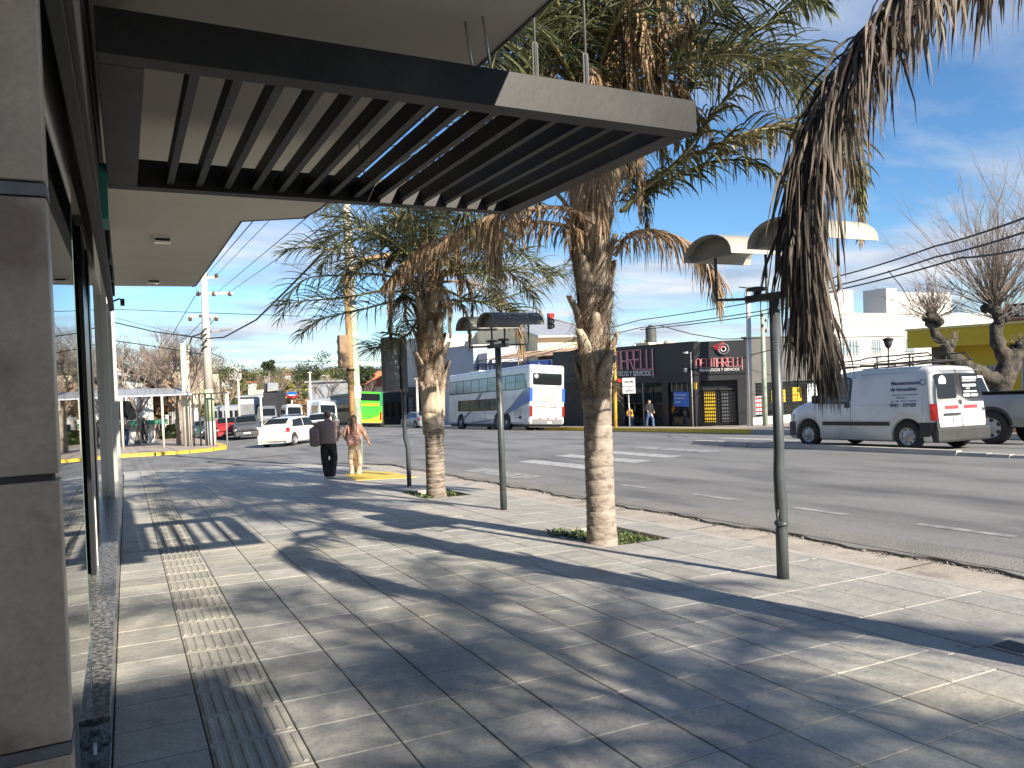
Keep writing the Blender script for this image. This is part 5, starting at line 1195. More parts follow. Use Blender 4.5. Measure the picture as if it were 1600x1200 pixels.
for y0,y1,z0,z1 in ((-.63,-.16,1.475,1.53),(-.60,-.14,1.43,1.455),(-.58,-.14,1.32,1.37),(-.36,-.24,1.265,1.29),(-.58,-.14,1.20,1.23),(-.34,-.12,1.11,1.165),(-.60,-.38,1.11,1.165)):
    rear_patch('window_print',M['ltr_white'],rrect(y0,y1,z0,z1,.018),.010)
rear_patch('side_cap',M['plastic'],[(.73,.5),(.84,.5),(.84,.66),(.76,.62)],.012); rear_patch('side_cap',M['plastic'],[(-.84,.5),(-.73,.5),(-.76,.62),(-.84,.66)],.012)
for wx in vc.wheels:
    for sg in (1,-1): wheel(van,wx,sg*(VW/2-.012),.31,.18,sg,M['rim'],'spoke')
for sg in (1,-1):
    b=MB(); b.box(.86,.98,sg*.84-.02 if sg>0 else -1.02,1.02 if sg>0 else -.82,1.04,1.24); b.build('wing_mirror',M['black_matt'],van,bevel=.04)
# roof rack
rk=[]
b=MB()
for sg in (1,-1):
    y=sg*.60; b.tube([(.50,y,1.86),(.46,y,1.95),(.36,y,1.99),(-.1,y,2.0),(-.3,y,2.04),(-1.78,y,2.05),(-1.86,y,1.99),(-1.9,y,1.9)],.016,6); b.tube([(.80,y,1.83),(-1.95,y,1.90)],.018,6)
    for x in (.45,-.55,-1.35): b.tube([(x,y,1.77),(x,y,2.03 if x<.4 else 1.95)],.018,6)
for x in (.45,-.1,-.55,-1.0,-1.35,-1.85): b.tube([(x,-.6,1.885),(x,.6,1.885)],.015,6)
b.build('roof_rack',M['wire'],van)
place(van,15.55,12.1,R(89.5))
van_T=world(van)
def van_text(s,size,x,z,m='ltr_navy',sx=1,bold=.002):
    p=vs_(x,z); p2=vs_(x,z+.05); up=(p2-p).normalized(); rt=Vector((-1,0,0)); R3=van_T.to_3x3()
    text('side_print',s,size,M[m],van,van_T@(p+Vector((0,.012,0))),R3@rt,R3@up,.001,'LEFT',sx,bold)
van_text('Mantenimiento',.115,-1.02,1.40); van_text('de Inmuebles',.115,-1.02,1.27)
van_text('refrigeración - aire acondicionado',.046,-1.04,1.175,bold=0); van_text('electricidad',.05,-1.16,1.115,bold=0); van_text('gas - agua - pintura - plomería',.05,-1.04,1.045,bold=0)
van_text('0541 - 337420',.105,-1.02,.935)
b=MB(); lp=[]
for k in range(7):
    a=k*.9; p=vs_(-1.90+.035*math.cos(a)*2.2+.07,1.44+.05*math.sin(a)); lp+=[p+Vector((0,.012,0)),p+Vector((.03*math.cos(a+1.2),.012,.03*math.sin(a+1.2)))]
b.tube(lp,.006,4); b.build('logo',M['ltr_navy'],van)

# --- pickup behind the van: only its bed and rear are in the picture
PL,PW,PH=5.3,1.86,1.80; h=PL/2
pk=thing('pickup_truck','silver pickup truck with large alloy wheels behind the white van','pickup')
pc=Car(PL,PW,([-h,-h+.03,-.52,-.50,-.30,.3,.75,1.35,h-.25,h-.05,h],[1.0,1.22,1.25,1.25,1.76,1.80,1.74,1.24,1.12,.95,.6]),([-h,1.4,h-.2,h],[1.16,1.14,1.05,.6]),(h-.92,-h+1.14),wr=.39,zb=.42,tum=.26,rear=0,round_=.4,rround=.05)
pc.build(pk,M['paint_silver']); underbody(pk,pc)
b=MB(); b.box(-h+.02,-.52,-PW/2+.0,PW/2,1.238,1.268); b.build('bed_rail',M['black_matt'],pk,bevel=.01)
for k in range(2): pc.patch('window',M['carglass'],pk,(lambda x0,x1,s0,s1:(lambda u,v:pc.side(x0+(x1-x0)*u+(s0*(1-u)+s1*u)*v,.1+.8*v)))(*((-.42,.22,.18,0),(.27,1.2,0,-.5))[k]))
pc.patch('window',M['carglass'],pk,lambda u,v:Vector((-.515+.17*v,-.62+1.24*u,1.30+.40*v)),4,3,.012,both=False)
pc.patch('cab_rim',M['paint_white'],pk,lambda u,v:Vector((-.50+.19*v,-.70+1.40*u,1.26+.50*v)),4,3,.004,both=False)
pc.patch('tail_light',M['red_lens'],pk,lambda u,v:pc.low(-h+.02+(.34-.22*abs(v-.5)*2)*u,.86+.30*v),4,6,.012)
pc.patch('wheel_arch_trim',M['plastic'],pk,lambda u,v:pc.low(-h+.55+ (0)*v, .5) if False else (lambda a,r:pc.low(-h+1.14+r*math.cos(a),.39+r*math.sin(a)))(math.pi*(.04+.92*u),.46+.05*v),16,2,.012)
pc.patch('wheel_arch_trim',M['plastic'],pk,lambda u,v:(lambda a,r:pc.low(h-.92+r*math.cos(a),.39+r*math.sin(a)))(math.pi*(.04+.92*u),.46+.05*v),16,2,.012)
b=MB(); b.box(-h-.1,-h+.06,-.85,.85,.46,.66); b.build('rear_bumper',M['plastic'],pk,bevel=.03)
b=MB(); b.box(-.9,1.2,-.9,.9,.40,.46); b.build('side_step',M['plastic'],pk,bevel=.02)
for wx in pc.wheels:
    for sg in (1,-1): wheel(pk,wx,sg*(PW/2-.0),.39,.25,sg,M['rim'],'alloy')
place(pk,19.35,12.75,R(90))
# --- cars in traffic and parked
def put(t,x,y,deg): place(t,x,y,R(deg)); return t
put(generic_car('parked_car','white hatchback turning at the junction, nearest of the cars at left','car','paint_cream','hatch',4.05,1.74,1.47),7.75,41.0,49)
put(generic_car('parked_car','white saloon car just behind the white hatchback','car','paint_white','sedan',4.4,1.74,1.44),11.4,50.5,-112)
put(generic_car('parked_car','dark grey people carrier facing the camera, left of the white hatchback','car','paint_grey','suv',4.3,1.78,1.62),7.6,57.2,-97)
put(generic_car('parked_car','red hatchback beside the grey people carrier','car','paint_red','suv',4.0,1.72,1.58),6.75,61.5,-94)
put(generic_car('parked_car','dark saloon in the left queue, nearest the concrete pole','car','paint_teal','sedan',4.3,1.72,1.42),6.35,67.0,-94)
put(generic_car('parked_car','small dark teal hatchback behind the dark saloon','car','paint_teal','hatch',3.9,1.7,1.45),6.0,73.0,-93)
put(generic_car('parked_car','black car with a bright roof behind the red hatchback','car','paint_black','suv',4.3,1.76,1.66),10.2,75.0,-97)
put(generic_car('parked_car','crimson car seen between the bars of the shelter','car','paint_red','sedan',4.2,1.7,1.42),5.5,80.0,-92)
put(generic_car('parked_car','grey car roof behind the white hatchback','car','paint_silver','sedan',4.3,1.74,1.44),11.6,61.0,-95)
put(generic_car('parked_car','silver hatchback parked across the road, behind the grey sign panel','car','paint_silver','hatch',4.0,1.72,1.5),24.0,67.5,97)
# --- vans in the queue
def minibus(label,x,y,deg,pm='paint_white',L=5.6,W=2.0,H=2.6):
    t=thing('minibus',label,'van'); h=L/2
    c=Car(L,W,([-h,-h+.03,-h+.2,0,h-1.3,h-.65,h-.2,h-.03,h],[H-.3,H-.12,H-.02,H,H-.03,H-.35,1.3,1.05,.7]),([-h,h-.7,h],[1.4,1.3,.8]),(h-.9,-h+1.2),wr=.36,zb=.3,tum=.1,rear=.04,round_=.35)
    c.build(t,M[pm]); underbody(t,c)
    for k in range(3): c.patch('window',M['carglass'],t,(lambda a,e:(lambda u,v:c.side(a+(e-a)*u,.12+.6*v)))(-h+.3+k*1.35,-h+1.5+k*1.35))
    c.patch('windscreen',M['carglass'],t,lambda u,v:c.warp((h-.63+.42*u,(-.95+1.9*v)*(c.hw(h-.4)-.2),c.T(h-.63+.42*u)+.014)),6,6,.006,both=False)
    c.patch('headlight',M['clear_lens'],t,lambda u,v:c.low(h-.3+.25*u,.8+.2*v),4,2,.01); c.patch('tail_light',M['red_lens'],t,lambda u,v:c.low(-h+.12*u,.9+.5*v),2,3,.01)
    b=MB(); b.box(h-.05,h+.03,-.7,.7,.35,.7); b.build('bumper',M['plastic'],t,bevel=.04)
    for wx in c.wheels:
        for sg in (1,-1): wheel(t,wx,sg*(W/2-.01),.36,.22,sg,M['rim'])
    place(t,x,y,R(deg)); return t
minibus('white minibus beside the green coach, right behind the white saloon',18.2,80,-93)
minibus('second white van behind the white minibus',17.4,93,-93)
minibus('grey van furthest back in the queue',15.9,101,-93,'paint_silver')

# --- coaches
def coach(name,label,L,W,H,pm):
    t=thing(name,label,'bus'); q=MB(); q.box(-L/2,L/2,-W/2,W/2,.36,H); q.build('body',M[pm],t,bevel=.16)
    q=MB(); q.box(-L/2+.3,L/2-.3,-W/2+.15,W/2-.15,.2,.4); q.build('underbody',M['black_matt'],t)
    return t
def sidep(t,name,m,x0,x1,z0,z1,W,sg,o=.012,par=None,sk=0,poly=None):
    q=MB(); P=poly or [(x0,z0),(x1,z0),(x1+sk,z1),(x0+sk,z1)]; y=sg*(W/2)
    q.prism([(x,y,z) for x,z in (P if sg<0 else P)],(0,sg*o,0)); return q.build(name,M[m],par or t)
BL,BW,BH=13.4,2.55,4.16
bus=coach('double_decker_coach','white double decker coach with blue swooping stripes parked across the road',BL,BW,BH,'paint_white'); h=BL/2
for sg in (1,-1):
    sidep(bus,'window_band','carglass',-h+.55,h-.2,2.62,3.62,BW,sg,.008,poly=[(-h+.35,2.66),(-h+1.6,2.60),(h-.2,2.60),(h-.2,3.62),(-h+.75,3.62)])
    for k in range(9):
        x0=-h+.62+k*1.40; f=sidep(bus,'upper_window','curtain' if k not in(0,3) else 'carglass_teal',x0,x0+1.30,2.68,3.55,BW,sg,.018)
        if k in (1,6): sidep(bus,'vent_frame','black',x0+.35,x0+1.0,3.1,3.13,BW,sg,.026)
    sidep(bus,'lower_window','carglass',-h+4.1,h-2.0,1.32,2.12,BW,sg,.014)
    for k in range(4): sidep(bus,'lower_pane','carglass_teal',-h+4.2+k*1.7,-h+5.75+k*1.7,1.38,2.06,BW,sg,.02)
    # stripes: swoop from high at the rear down toward the front
    sidep(bus,'blue_swoop','bus_blue',0,0,0,0,BW,sg,.016,poly=[(-h+.02,2.55),(-h+.02,1.75),(-h+1.0,1.55),(-h+2.3,1.25),(-h+3.1,1.05),(-h+2.6,1.45),(-h+1.5,2.0),(-h+.7,2.45)])
    sidep(bus,'thin_swoop','bus_dkblue',0,0,0,0,BW,sg,.020,poly=[(-h+.02,2.72),(-h+.9,2.50),(-h+2.2,1.75),(-h+3.4,1.18),(-h+5.4,.72),(-h+9,.50),(-h+9,.44),(-h+5.3,.62),(-h+3.2,1.10),(-h+2.0,1.68),(-h+.8,2.42),(-h+.02,2.64)])
    sidep(bus,'stripe','bus_dkblue',0,0,0,0,BW,sg,.016,poly=[(h-6.4,2.58),(h-5.9,2.58),(h-5.2,2.14),(h-5.8,2.14)])
    sidep(bus,'stripe','bus_dkblue',0,0,0,0,BW,sg,.016,poly=[(h-4.6,1.30),(h-4.1,1.30),(h-2.2,.5),(h-2.7,.5)])
    for k in range(5): sidep(bus,'hatch_seam','panel_grey',-h+.6+k*2.0,-h+.615+k*2.0,.5,1.25,BW,sg,.01)
    for k in range(6):
        sidep(bus,'vent_louvre','panel_grey',-h+1.0,-h+2.1,.80+k*.11,.83+k*.11,BW,sg,.02)
    sidep(bus,'vent_opening','black',-h+1.1,-h+1.4,.72,.92,BW,sg,.03)
def rearp(t,name,m,y0,y1,z0,z1,x,o=.012,poly=None):
    q=MB(); P=poly or [(y0,z0),(y1,z0),(y1,z1),(y0,z1)]; q.prism([(x,y,z) for y,z in P],(-o,0,0)); return q.build(name,M[m],t)
rearp(bus,'rear_window','carglass',0,0,0,0,-h,.02,poly=rrect(-1.05,1.05,2.88,3.62,.1))
rearp(bus,'engine_cover','paint_cream',-.92,.95,1.0,2.76,-h,.02)
for k in range(6):
    for s0,s1 in ((-.85,-.05),(.02,.88)): rearp(bus,'rear_louvre','black',s0,s1,1.72+k*.10,1.75+k*.10,-h-.02,.012)
for k in (-1,1):
    rearp(bus,'tail_light','red_lens',k*1.16-.09,k*1.16+.09,.88,1.55,-h,.02); rearp(bus,'blue_panel','bus_blue',k*1.16-.1,k*1.16+.1,1.85,2.7,-h,.014)
for k in range(7): rearp(bus,'reflector_stripe','red' if k%2 else 'ltr_white',-.98+k*.28,-.82+k*.28,.74,.82,-h,.03)
rearp(bus,'rear_bumper','panel_grey',-1.1,1.1,.42,.72,-h,.025); rearp(bus,'number_plate','sign_white',-.3,.0,.46,.58,-h-.02,.02)
q=MB(); q.lathe([(.001,.02),(.14,.02),(.14,0)],18,Matrix.Translation((-h-.015,.82,3.42))@Matrix.Rotation(R(-90),4,'Y'),cap=False); q.build('speed_sticker',M['sign_white'],bus)
for k in range(3): rearp(bus,'marker_lamp','amber',-.9+.85*k,-.84+.85*k,3.74,3.78,-h,.03)
for k,z in enumerate((1.5,1.42)): rearp(bus,'emblem','ltr_black',-.7+k*.8,-.05+k*.8,1.46,1.52,-h-.02,.012)
q=MB(); q.box(h-4.5,h-2.6,-.7,.7,BH,BH+.18); q.build('roof_unit',M['white'],bus,bevel=.06)
for wx in (h-2.6,-h+3.2,-h+4.5):
    for sg in (1,-1):
        q=MB(); q.lathe([(.001,.0),(.62,.0),(.62,.012)],24,Matrix.Translation((wx,sg*(BW/2+.008),.52))@Matrix.Rotation(R(-90*sg),4,'X'),cap=False); q.build('wheel_well',M['black_matt'],bus)
        wheel(bus,wx,sg*(BW/2+.02),.50,.3,sg,M['rim'])
place(bus,23.62,49.0,R(90.4))
GL=13.4; gb=coach('coach','green and yellow coach seen from behind at the far kerb',GL,2.6,3.95,'bus_bronze'); h=GL/2
rearp(gb,'rear_panel','bus_green',-1.28,1.28,.5,3.9,-h,.02)
rearp(gb,'corner_panel','bus_dkgreen',-1.29,-1.0,2.3,3.9,-h-.015,.02)
rearp(gb,'rear_window','carglass',0,0,0,0,-h-.015,.02,poly=rrect(-.98,1.2,2.92,3.72,.12))
rearp(gb,'yellow_base','bus_yellow',0,0,0,0,-h-.02,.012,poly=[(-1.28,.5),(1.28,.5),(1.28,.82),(.2,.86),(-.7,1.15),(-1.28,1.5)])
rearp(gb,'orange_lettering_band','bus_orange',0,0,0,0,-h-.02,.014,poly=[(-.9,2.42),(1.1,2.36),(1.1,2.52),(.2,2.62),(-.9,2.68)])
for k in range(4): rearp(gb,'louvre','bus_dkgreen',0,0,0,0,-h-.02,.014,poly=[(1.2,2.16-k*.16),(-.9,2.16-k*.16),(-.9,2.12-k*.16),(1.2,2.12-k*.16)])
rearp(gb,'tail_light','red_lens',-1.22,-.98,.75,1.7,-h-.03,.02); rearp(gb,'tail_light','amber',1.06,1.24,.9,1.5,-h-.03,.02)
rearp(gb,'bumper','black_matt',-1.28,1.28,.38,.5,-h,.04)
sidep(gb,'window_band','carglass',-h+.4,h-.3,2.7,3.55,2.6,1,.012)
for k in range(8): sidep(gb,'upper_window','curtain',-h+.5+k*1.56,-h+1.98+k*1.56,2.76,3.5,2.6,1,.02)
sidep(gb,'lower_window','carglass',-h+2.0,h-2.0,1.75,2.2,2.6,1,.014); sidep(gb,'roof_edge','bus_dkgreen',-h+.1,h-.1,3.66,3.86,2.6,1,.01)
for wx in (h-2.6,-h+3.2,-h+4.5):
    for sg in (1,-1): wheel(gb,wx,sg*1.31,.50,.3,sg,M['rim'])
place(gb,24.1,89.9,R(90.5))
# ================================================================ people
def skin_mesh(name,J,E_,m,parent,sub=2,root=0):
    me=bpy.data.meshes.new(name); me.from_pydata([j[0] for j in J],E_,[]); o=bpy.data.objects.new(name,me); COL.objects.link(o)
    md=o.modifiers.new('skin','SKIN'); md.use_smooth_shade=True
    for i,j in enumerate(J):
        r=j[1]; r=(r,r) if not isinstance(r,tuple) else r
        me.skin_vertices[0].data[i].radius=r; me.skin_vertices[0].data[i].use_root=(i==root)
    s=o.modifiers.new('sub','SUBSURF'); s.levels=sub; s.render_levels=sub
    bpy.context.view_layer.update()
    nm=bpy.data.meshes.new_from_object(o.evaluated_get(bpy.context.evaluated_depsgraph_get())); bpy.data.objects.remove(o,do_unlink=True)
    nm.materials.clear(); nm.materials.append(m); nm.polygons.foreach_set('use_smooth',[True]*len(nm.polygons))
    q=bpy.data.objects.new(name,nm); COL.objects.link(q); q.parent=parent; return q
def person(label,x,y,z,az,H,legs,arms,top,bottom,hair,hairlen=.0,bun=False,sc_l=1.0,skirt=1.0,detail=True,shoe='shoe_white',group=None,lean=0,wide=1.0):
    """legs: ((fwd,side) left foot, right foot); arms: ((elbow),(hand)) left, right, in head-relative metres for a 1.6 m figure"""
    k=H/1.6; t=thing('person',label,'person',(x,y,z),az,group)
    V=lambda a,b_,c:Vector((a*k,b_*k,c*k))
    hip=V(0,0,.84); chest=V(lean*.5,0,1.17); neck=V(lean*.9,0,1.33); hd=V(lean+.01,0,1.45)
    shL,shR=V(lean*.8,.165,1.27),V(lean*.8,-.165,1.27)
    J=[(hip,.115*k),(V(lean*.25,0,1.0),(.105*k,.085*k)),(chest,(.135*k,.10*k)),(neck,.05*k),(hd-V(0,0,.05),.075*k),(hd+V(.004,0,.04),.098*k),(hd+V(0,0,.115),.07*k)]
    Ed=[(0,1),(1,2),(2,3),(3,4),(4,5),(5,6)]
    hands=[]
    for sgn,sh,(el,ha) in ((1,shL,arms[0]),(-1,shR,arms[1])):
        b0=len(J); el=V(*el); ha=V(*ha); d=(ha-el).normalized()
        J+=[(sh,.05*k),(el,.038*k),(ha,.026*k)]; Ed+=[(2,b0),(b0,b0+1),(b0+1,b0+2)]
        if detail:
            J+=[(ha+d*.05*k,(.034*k,.018*k))]; Ed+=[(b0+2,b0+3)]
            side=d.orthogonal().normalized()
            for f in range(5):
                o_=(-1.5+f)*.016*k if f<4 else -.035*k; L_=(.05+.012*(1-abs(f-1.5)/1.5))*k if f<4 else .035*k
                b1=len(J); p=ha+d*(.075 if f<4 else .045)*k+side*o_; J+=[(p,.0085*k),(p+d*L_*.6+Vector((0,0,-.01*k)),.0075*k),(p+d*L_*.95+Vector((.012*k,0,-.02*k)),.006*k)]; Ed+=[(b0+3,b1),(b1,b1+1),(b1+1,b1+2)]
        hands.append((sh,el,ha))
    feet=[]
    for sgn,(fx,fy) in ((1,legs[0]),(-1,legs[1])):
        b0=len(J); kn=V(fx*.55+.03,sgn*.09+fy*.4,.46); an=V(fx,fy,.08); 
        J+=[(V(0,sgn*.085,.80),.085*k),(kn,.058*k),(an,.036*k),(an+V(.12,0,-.045),.034*k)]; Ed+=[(0,b0),(b0,b0+1),(b0+1,b0+2),(b0+2,b0+3)]; feet.append((V(0,sgn*.085,.80),kn,an))
    skin_mesh('body',J,Ed,M['skin'],t,2)
    # face: nose, ears, eyes, mouth
    f=hd+V(0,0,.02)
    q=MB(); q.lathe([(.001,-.012*k),(.012*k,-.008*k),(.008*k,.012*k),(.001,.02*k)],8,Matrix.Translation(f+V(.082,0,-.01))); q.build('nose',M['skin'],t)
    for s in (1,-1):
        q=MB(); q.lathe([(.001,-.02*k),(.012*k,-.01*k),(.014*k,.01*k),(.001,.02*k)],8,Matrix.Translation(f+V(0,s*.078,0))); q.build('ear',M['skin'],t)
        q=MB(); q.lathe([(.001,-.006*k),(.009*k,0),(.001,.006*k)],8,Matrix.Translation(f+V(.072,s*.028,.02))); q.build('eye',M['ltr_black'],t)
    q=MB(); q.box(*(lambda c:(c.x-.004,c.x+.004,c.y-.02*k,c.y+.02*k,c.z-.004,c.z+.004))(f+V(.073,0,-.045))); q.build('mouth',M['red'],t)
    # hair: a cap round the back and top of the head, and a fall of hair down the back
    q=MB(); q.smooth=True
    def ell(q,c,rx,ry,rz,nu=16,nv=12):
        vs=[c+Vector((rx*math.cos(2*math.pi*i/nu)*math.sin(math.pi*(j+.01)/(nv+.02)),ry*math.sin(2*math.pi*i/nu)*math.sin(math.pi*(j+.01)/(nv+.02)),rz*math.cos(math.pi*j/nv))) for j in range(nv+1) for i in range(nu)]
        q.add(vs,[(j*nu+i,(j+1)*nu+i,(j+1)*nu+(i+1)%nu,j*nu+(i+1)%nu) for j in range(nv) for i in range(nu)])
    def rings(q,R_,n=18):
        vs=[Vector((cx+rx*math.cos(2*math.pi*i/n),cy+ry*math.sin(2*math.pi*i/n),z))*k for cx,cy,z,rx,ry in R_ for i in range(n)]
        q.add(vs,[(j*n+i,j*n+(i+1)%n,(j+1)*n+(i+1)%n,(j+1)*n+i) for j in range(len(R_)-1) for i in range(n)]+[list(range(n))[::-1],[(len(R_)-1)*n+i for i in range(n)]])
    ell(q,hd+V(-.012,0,.035),.098*k,.088*k,.112*k)
    hx,hz=hd.x/k,hd.z/k
    if hairlen>0:
        L_=hairlen+.1
        rings(q,[(hx-.045,0,hz+.10,.05,.06),(hx-.055,0,hz+.02,.06,.092),(hx-.065,0,hz-.10,.055,.10),(hx-.095,0,hz-.14-L_*.25,.05,.105),(hx-.115,.004,hz-.14-L_*.6,.045,.10),(hx-.12,-.006,hz-.12-L_*.9,.035,.075),(hx-.12,0,hz-.1-L_*1.05,.015,.04)])
    if bun: ell(q,hd+V(-.105,0,.055),.042*k,.05*k,.045*k); ell(q,hd+V(-.115,0,-.02),.025*k,.03*k,.06*k)
    def soft(o,vox):
        m=o.modifiers.new('remesh','REMESH'); m.mode='VOXEL'; m.voxel_size=vox; m.use_smooth_shade=True
        s_=o.modifiers.new('smooth','SMOOTH'); s_.factor=.5; s_.iterations=5
        bpy.context.view_layer.update(); nm=bpy.data.meshes.new_from_object(o.evaluated_get(bpy.context.evaluated_depsgraph_get())); mt=o.data.materials[0]; o.modifiers.clear(); o.data=nm; nm.materials.clear(); nm.materials.append(mt); nm.polygons.foreach_set('use_smooth',[True]*len(nm.polygons)); return o
    vx=.014 if detail else .03
    soft(q.build('hair',M[hair],t),vx)
    # jumper: torso and sleeves
    q=MB(); w=wide; l1=lean
    rings(q,[(0,0,.80,.125,.165*w),(0,0,.84,.14,.185*w),(l1*.2,0,.96,.135,.175*w),(l1*.4,0,1.10,.13,.18*w),(l1*.6,0,1.22,.125,.195*w),(l1*.75,0,1.29,.10,.185*w),(l1*.85,0,1.335,.07,.10),(l1*.9,0,1.375,.058,.06)])
    for sh,el,ha in hands:
        s2=Vector((sh.x,sh.y*w*1.02,sh.z)); q.tube([s2.lerp(Vector((0,0,sh.z)),.35),s2,s2.lerp(el,.5)+Vector((0,.012 if sh.y>0 else -.012,0)),el,el.lerp(ha,.5),ha.lerp(el,.08)],[.07*k,.078*k,.07*k,.06*k,.052*k,.04*k],12)
    soft(q.build('jumper',M[top],t),vx)
    # trousers
    q=MB(); sk=skirt
    rings(q,[(0,0,.93,.10,.135),(0,0,.86,.125,.15*sk*.92),(0,0,.78,.13,.165*sk*.9),(0,0,.70,.11,.15*sk*.9)])
    for hp,kn,an in feet:
        q.tube([hp+V(0,0,.02),hp+V(0,0,-.12),kn,an.lerp(kn,.5),an+V(0,0,-.0),an+V(0,0,-.045)],[.095*k,.098*k*sk**.5,.075*k*sk,.074*k*sk**1.2,.076*k*sk**1.2,.076*k*sk**1.2],14)
    soft(q.build('trousers',M[bottom],t),vx)
    if detail:
        for hp,kn,an in feet:
            q=MB(); q.box(an.x-.06*k,an.x+.19*k,an.y-.043*k,an.y+.043*k,0,.065*k); q.build('shoe',M[shoe],t,bevel=.02)
    return t
def bag(t,c,w_,d,h_,m,name='backpack',pocket=True):
    q=MB(); q.box(c[0]-d/2,c[0]+d/2,c[1]-w_/2,c[1]+w_/2,c[2]-h_/2,c[2]+h_/2); o=q.build(name,M[m],t,bevel=min(d,w_)*.32)
    if pocket:
        q=MB(); q.box(c[0]-d/2-.03,c[0]-d/2+.02,c[1]-w_*.36,c[1]+w_*.36,c[2]-h_*.4,c[2]+h_*.02); q.build('pocket',M[m],o,bevel=.02)
        q=MB(); q.tube([(c[0]+d*.3,c[1]-.03,c[2]+h_/2-.01),(c[0]+d*.3,c[1],c[2]+h_/2+.045),(c[0]+d*.3,c[1]+.03,c[2]+h_/2-.01)],.009,6); q.build('handle',M[m],o)
    return o
wx_,wy_=4.22,18.1
W1=person('woman with black hair in a bun, mauve jumper and wide black trousers, seen from behind',wx_,wy_,S(wx_,wy_)+.005,R(66),1.62,((0,.04),(.02,-.04)),(((.05,.29,1.04),(.16,.13,1.02)),((.06,-.27,1.05),(.20,-.20,.93))),'mauve','cloth_black','hair_black',.0,True,skirt=1.18,wide=1.10)
bk=bag(thing('backpack','mauve backpack hanging from the left arm of the woman in black trousers','bag',(wx_,wy_,S(wx_,wy_)),R(66)),(-.03,.30,.99),.25,.22,.46,'bag_mauve')
q=MB(); q.tube([(-.0,.28,1.30),(.02,.34,1.22),(.03,.35,1.05)],.018,6); q.tube([(-.06,.26,1.28),(-.09,.34,1.2),(-.1,.35,1.05)],.018,6); q.build('strap',M['bag_mauve'],bk)
wx2,wy2=4.98,18.62
W2=person('girl with long brown hair, rose brown jumper and cream trousers by the ochre pole',wx2,wy2,S(wx2,wy2)+.02,R(62),1.46,((-.02,.095),(.03,-.085)),(((.03,.27,1.05),(.12,.22,.88)),((.0,-.29,1.05),(.06,-.36,.86))),'mauve2','cloth_cream','hair_brown',.30,False,skirt=.9)
t=thing('backpack','pinkish backpack low on the back of the girl with long hair','bag',(wx2,wy2,S(wx2,wy2)),R(62))
bk=bag(t,(-.19,-.01,.87),.30,.13,.28,'bag_pink')
q=MB()
for s in (1,-1): q.tube([(-.13,s*.10,.98),(-.10,s*.11,1.16),(-.02,s*.12,1.20),(.07,s*.12,1.12)],.016,6)
q.build('strap',M['bag_pink'],bk)
q=MB(); q.tube([(-.285,-.07,.88),(-.286,-.05,.84),(-.288,-.01,.83),(-.286,.04,.85),(-.285,.05,.9)],.006,6); q.tube([(-.285,-.04,.92),(-.287,.0,.90),(-.285,.03,.92)],.006,6); q.build('emblem',M['sign_white'],bk)
# people across the road
person('child in an orange coat leaning forward by the notice board',29.5,41.4,FW(29.5,41.4),R(200),1.35,((.1,.1),(-.1,-.1)),(((.25,.2,1.0),(.42,.12,.95)),((.25,-.2,1.0),(.40,-.1,.9))),'orange_cloth','denim','hair_black',lean=.22,shoe='black_matt')
person('man in a dark jacket and blue jeans walking past the black tyre shop',29.7,39.7,FW(29.7,39.7),R(-95),1.74,((.22,.09),(-.2,-.09)),(((.0,.24,1.05),(.12,.22,.9)),((.0,-.24,1.05),(.1,-.2,.95))),'cloth_black','denim','hair_black',shoe='black_matt')
for k,(x,y,h_,az,top,bot,lab) in enumerate(((.95,52.5,1.66,80,'cloth_black','cloth_black','person all in black walking away under the metal shelter'),(-.1,50.5,1.7,75,'cloth_black','denim','person in a black coat next to the left shelter post'),(-.75,51.5,1.7,80,'cloth_black','cloth_black','person in dark clothes at the left edge of the shelter'),(1.6,60,1.6,80,'mauve','cloth_cream','person in light clothes further down the left pavement'))):
    person(lab,x,y,CB(x,y),R(az),h_,((.12,.08),(-.1,-.08)),(((.0,.22,1.05),(.08,.2,.85)),((.0,-.22,1.05),(.08,-.2,.85))),top,bot,'hair_black',.12,detail=False)

# ================================================================ metal shelter on the far corner
sh=thing('bus_shelter','open metal shelter with a flat pale roof on thin posts on the far corner','shelter',(1.5,43,CB(1.5,43)))
zr=1.0
q=MB(); q.prism([(-4.5,42.6,zr+.02),(3.1,43.3,zr-.06),(3.0,46.2,zr+.25),(-4.5,46.0,zr+.38)],(0,0,.07)); q.build('roof',M['zinc'],sh,w=True)
for i in range(12):
    x=-4.2+i*.6; q=MB(); q.tube([(x,42.66+.09*(x+4.5),zr+.10-.0105*(x+4.5)),(x,46.0,zr+.46-.017*(x+4.5))],.02,5); q.build('roof_rib',M['zinc'],sh,w=True)
for x,y,r in ((-.2,42.9,.06),(1.65,43.1,.06),(-2.6,42.8,.06),(3.02,44.0,.05)): 
    q=MB(); q.tube([(x,y,CB(x,y)-.05),(x,y,zr)],r,8); q.build('post',M['pole_concrete'],sh,w=True)
q=MB(); q.box(3.1,4.9,43.4,43.5,zr-.06,zr+.0); q.box(3.1,3.2,43.5,45.5,zr-.06,zr); q.build('rail',M['steel_dark'],sh,w=True)
for x in (3.12,3.45,3.75,4.05):
    q=MB(); q.tube([(x,43.45,CB(x,43.4)-.05),(x,43.45,zr-.06)],.045,6); q.build('dark_post',M['black_matt'],sh,w=True)
q=MB(); q.tube([(4.75,43.45,CB(4.6,43.4)-.1),(4.75,43.45,zr-.06)],.04,6); q.build('end_post',M['alu'],sh,w=True)

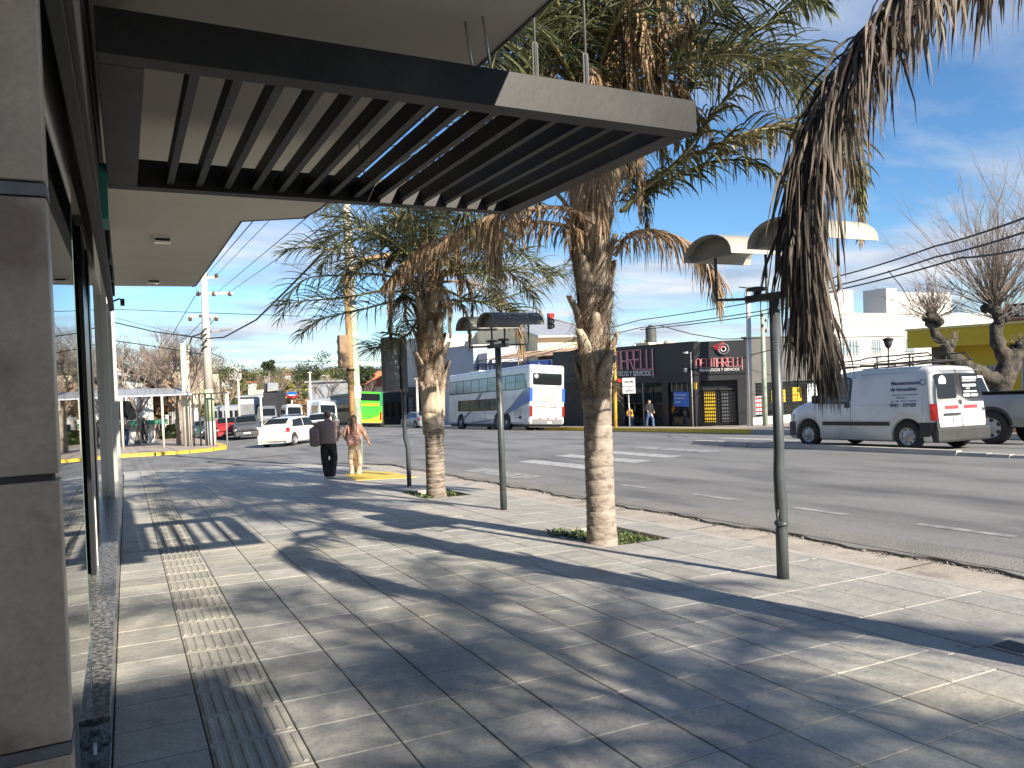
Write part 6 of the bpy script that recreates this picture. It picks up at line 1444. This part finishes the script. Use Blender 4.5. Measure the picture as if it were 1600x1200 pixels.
# ================================================================ buildings
def window(parent,x,y0,y1,z0,z1,bars=0,frame='white',glass='carglass',depth=.12,axis='x',bar='alu'):
    """a window in a wall facing -x at x (axis 'x') or facing -y at y=x (axis 'y')"""
    def P(a,b_,c): return (a,b_,c) if axis=='x' else (b_,a,c)
    def bx_(q,d0,d1,a0,a1,c0,c1):
        p0,p1=P(x+d0,a0,c0),P(x+d1,a1,c1); q.box(min(p0[0],p1[0]),max(p0[0],p1[0]),min(p0[1],p1[1]),max(p0[1],p1[1]),min(c0,c1),max(c0,c1))
    f=.07; q=MB(); bx_(q,-.05,.0,y0-f,y0,z0-f,z1+f); bx_(q,-.05,.0,y1,y1+f,z0-f,z1+f); bx_(q,-.05,.0,y0,y1,z1,z1+f); bx_(q,-.07,.0,y0,y1,z0-f,z0)
    o=q.build('window',M[frame],parent,w=True)
    q=MB(); bx_(q,-.02,-.004,y0,y1,z0,z1); q.build('pane',M[glass],o,w=True)
    if bars:
        for k in range(bars):
            yy=y0+(y1-y0)*(k+.5)/bars; q=MB(); bx_(q,-.10,-.075,yy-.02,yy+.02,z0-.05,z1+.05); q.build('bar',M[bar],o,w=True)
        for zz2 in (z0+.1,z1-.1): q=MB(); bx_(q,-.072,-.06,y0,y1,zz2-.015,zz2+.015); q.build('cross_bar',M[bar],o,w=True)
    return o
def ad31(px,py,X=31.0):
    d=ray(px,py); return CAMP+d*(X/d.x)
def ady(px,py,Y):
    d=ray(px,py); return CAMP+d*(Y/d.y)
# --- black tyre shop
ts=thing('tyre_shop','black painted tyre shop with outlined pink lettering and a chamfered corner','shop',(31,45,FW(31,45)))
ZT_=2.92; X0=31.0
def wallx(parent,name,m,y0,y1,z0,z1,x=X0,d=.3,bev=0):
    q=MB(); q.box(x,x+d,y0,y1,z0,z1); return q.build(name,M[m],parent,w=True,bevel=bev)
wallx(ts,'wall','black_wall',36.8,54.0,.95,ZT_)
ops=[(37.35,39.4,.45),(40.05,44.3,.45),(50.2,52.9,.45)]   # door, shop front, roller door
ye_=[36.8]+[v for o in ops for v in o[:2]]+[54.0]
for i in range(0,len(ye_),2): wallx(ts,'wall','black_wall',ye_[i],ye_[i+1],-3.6,.948)
for a,c,z in ops: wallx(ts,'wall','black_wall',a,c,z,.948)
q=MB(); q.box(X0+.002,60,37,54,2.5,2.7); q.box(33,33.3,37,54,-3.6,2.5); q.build('back_wall',M['interior'],ts,w=True)
q=MB(); q.quad((31.2,36.9,-2.35),(33,36.9,-2.4),(33,54,-3.1),(31.2,54,-3.05)); q.build('shop_floor',M['interior_floor'],ts,w=True)
q=MB(); q.prism([(30.95,36.8,ZT_),(31.35,36.8,ZT_),(31.35,54.05,ZT_),(30.95,54.05,ZT_)],(0,0,.05)); q.build('coping',M['black_wall'],ts,w=True)
q=MB(); q.box(30.96,30.998,36.85,54,.97,1.05); q.build('ledge',M['dark_wall'],ts,w=True)
# shop front bay
for k in range(4):
    y0=40.1+k*1.05; q=MB(); q.box(31.12,31.14,y0+.04,y0+1.0,-.9,.42); q.build('glass_pane',M['carglass'],ts,w=True)
    q=MB(); q.box(31.08,31.16,y0-.03,y0+.03,-2.6,.44); q.build('mullion',M['alu' if k==2 else 'black'],ts,w=True)
q=MB(); q.box(31.10,31.16,40.05,44.3,-1.0,-.92); q.build('transom',M['dark_wall'],ts,w=True)
for k in range(5): q=MB(); q.lathe([(.16,-.1),(.33,-.1),(.33,.1),(.16,.1)],16,Matrix.Translation((31.7,41+.7*k,-2.2))@Matrix.Rotation(R(90),4,'Y')); q.build('tyre_stock',M['rubber'],ts,w=True)
# door with poster
q=MB(); q.box(31.12,31.14,37.4,39.35,-2.4,.42); q.build('glass_pane',M['carglass'],ts,w=True)
for k in range(4): q=MB(); q.box(31.07,31.1,37.6+k*.5,37.63+k*.5,-.1,.42); q.build('bar',M['alu'],ts,w=True)
po=MB().box(31.06,31.075,37.45,38.95,-1.05,-.12).build('blue_poster',M['blue'],ts,w=True)
for k,(s,z,sz) in enumerate((('PROMOCIONES',-.38,.17),('EN CUBIERTAS',-.58,.15),('consulte',-.82,.18))): text('poster_print',s,sz,M['ltr_white'],po,(31.05,38.85,z),(0,-1,0),(0,0,1),.003,'LEFT',.95)
# roller door and perforated panel
q=MB(); q.box(31.12,31.15,50.2,52.9,-3.3,.44); rd=q.build('roller_door',M['dark_wall'],ts,w=True)
for k in range(12):
    q=MB(); q.box(31.09,31.12,50.2,52.9,-3.1+k*.29,-3.05+k*.29); q.build('slat',M['black_wall'],rd,w=True)
pp=MB().box(30.97,30.995,52.95,53.6,-2.8,.2).build('perforated_panel',M['dark_wall'],ts,w=True)
q=MB()
for i in range(5):
    for j in range(24): y=53.0+.12*i+.06*(j%2); z=-2.7+.12*j; q.box(30.95,30.968,y,y+.05,z,z+.05)
tag(q.build('perforation',M['poster_yellow'],pp,w=True),kind='stuff')
# corner chamfer section and the side wall (lit by the sun)
A_,B_=Vector((31,36.8,0)),Vector((33.2,34.6,0)); dch=(B_-A_).normalized(); nch=Vector((-dch.y*-1,0,0)); nch=Vector((-.7071,-.7071,0)); Lc=(B_-A_).length
def ch(name,m,s0,s1,z0,z1,o0=0,o1=.3,par=None):
    a=A_+dch*s0; c=A_+dch*s1; q=MB(); q.prism([a-nch*o0+Vector((0,0,z0)),c-nch*o0+Vector((0,0,z0)),c-nch*o1+Vector((0,0,z0)),a-nch*o1+Vector((0,0,z0))],(0,0,z1-z0)); return q.build(name,M[m],par or ts,w=True)
ch('chamfer_wall','dark_wall',0,Lc,.55,ZT_); ch('chamfer_wall','dark_wall',0,.35,-3,.548); ch('chamfer_wall','dark_wall',2.5,Lc,-3,.548); ch('door_recess','black_wall',.35,2.5,-3,.546,.35,.4)
ch('ledge','black_wall',0,Lc,.9,.97,-.04,0)
for s0,s1,m in ((.42,1.25,'poster_yellow'),(1.45,2.4,'panel_grey')):
    ch('door_frame','dark_wall',s0-.05,s1+.05,-.05,.06,.2,.34); d=ch('door_leaf',m,s0+.1,s1-.1,-2.0,-.15,.30,.34)
    for k in range(10): ch('grille_bar','black',s0,s1,-2.1+k*.21,-2.07+k*.21,.24,.28,d)
    for k in range(7): ch('grille_bar','black',s0+.05+k*(s1-s0-.1)/6-.015,s0+.05+k*(s1-s0-.1)/6+.015,-2.2,-.05,.22,.235,d)
ch('meter_box','poster_yellow',-.0,.0+.01,0,.01)
# drainpipe, cctv and notice by the corner
q=MB(); q.tube([(30.93,37.0,2.3),(30.93,37.0,-2.3)],.04,6); q.build('drain_pipe',M['alu'],ts,w=True)
q=MB(); q.box(30.7,30.95,37.2,37.45,2.25,2.35); q.build('security_camera',M['sign_white'],ts,w=True,bevel=.02)
q=MB(); q.box(30.75,30.95,37.3,37.5,1.1,1.35); q.build('alarm_box',M['alu'],ts,w=True,bevel=.03)
q=MB(); q.box(30.9,30.93,36.55,36.78,.05,.45); q.build('small_notice',M['poster_yellow'],ts,w=True)
for y in (44.8,42.6,40.0): q=MB(); q.lathe([(.02,0),(.09,.02),(.11,.12),(.02,.14)],8,Matrix.Translation((30.8,y,ZT_+.02))); q.build('floodlight',M['sign_white'],ts,w=True)
# lettering: outlined letters made of doubled strokes
GL_={'N':[[(0,0),(0,.85),(.15,1),(.45,1),(.6,.85),(.6,0)]],'E':[[(.6,0),(0,0),(0,1),(.6,1)],[(0,.5),(.5,.5)]],'U':[[(0,1),(0,0),(.6,0),(.6,1)]],'M':[[(0,0),(0,1),(.35,1),(.35,0)],[(.35,1),(.7,1),(.7,0)]],'A':[[(0,0),(0,1),(.6,1),(.6,0)],[(0,.45),(.6,.45)]],'R':[[(0,0),(0,1),(.6,1),(.6,.5),(0,.5)],[(.25,.5),(.6,0)]],'L':[[(0,1),(0,0),(.5,0)]],'I':[[(0,1),(0,-.42)]]}
def neon(parent,word,o,rt,up,Hh,adv,m1='pink',m2='ltr_white',n=None,scalex=1.0):
    x=0
    for c_ in word:
        b=MB()
        for st in GL_[c_]:
            for k,off in enumerate((-.055,.055)):
                pts=[]
                for (a,z) in st: pts.append(o+rt*((x+a*.78*scalex+off*.5)*Hh)+up*((z*(1-.0)+off*.5*(1 if z>.4 else -1))*Hh)+n*.03)
                b.mi=k; b.tube(pts,.018*Hh/.8,4)
        b.build('letter_'+c_.lower(),[M[m1],M['rosewhite']],parent,w=True); x+=adv[c_] if isinstance(adv,dict) else adv
    return x
adv={'N':.60,'E':.57,'U':.58,'M':.68,'A':.58,'R':.58,'L':.50,'I':.3}
tot=sum(adv[c] for c in 'NEUMARELLI')*1.28
o=Vector((30.96,40.75+tot-.3,1.38)); neon(ts,'NEUMARELLI',o,Vector((0,-1,0)),Vector((0,0,1)),1.28,adv,n=Vector((-1,0,0)))
text('shop_lettering','NEUMÁTICOS Y SERVICIOS'.replace('Á','A'),.50,M['ltr_white'],ts,(30.96,46.3,.93),(0,-1,0),(0,0,1),.008,'LEFT',.86,.004)
o=A_+dch*.12+nch*.06+Vector((0,0,1.36)); neon(ts,'NEUMARELLI',o,dch,Vector((0,0,1)),.52,adv,m1='red',n=nch)
text('shop_lettering','NEUMATICOS Y SERVICIOS',.24,M['ltr_white'],ts,A_+dch*.32+nch*.05+Vector((0,0,1.10)),dch,(0,0,1),.006,'LEFT',.80,.003)
# emblem above: winged wheel
q=MB(); cw_=A_+dch*1.75+nch*.07+Vector((0,0,2.42)); q.tube([cw_+dch*.30*math.cos(a)+Vector((0,0,.30*math.sin(a))) for a in [k*.4 for k in range(17)]],.06,6); q.build('emblem_wheel',M['panel_grey'],ts,w=True)
q=MB(); q.tube([cw_+dch*.14*math.cos(a)+Vector((0,0,.14*math.sin(a))) for a in [k*.5 for k in range(14)]],.03,6); q.build('emblem_hub',M['ltr_white'],ts,w=True)
q=MB()
for k in range(4): q.tube([cw_+dch*(-.35-.08*k)+Vector((0,0,-.12+.09*k)),cw_+dch*(-.1)+Vector((0,0,.05+.1*k)),cw_+dch*(.05)+Vector((0,0,.22+.08*k))],.035,5)
q.build('emblem_wing',M['red'],ts,w=True)
# grey wall with barred shop window
gw=thing('grey_shop','grey rendered shop wall with a long barred window and posters','shop',(36,34.6,FW(36,34.6)))
q=MB(); q.box(33.2,40.2,34.6,34.9,.30,3.02); q.build('wall',M['grey_wall'],gw,w=True)
q=MB(); q.box(33.2,40.2,34.6,34.9,-3,-1.75); q.build('wall',M['white'],gw,w=True)
for a,c in ((33.2,33.75),(39.4,40.2)): q=MB(); q.box(a,c,34.6,34.9,-1.748,.298); q.build('wall',M['grey_wall'],gw,w=True)
q=MB(); q.box(33.76,39.4,34.75,34.77,-1.75,.30); q.build('shop_window',M['carglass'],gw,w=True)
for x0,x1,z0,z1,m in ((33.8,34.6,-1.6,-.5,'poster_white'),(35.15,36.3,-.95,-.2,'poster_yellow'),(36.9,37.7,-.95,-.1,'poster_yellow'),(38.2,39.2,-1.1,.1,'poster_white')):
    pq=MB().box(x0,x1,34.71,34.725,z0,z1).build('poster',M[m],gw,w=True)
    if m=='poster_yellow': text('poster_print','VENDE' if x0<36 else 'SE',.26,M['red'],pq,(x0+.08,34.70,z0+.3),(1,0,0),(0,0,1),.002)
    if x0<34:
        for k in range(4): MB().box(x0,x1,34.70,34.708,z0+.12+.26*k,z0+.22+.26*k).build('poster_stripe',M['red'],pq,w=True)
for k in range(9): q=MB(); q.box(33.76,39.4,34.585,34.597,-1.7+.23*k,-1.68+.23*k); q.build('grille_bar',M['wire'],gw,w=True)
for k in range(29): q=MB(); q.box(33.78+.2*k,33.8+.2*k,34.57,34.583,-1.75,.28); q.build('grille_bar',M['wire'],gw,w=True)
q=MB(); q.box(33.1,40.3,34.55,34.98,3.022,3.09); q.build('coping',M['grey_wall'],gw,w=True)
# white building with rooftop boxes
wb=thing('white_building','two storey white building with barred windows and boxes on its roof','building',(48,35,FW(48,35)))
q=MB(); q.box(40.25,58,35,38.2,-3.5,4.45); q.build('wall',M['white'],wb,w=True)
q=MB(); q.box(40.2,58.05,34.94,35.2,4.452,4.54); q.build('coping',M['white'],wb,w=True)
for (x0,x1,y0,y1,z) in ((42.3,44.8,36.5,38.1,6.25),(47.8,48.9,36.2,38.1,6.4),(48.92,55.6,36.6,38.1,6.2)):
    q=MB(); q.box(x0,x1,y0,y1,4.455,z); q.build('roof_box',M['white'],wb,w=True)
q=MB(); q.box(41,51,34.88,34.998,1.20,1.32); q.box(41,51,34.88,34.998,3.0,3.1); q.box(41,41.15,34.88,34.998,1.321,2.999); q.build('wall_moulding',M['white'],wb,w=True)
for x0,x1 in ((41.5,43.3),(44.6,45.5),(48.0,48.9)): window(wb,35.0,x0,x1,1.75,2.75,6 if x0<44 else 4,axis='y',glass='curtain',bar='white' )
q=MB(); q.box(43.1,44.3,34.9,34.999,-.5,.5); q.build('poster_board',M['black_matt'],wb,w=True)
q=MB(); q.tube([(42.6,34.6,-2.6),(42.5,34.6,.6)],.13,8); q.build('ochre_pipe',M['rust'],wb,w=True)
# yellow building
yb=thing('yellow_shop','yellow single storey shop with a deep parapet at the right edge','shop',(31,17,FW(31,17)))
q=MB(); q.box(31,44,10,21.2,-2.2,2.55); q.build('wall',M['yellow_wall'],yb,w=True)
q=MB(); q.box(29.95,44,9.9,21.75,1.90,2.62); q.build('parapet',M['yellow_wall'],yb,w=True,bevel=.02)
q=MB(); q.box(29.9,44.05,9.85,21.8,2.622,2.72); q.build('coping',mat('pale_yellow',(.68,.60,.22),rough=.8),yb,w=True)
q=MB(); q.box(30.6,30.995,20.7,21.1,-2,1.895); q.build('brown_pillar',mat('brown_panel',(.12,.07,.055),rough=.7),yb,w=True)
for y0,y1 in ((16.2,17.6),(18.4,19.9)):
    window(yb,31.0,y0,y1,-.2,1.0,9,glass='curtain',frame='white',bar='white')
for y in (15.9,14.0): q=MB(); q.box(30.6,30.99,y-.9,y-.55,-2,1.895); q.build('pillar',M['yellow_wall'],yb,w=True)
q=MB(); q.box(30.90,30.995,13,15.3,-2,1.2); q.build('shop_front',M['dark_wall'],yb,w=True)
sg_=thing('shop_sign','dark shop sign with white capitals above the yellow shop at the right edge','sign',(30.6,17,2.6))
q=MB(); q.box(30.55,30.75,12,17.9,2.9,3.42); q.build('sign_box',M['dark_wall'],sg_,w=True)
q=MB(); q.box(30.5,30.546,12,17.95,2.74,2.885); q.build('sign_rail',mat('terracotta_rail',(.30,.13,.09),rough=.7),sg_,w=True)
text('lettering','MI',.5,M['ltr_white'],sg_,(30.54,17.72,2.97),(0,-1,0),(0,0,1),.01,'LEFT',1.0,.02)
q=MB(); q.box(32,34,16.2,17.6,2.75,3.9); q.build('chimney_stack',M['brick'],yb,w=True)
# --- row behind the double decker
wh=thing('warehouse','low warehouse with a curved rusty roof and a blue and navy fascia','warehouse',(31,62,FW(31,62)))
q=MB(); q.box(31,45,54.2,70,-4,2.1); q.build('wall',M['blue_grey'],wh,w=True)
for k in range(13):
    y0=54.3+k*.96+(0); q=MB(); zt=[(31.2+i*1.2,2.45+1.05*math.sin(math.pi*(.5+i/8*.5)) if False else 2.4+1.0*math.sin(math.pi*min(1,(i+1)/9))) for i in range(9)]
    q.add([(x,y0+dy,z+.02*(k%2)) for dy in (0,.94) for x,z in zt],[(i,i+1,9+i+1,9+i) for i in range(8)]); o=q.build('roof_sheet',M['rust'],wh,w=True); s_=o.modifiers.new('thickness','SOLIDIFY'); s_.thickness=.05
q=MB(); q.box(30.99,31.3,54.25,66.9,2.101,2.42); q.build('wall_head',M['white'],wh,w=True)
q=MB(); q.box(31.0,31.5,66.6,68.6,2.101,3.4); q.build('corner_pier',M['white'],wh,w=True)
fs_=MB().box(30.8,30.985,54.4,57.8,1.2,2.35).build('blue_sign',M['blue'],wh,w=True)
fs2=MB().box(30.8,30.985,57.9,70,1.5,2.40).build('navy_sign',M['navy'],wh,w=True)
text('lettering','ALL & V',.8,M['ltr_white'],fs2,(30.79,68.2,1.68),(0,-1,0),(0,0,1),.01,'LEFT',1.2)
q=MB(); q.prism([(30.78,56.3,1.95),(30.78,55.5,1.95),(30.78,55.9,2.3)],(-.02,0,0)); q.build('emblem',M['ltr_white'],fs_,w=True)
gb_=thing('grey_building','plain blue grey building left of the rusty warehouse roof','building',(31,75,FW(31,75)))
q=MB(); q.box(30.5,44,68.7,80,-4.4,4.2); q.build('wall',M['blue_grey'],gb_,w=True)
q=MB(); q.box(30.4,44,68.6,80.1,4.2,4.3); q.build('coping',M['white'],gb_,w=True)
cg=thing('gabled_house','cream gabled house rising behind the blue grey building','house',(36,72,FW(36,72)))
q=MB(); q.prism([(36.5,66.5,-3),(36.5,84,-3),(36.5,84,5.6),(36.5,77,7.2),(36.5,66.5,5.0)],(8,0,0)); q.build('wall',M['cream'],cg,w=True)
q=MB(); q.prism([(36.1,65.6,4.75),(36.1,77,7.22),(36.1,77,7.42),(36.1,65.6,4.95)],(9,0,0)); q.build('roof',M['zinc'],cg,w=True)
ws=thing('white_warehouse','white building with a dark ground floor behind the smaller palm','building',(31,90,FW(31,90)))
q=MB(); q.box(31.5,50,81,97,.1,6.0); q.build('wall',M['white'],ws,w=True)
q=MB(); q.box(31,50,81,97,-6,.098); q.build('ground_floor',M['dark_wall'],ws,w=True)
for k in range(7):
    q=MB(); q.box(30.93,30.998,81.6+k*2.2,83.2+k*2.2,-4.6,-1.2); d=q.build('shutter',M['panel_grey'] if k%2 else M['black_wall'],ws,w=True)
    for j in range(7): MB().box(30.9,30.929,81.7+k*2.2,83.1+k*2.2,-4.4+.45*j,-4.34+.45*j).build('slat',M['blue_grey'],d,w=True)
oh=thing('orange_roof_house','small house with an orange tiled roof left of the grey sign panel','house',(31,103,FW(31,103)))
q=MB(); q.box(31,42,98,110,-6,.2); q.build('wall',M['cream'],oh,w=True)
q=MB(); q.prism([(30.4,97.6,.2),(30.4,111,.2),(33.5,111,2.1),(33.5,97.6,2.1)],(.0,0,.15)); rf=q.build('roof',M['redtile'],oh,w=True)
for k in range(13): q=MB(); q.tube([(30.3,98+k,.38),(33.5,98+k,2.3)],.12,6); q.build('tile_row',M['redtile'],rf,w=True)
# water tank over the tyre shop
wt=thing('water_tank','dark plastic water tank on a white stand above the black shop','tank',(41,50,3))
p=ad(1017,521,62); q=MB(); q.box(p.x-1.0,p.x+1.0,p.y-1,p.y+1,p.z-2.6,p.z-.75); q.build('stand',M['cream'],wt,w=True)
q=MB(); q.lathe([(.45,-.75),(.45,-.6),(.42,-.5),(.45,-.3),(.42,-.1),(.45,.1),(.42,.3),(.44,.42),(.2,.6),(.18,.68),(.01,.7)],18,Matrix.Translation(p)); q.build('tank',M['tank'],wt,w=True)
p2=ad(1005,545,62); hs_=thing('gabled_house','cream house gable peeping over the black shop roof','house',tuple(p2)); q=MB(); a=ad(985,546,62);b2=ad(1040,546,62);c_=ad(1012,529,62); q.prism([a-Vector((0,0,3)),b2-Vector((0,0,3)),b2,c_,a],(2.5,4,0)); q.build('wall',M['cream'],hs_,w=True)
p3=ad(1046,536,60); t=thing('water_tank','small pale roof tank right of the dark water tank','tank',tuple(p3)); q=MB(); q.lathe([(.5,-1),(.5,0),(.35,.2),(.01,.25)],14,Matrix.Translation(p3)); q.build('tank',M['pole_concrete'],t,w=True)

# --- left background: gabled house behind the shelter
gh=thing('gabled_house','white gabled house with dark beams and a tiled roof behind the shelter','house',(-3,58,CB(-3,58)))
q=MB(); q.prism([(-14,56,-2.4),(1.6,56,-2.4),(1.6,56,1.2),(-4.4,56,5.8),(-14,56,-.5)],(0,9,0)); q.build('wall',M['white'],gh,w=True)
def beam(a,c,m='dark_wall',h_=.22): q=MB(); bar(q,a,c,h_,.16); q.build('timber_beam',M[m],gh,w=True)
beam((2.9,55.7,.80),(-4.6,55.7,6.15),h_=.34); beam((.9,55.85,1.9),(-4,55.85,2.9)); beam((-.9,55.85,3.3),(-4,55.85,1.5)); beam((-3,55.85,-2),(-3,55.85,4.6))
q=MB(); q.prism([(-4.4,55.95,5.95),(2.8,55.95,.75),(2.9,55.95,.95),(-4.4,55.95,6.2)],(0,10,0)); q.build('roof',M['redtile'],gh,w=True)
q=MB(); q.box(-3.6,-2.6,57,58,4,7.6); q.build('chimney',M['brick'],gh,w=True)
for x in (-2.2,-.4): window(gh,56.0,x,x+.9,-.6,.5,axis='y',frame='dark_wall')
q=MB(); q.box(-6,2.4,55.2,55.9,-1.05,-.75); q.build('green_awning',mat('green_awning',(.05,.22,.12),rough=.7),gh,w=True)
# buildings and boxes down the street
def block(label,px0,px1,pt,pb,d,m,depth=10,name='shop',cat='shop',roof=None,win=0,dd=0,glass='carglass'):
    a=ad(px0,pb,d); c=ad(px1,pb,d+dd); top=ad(px0,pt,d).z; t=thing(name,label,cat,(a.x,a.y,a.z))
    v=Vector((a.y-c.y,c.x-a.x,0)).normalized()*depth
    q=MB(); q.prism([Vector((p.x,p.y,a.z-2)) for p in (a,c,c+v,a+v)],(0,0,top-a.z+2)); q.build('wall',M[m],t,w=True)
    if roof:
        e=(c-a).normalized()*.4; n_=v.normalized()*.4; q=MB(); q.prism([Vector((p.x,p.y,top+.01)) for p in (a-e-n_,c+e-n_,c+v+e,a+v-e)],(0,0,.25)); q.build('roof',M[roof],t,w=True)
    for k in range(win):
        f0,f1=(k+.2)/win,(k+.8)/win; p0=a.lerp(c,f0)-v.normalized()*.03; p1=a.lerp(c,f1)-v.normalized()*.03; zz0=a.z+.25*(top-a.z); zz1=a.z+.72*(top-a.z)
        q=MB(); q.prism([(p0.x,p0.y,zz0),(p1.x,p1.y,zz0),(p1.x,p1.y,zz1),(p0.x,p0.y,zz1)],v.normalized()*.025); w_=q.build('window',M[glass],t,w=True)
    return t
block('white flat roofed shop left of the grey sign tower',375,413,621,660,112,'white',8,roof='zinc',win=3)
block('grey shop front under the white shop sign',398,416,622,660,108,'blue_grey',5,win=1)
tw=block('dark grey sign tower with a pale box on top, above the queue of cars',413,434,612,660,104,'dark_wall',4,name='sign_tower',cat='tower',win=0)
a=ad(418,598,103.5); c=ad(435,598,103.5); q=MB(); q.prism([a,c,ad(435,610,103.5),ad(418,610,103.5)],(.5,3,0)); q.build('pale_box',M['zinc'],tw,w=True)
a=ad(412,599,103.8); c=ad(418,599,103.8); q=MB(); q.prism([a,c,ad(418,612,103.8),ad(412,612,103.8)],(.5,3,0)); q.build('tower_side',M['dark_wall'],tw,w=True)
block('cream house behind the white shop',388,413,610,625,125,'cream',6,name='house',cat='house')
block('orange ochre building behind the bare trees left of the concrete pole',270,288,582,612,120,'cream',8,name='apartment_block',cat='building',win=3)
block('ochre apartment block behind the concrete pole',288,312,586,612,118,'cream',8,name='apartment_block',cat='building',win=4)
block('long low shop row with pale fascia behind the queue',325,374,636,660,100,'zinc',6,win=6)
block('grey roofed shed right of the oval sign',482,552,598,625,118,'zinc',10,name='shed',cat='shed',roof='zinc')
block('low white shop with an open front below the oval sign',444,462,640,662,108,'blue_grey',5,win=1,roof='zinc')
block('blue grey shed behind the vans',480,506,625,645,100,'blue_grey',5,name='shed',cat='shed')
block('dark shop behind the green coach',600,640,614,664,96,'dark_wall',5,win=4)
block('white stall row under the trees behind the shelter',190,262,646,692,74,'white',5,name='market_stall',cat='stall',win=5)
block('white kiosk between the bare trees',272,290,640,690,70,'white',3,name='kiosk',cat='kiosk',win=1)
# oval shop sign
t=thing('oval_sign','oval blue and red shop sign on a post among russet trees','sign',tuple(ad(457,660,110)))
q=MB(); q.tube([ad(457,660,110),ad(456,625,110)],.12,6); q.build('post',M['pole_concrete'],t,w=True)
for m,z0,z1 in (('blue',0,1),('red',-1,0)):
    c=ad(456,617,110); q=MB(); pts=[c+Vector((math.cos(a_)*.82,math.sin(0),0))*0 for a_ in (0,)]
    pts=[c+_r*(.78*math.cos(a_))+Vector((0,0,.48*math.sin(a_))) for a_ in ([math.pi*k/10 for k in range(11)] if z0==0 else [math.pi+math.pi*k/10 for k in range(11)])]
    q.prism(pts,_f*.2); q.build('sign_face',M[m],t,w=True)
q=MB(); bar(q,ad(451,617.5,109.8),ad(461,617.5,109.8),.12,.05); q.build('sign_band',M['ltr_white'],t,w=True)
# ================================================================ the hill
def hillz(px,d):   # crest line of the wooded hill in metres
    return 0
b=MB(); vs=[]; nx,ny=40,14
def HZ(x,y):
    r=math.hypot(x,y); base=RD(max(-60,min(60,x)),min(y,260))
    cr_=7+2.0*math.sin(x*.011+1)+1.2*math.sin(x*.031)+.8*math.sin(x*.07)
    cr_*=lerp(x,[-260,-60,60,240,500],[2.2,1.8,1.0,.8,.5])
    return base+(cr_+6.4)*smooth01((r-170)/300)*.75
for j in range(ny+1):
    for i in range(nx+1):
        a=-.55+1.75*i/nx; r=150+ (480-150)*j/ny; x,y=r*math.sin(a),r*math.cos(a); vs.append((x,y,HZ(x,y)))
b.smooth=True; b.add(vs,[(j*(nx+1)+i,j*(nx+1)+i+1,(j+1)*(nx+1)+i+1,(j+1)*(nx+1)+i) for j in range(ny) for i in range(nx)]); tag(b.build('hill',M['hill']),kind='structure')
b=MB(); rh=random.Random(12)
def puff(b,c,r,n,s,rg,flat=.75):
    for k in range(n):
        u=Vector((rg.gauss(0,1),rg.gauss(0,1),rg.gauss(0,1))).normalized()*r*(rg.random()**.35); u.z*=flat; p=c+u*(1+.25*noise.noise(u*1.5+c))
        a=Vector((rg.uniform(-1,1),rg.uniform(-1,1),rg.uniform(-.5,1))).normalized(); e=a.orthogonal().normalized(); f=a.cross(e); ss=s*rg.uniform(.6,1.3)
        b.add([p+e*ss,p+f*ss*.7,p-e*ss,p-f*ss*.7],[(0,1,2,3)])
b.mi=0
for k in range(1500):
    a=rh.uniform(-.42,1.0); r=rh.uniform(175,430); x,y=r*math.sin(a),r*math.cos(a); z=HZ(x,y); R_=rh.uniform(1.6,3.6)*(1+r/900)
    b.mi=rh.choice((0,0,0,0,1,1,2,3)); puff(b,Vector((x,y,z+R_*.5)),R_,170,.24+R_*.065,rh)
tag(b.build('hill_woods',[M['foliage_hill'],M['foliage_dark'],M['foliage_yellow'],M['foliage_rust']]),'mixed green and russet woods covering the hill','woods',None,'stuff')
def leafy(label,px,py,d,r,m,seed,h=3,name='leafy_tree'):
    p=ad(px,py,d); t=thing(name,label,'tree',(p.x,p.y,p.z-r-h)); q=MB(); q.tube([p-Vector((0,0,r+h+1)),p-Vector((0,0,r*.3))],[.25,.12],7); q.build('trunk',M['bark_light'],t,w=True)
    b=MB(); rg=random.Random(seed)
    for k in range(9): puff(b,p+Vector((rg.uniform(-1,1)*r*.7,rg.uniform(-1,1)*r*.7,rg.uniform(-.6,.6)*r)),r*.55,150,.22,rg,.8)
    b.build('crown',M[m],t,w=True)
leafy('dark spreading tree on the skyline between the concrete pole and the palm',420,572,190,1.6,'foliage_dark',1,7)
leafy('broad dark conifer on the hill left of the palm leaves',487,578,180,4.2,'foliage_dark',2,4)
leafy('yellow green tree low on the hill right of the conifer',507,600,170,2.6,'foliage_yellow',3)
leafy('pale green tree on the hill above the sign tower',437,592,200,4,'foliage_hill',4)
leafy('yellowish tree just above the sign tower',443,603,150,1.8,'foliage_yellow',5)
leafy('russet leaved tree below the oval sign',462,636,114,2.6,'foliage_rust',6,1)
leafy('russet leaved tree left of the vans',480,640,112,2.0,'foliage_rust',7,1)
leafy('brown leaved tree behind the shelter, over the walking people',228,628,60,2.1,'foliage_rust',8,1)
leafy('dark evergreen shrub behind the shelter posts',244,645,63,1.0,'foliage_dark',9,1)
leafy('dark bush by the kiosk under the bare trees',270,680,60,.8,'foliage_dark',10,.2)
leafy('olive green tree right of the tall concrete pole in the distance',355,600,160,4.5,'foliage_hill',11)
leafy('dark tree behind the ochre signal pole',585,600,150,4.5,'foliage_dark',12)
leafy('dark tall tree between the mossy pole and the grey sign panel',566,585,110,2.2,'foliage_dark',13,5)
for k,(px,py,w_,h_) in enumerate(((363,578,10,9),(444,588,5,5),(505,589,7,6),(350,596,7,4),(416,590,6,4),(390,600,5,4))):
    block('small pale house among the trees on the hill, %s'%(('the largest and leftmost','right of the skyline tree','below the broad conifer','under the largest house','in the middle of the slope','lowest on the slope')[k]),px-w_/2,px+w_/2,py-h_/2,py+h_/2,230,'white',5,name='hill_house',cat='house',win=1,roof='redtile' if k%2 else None)
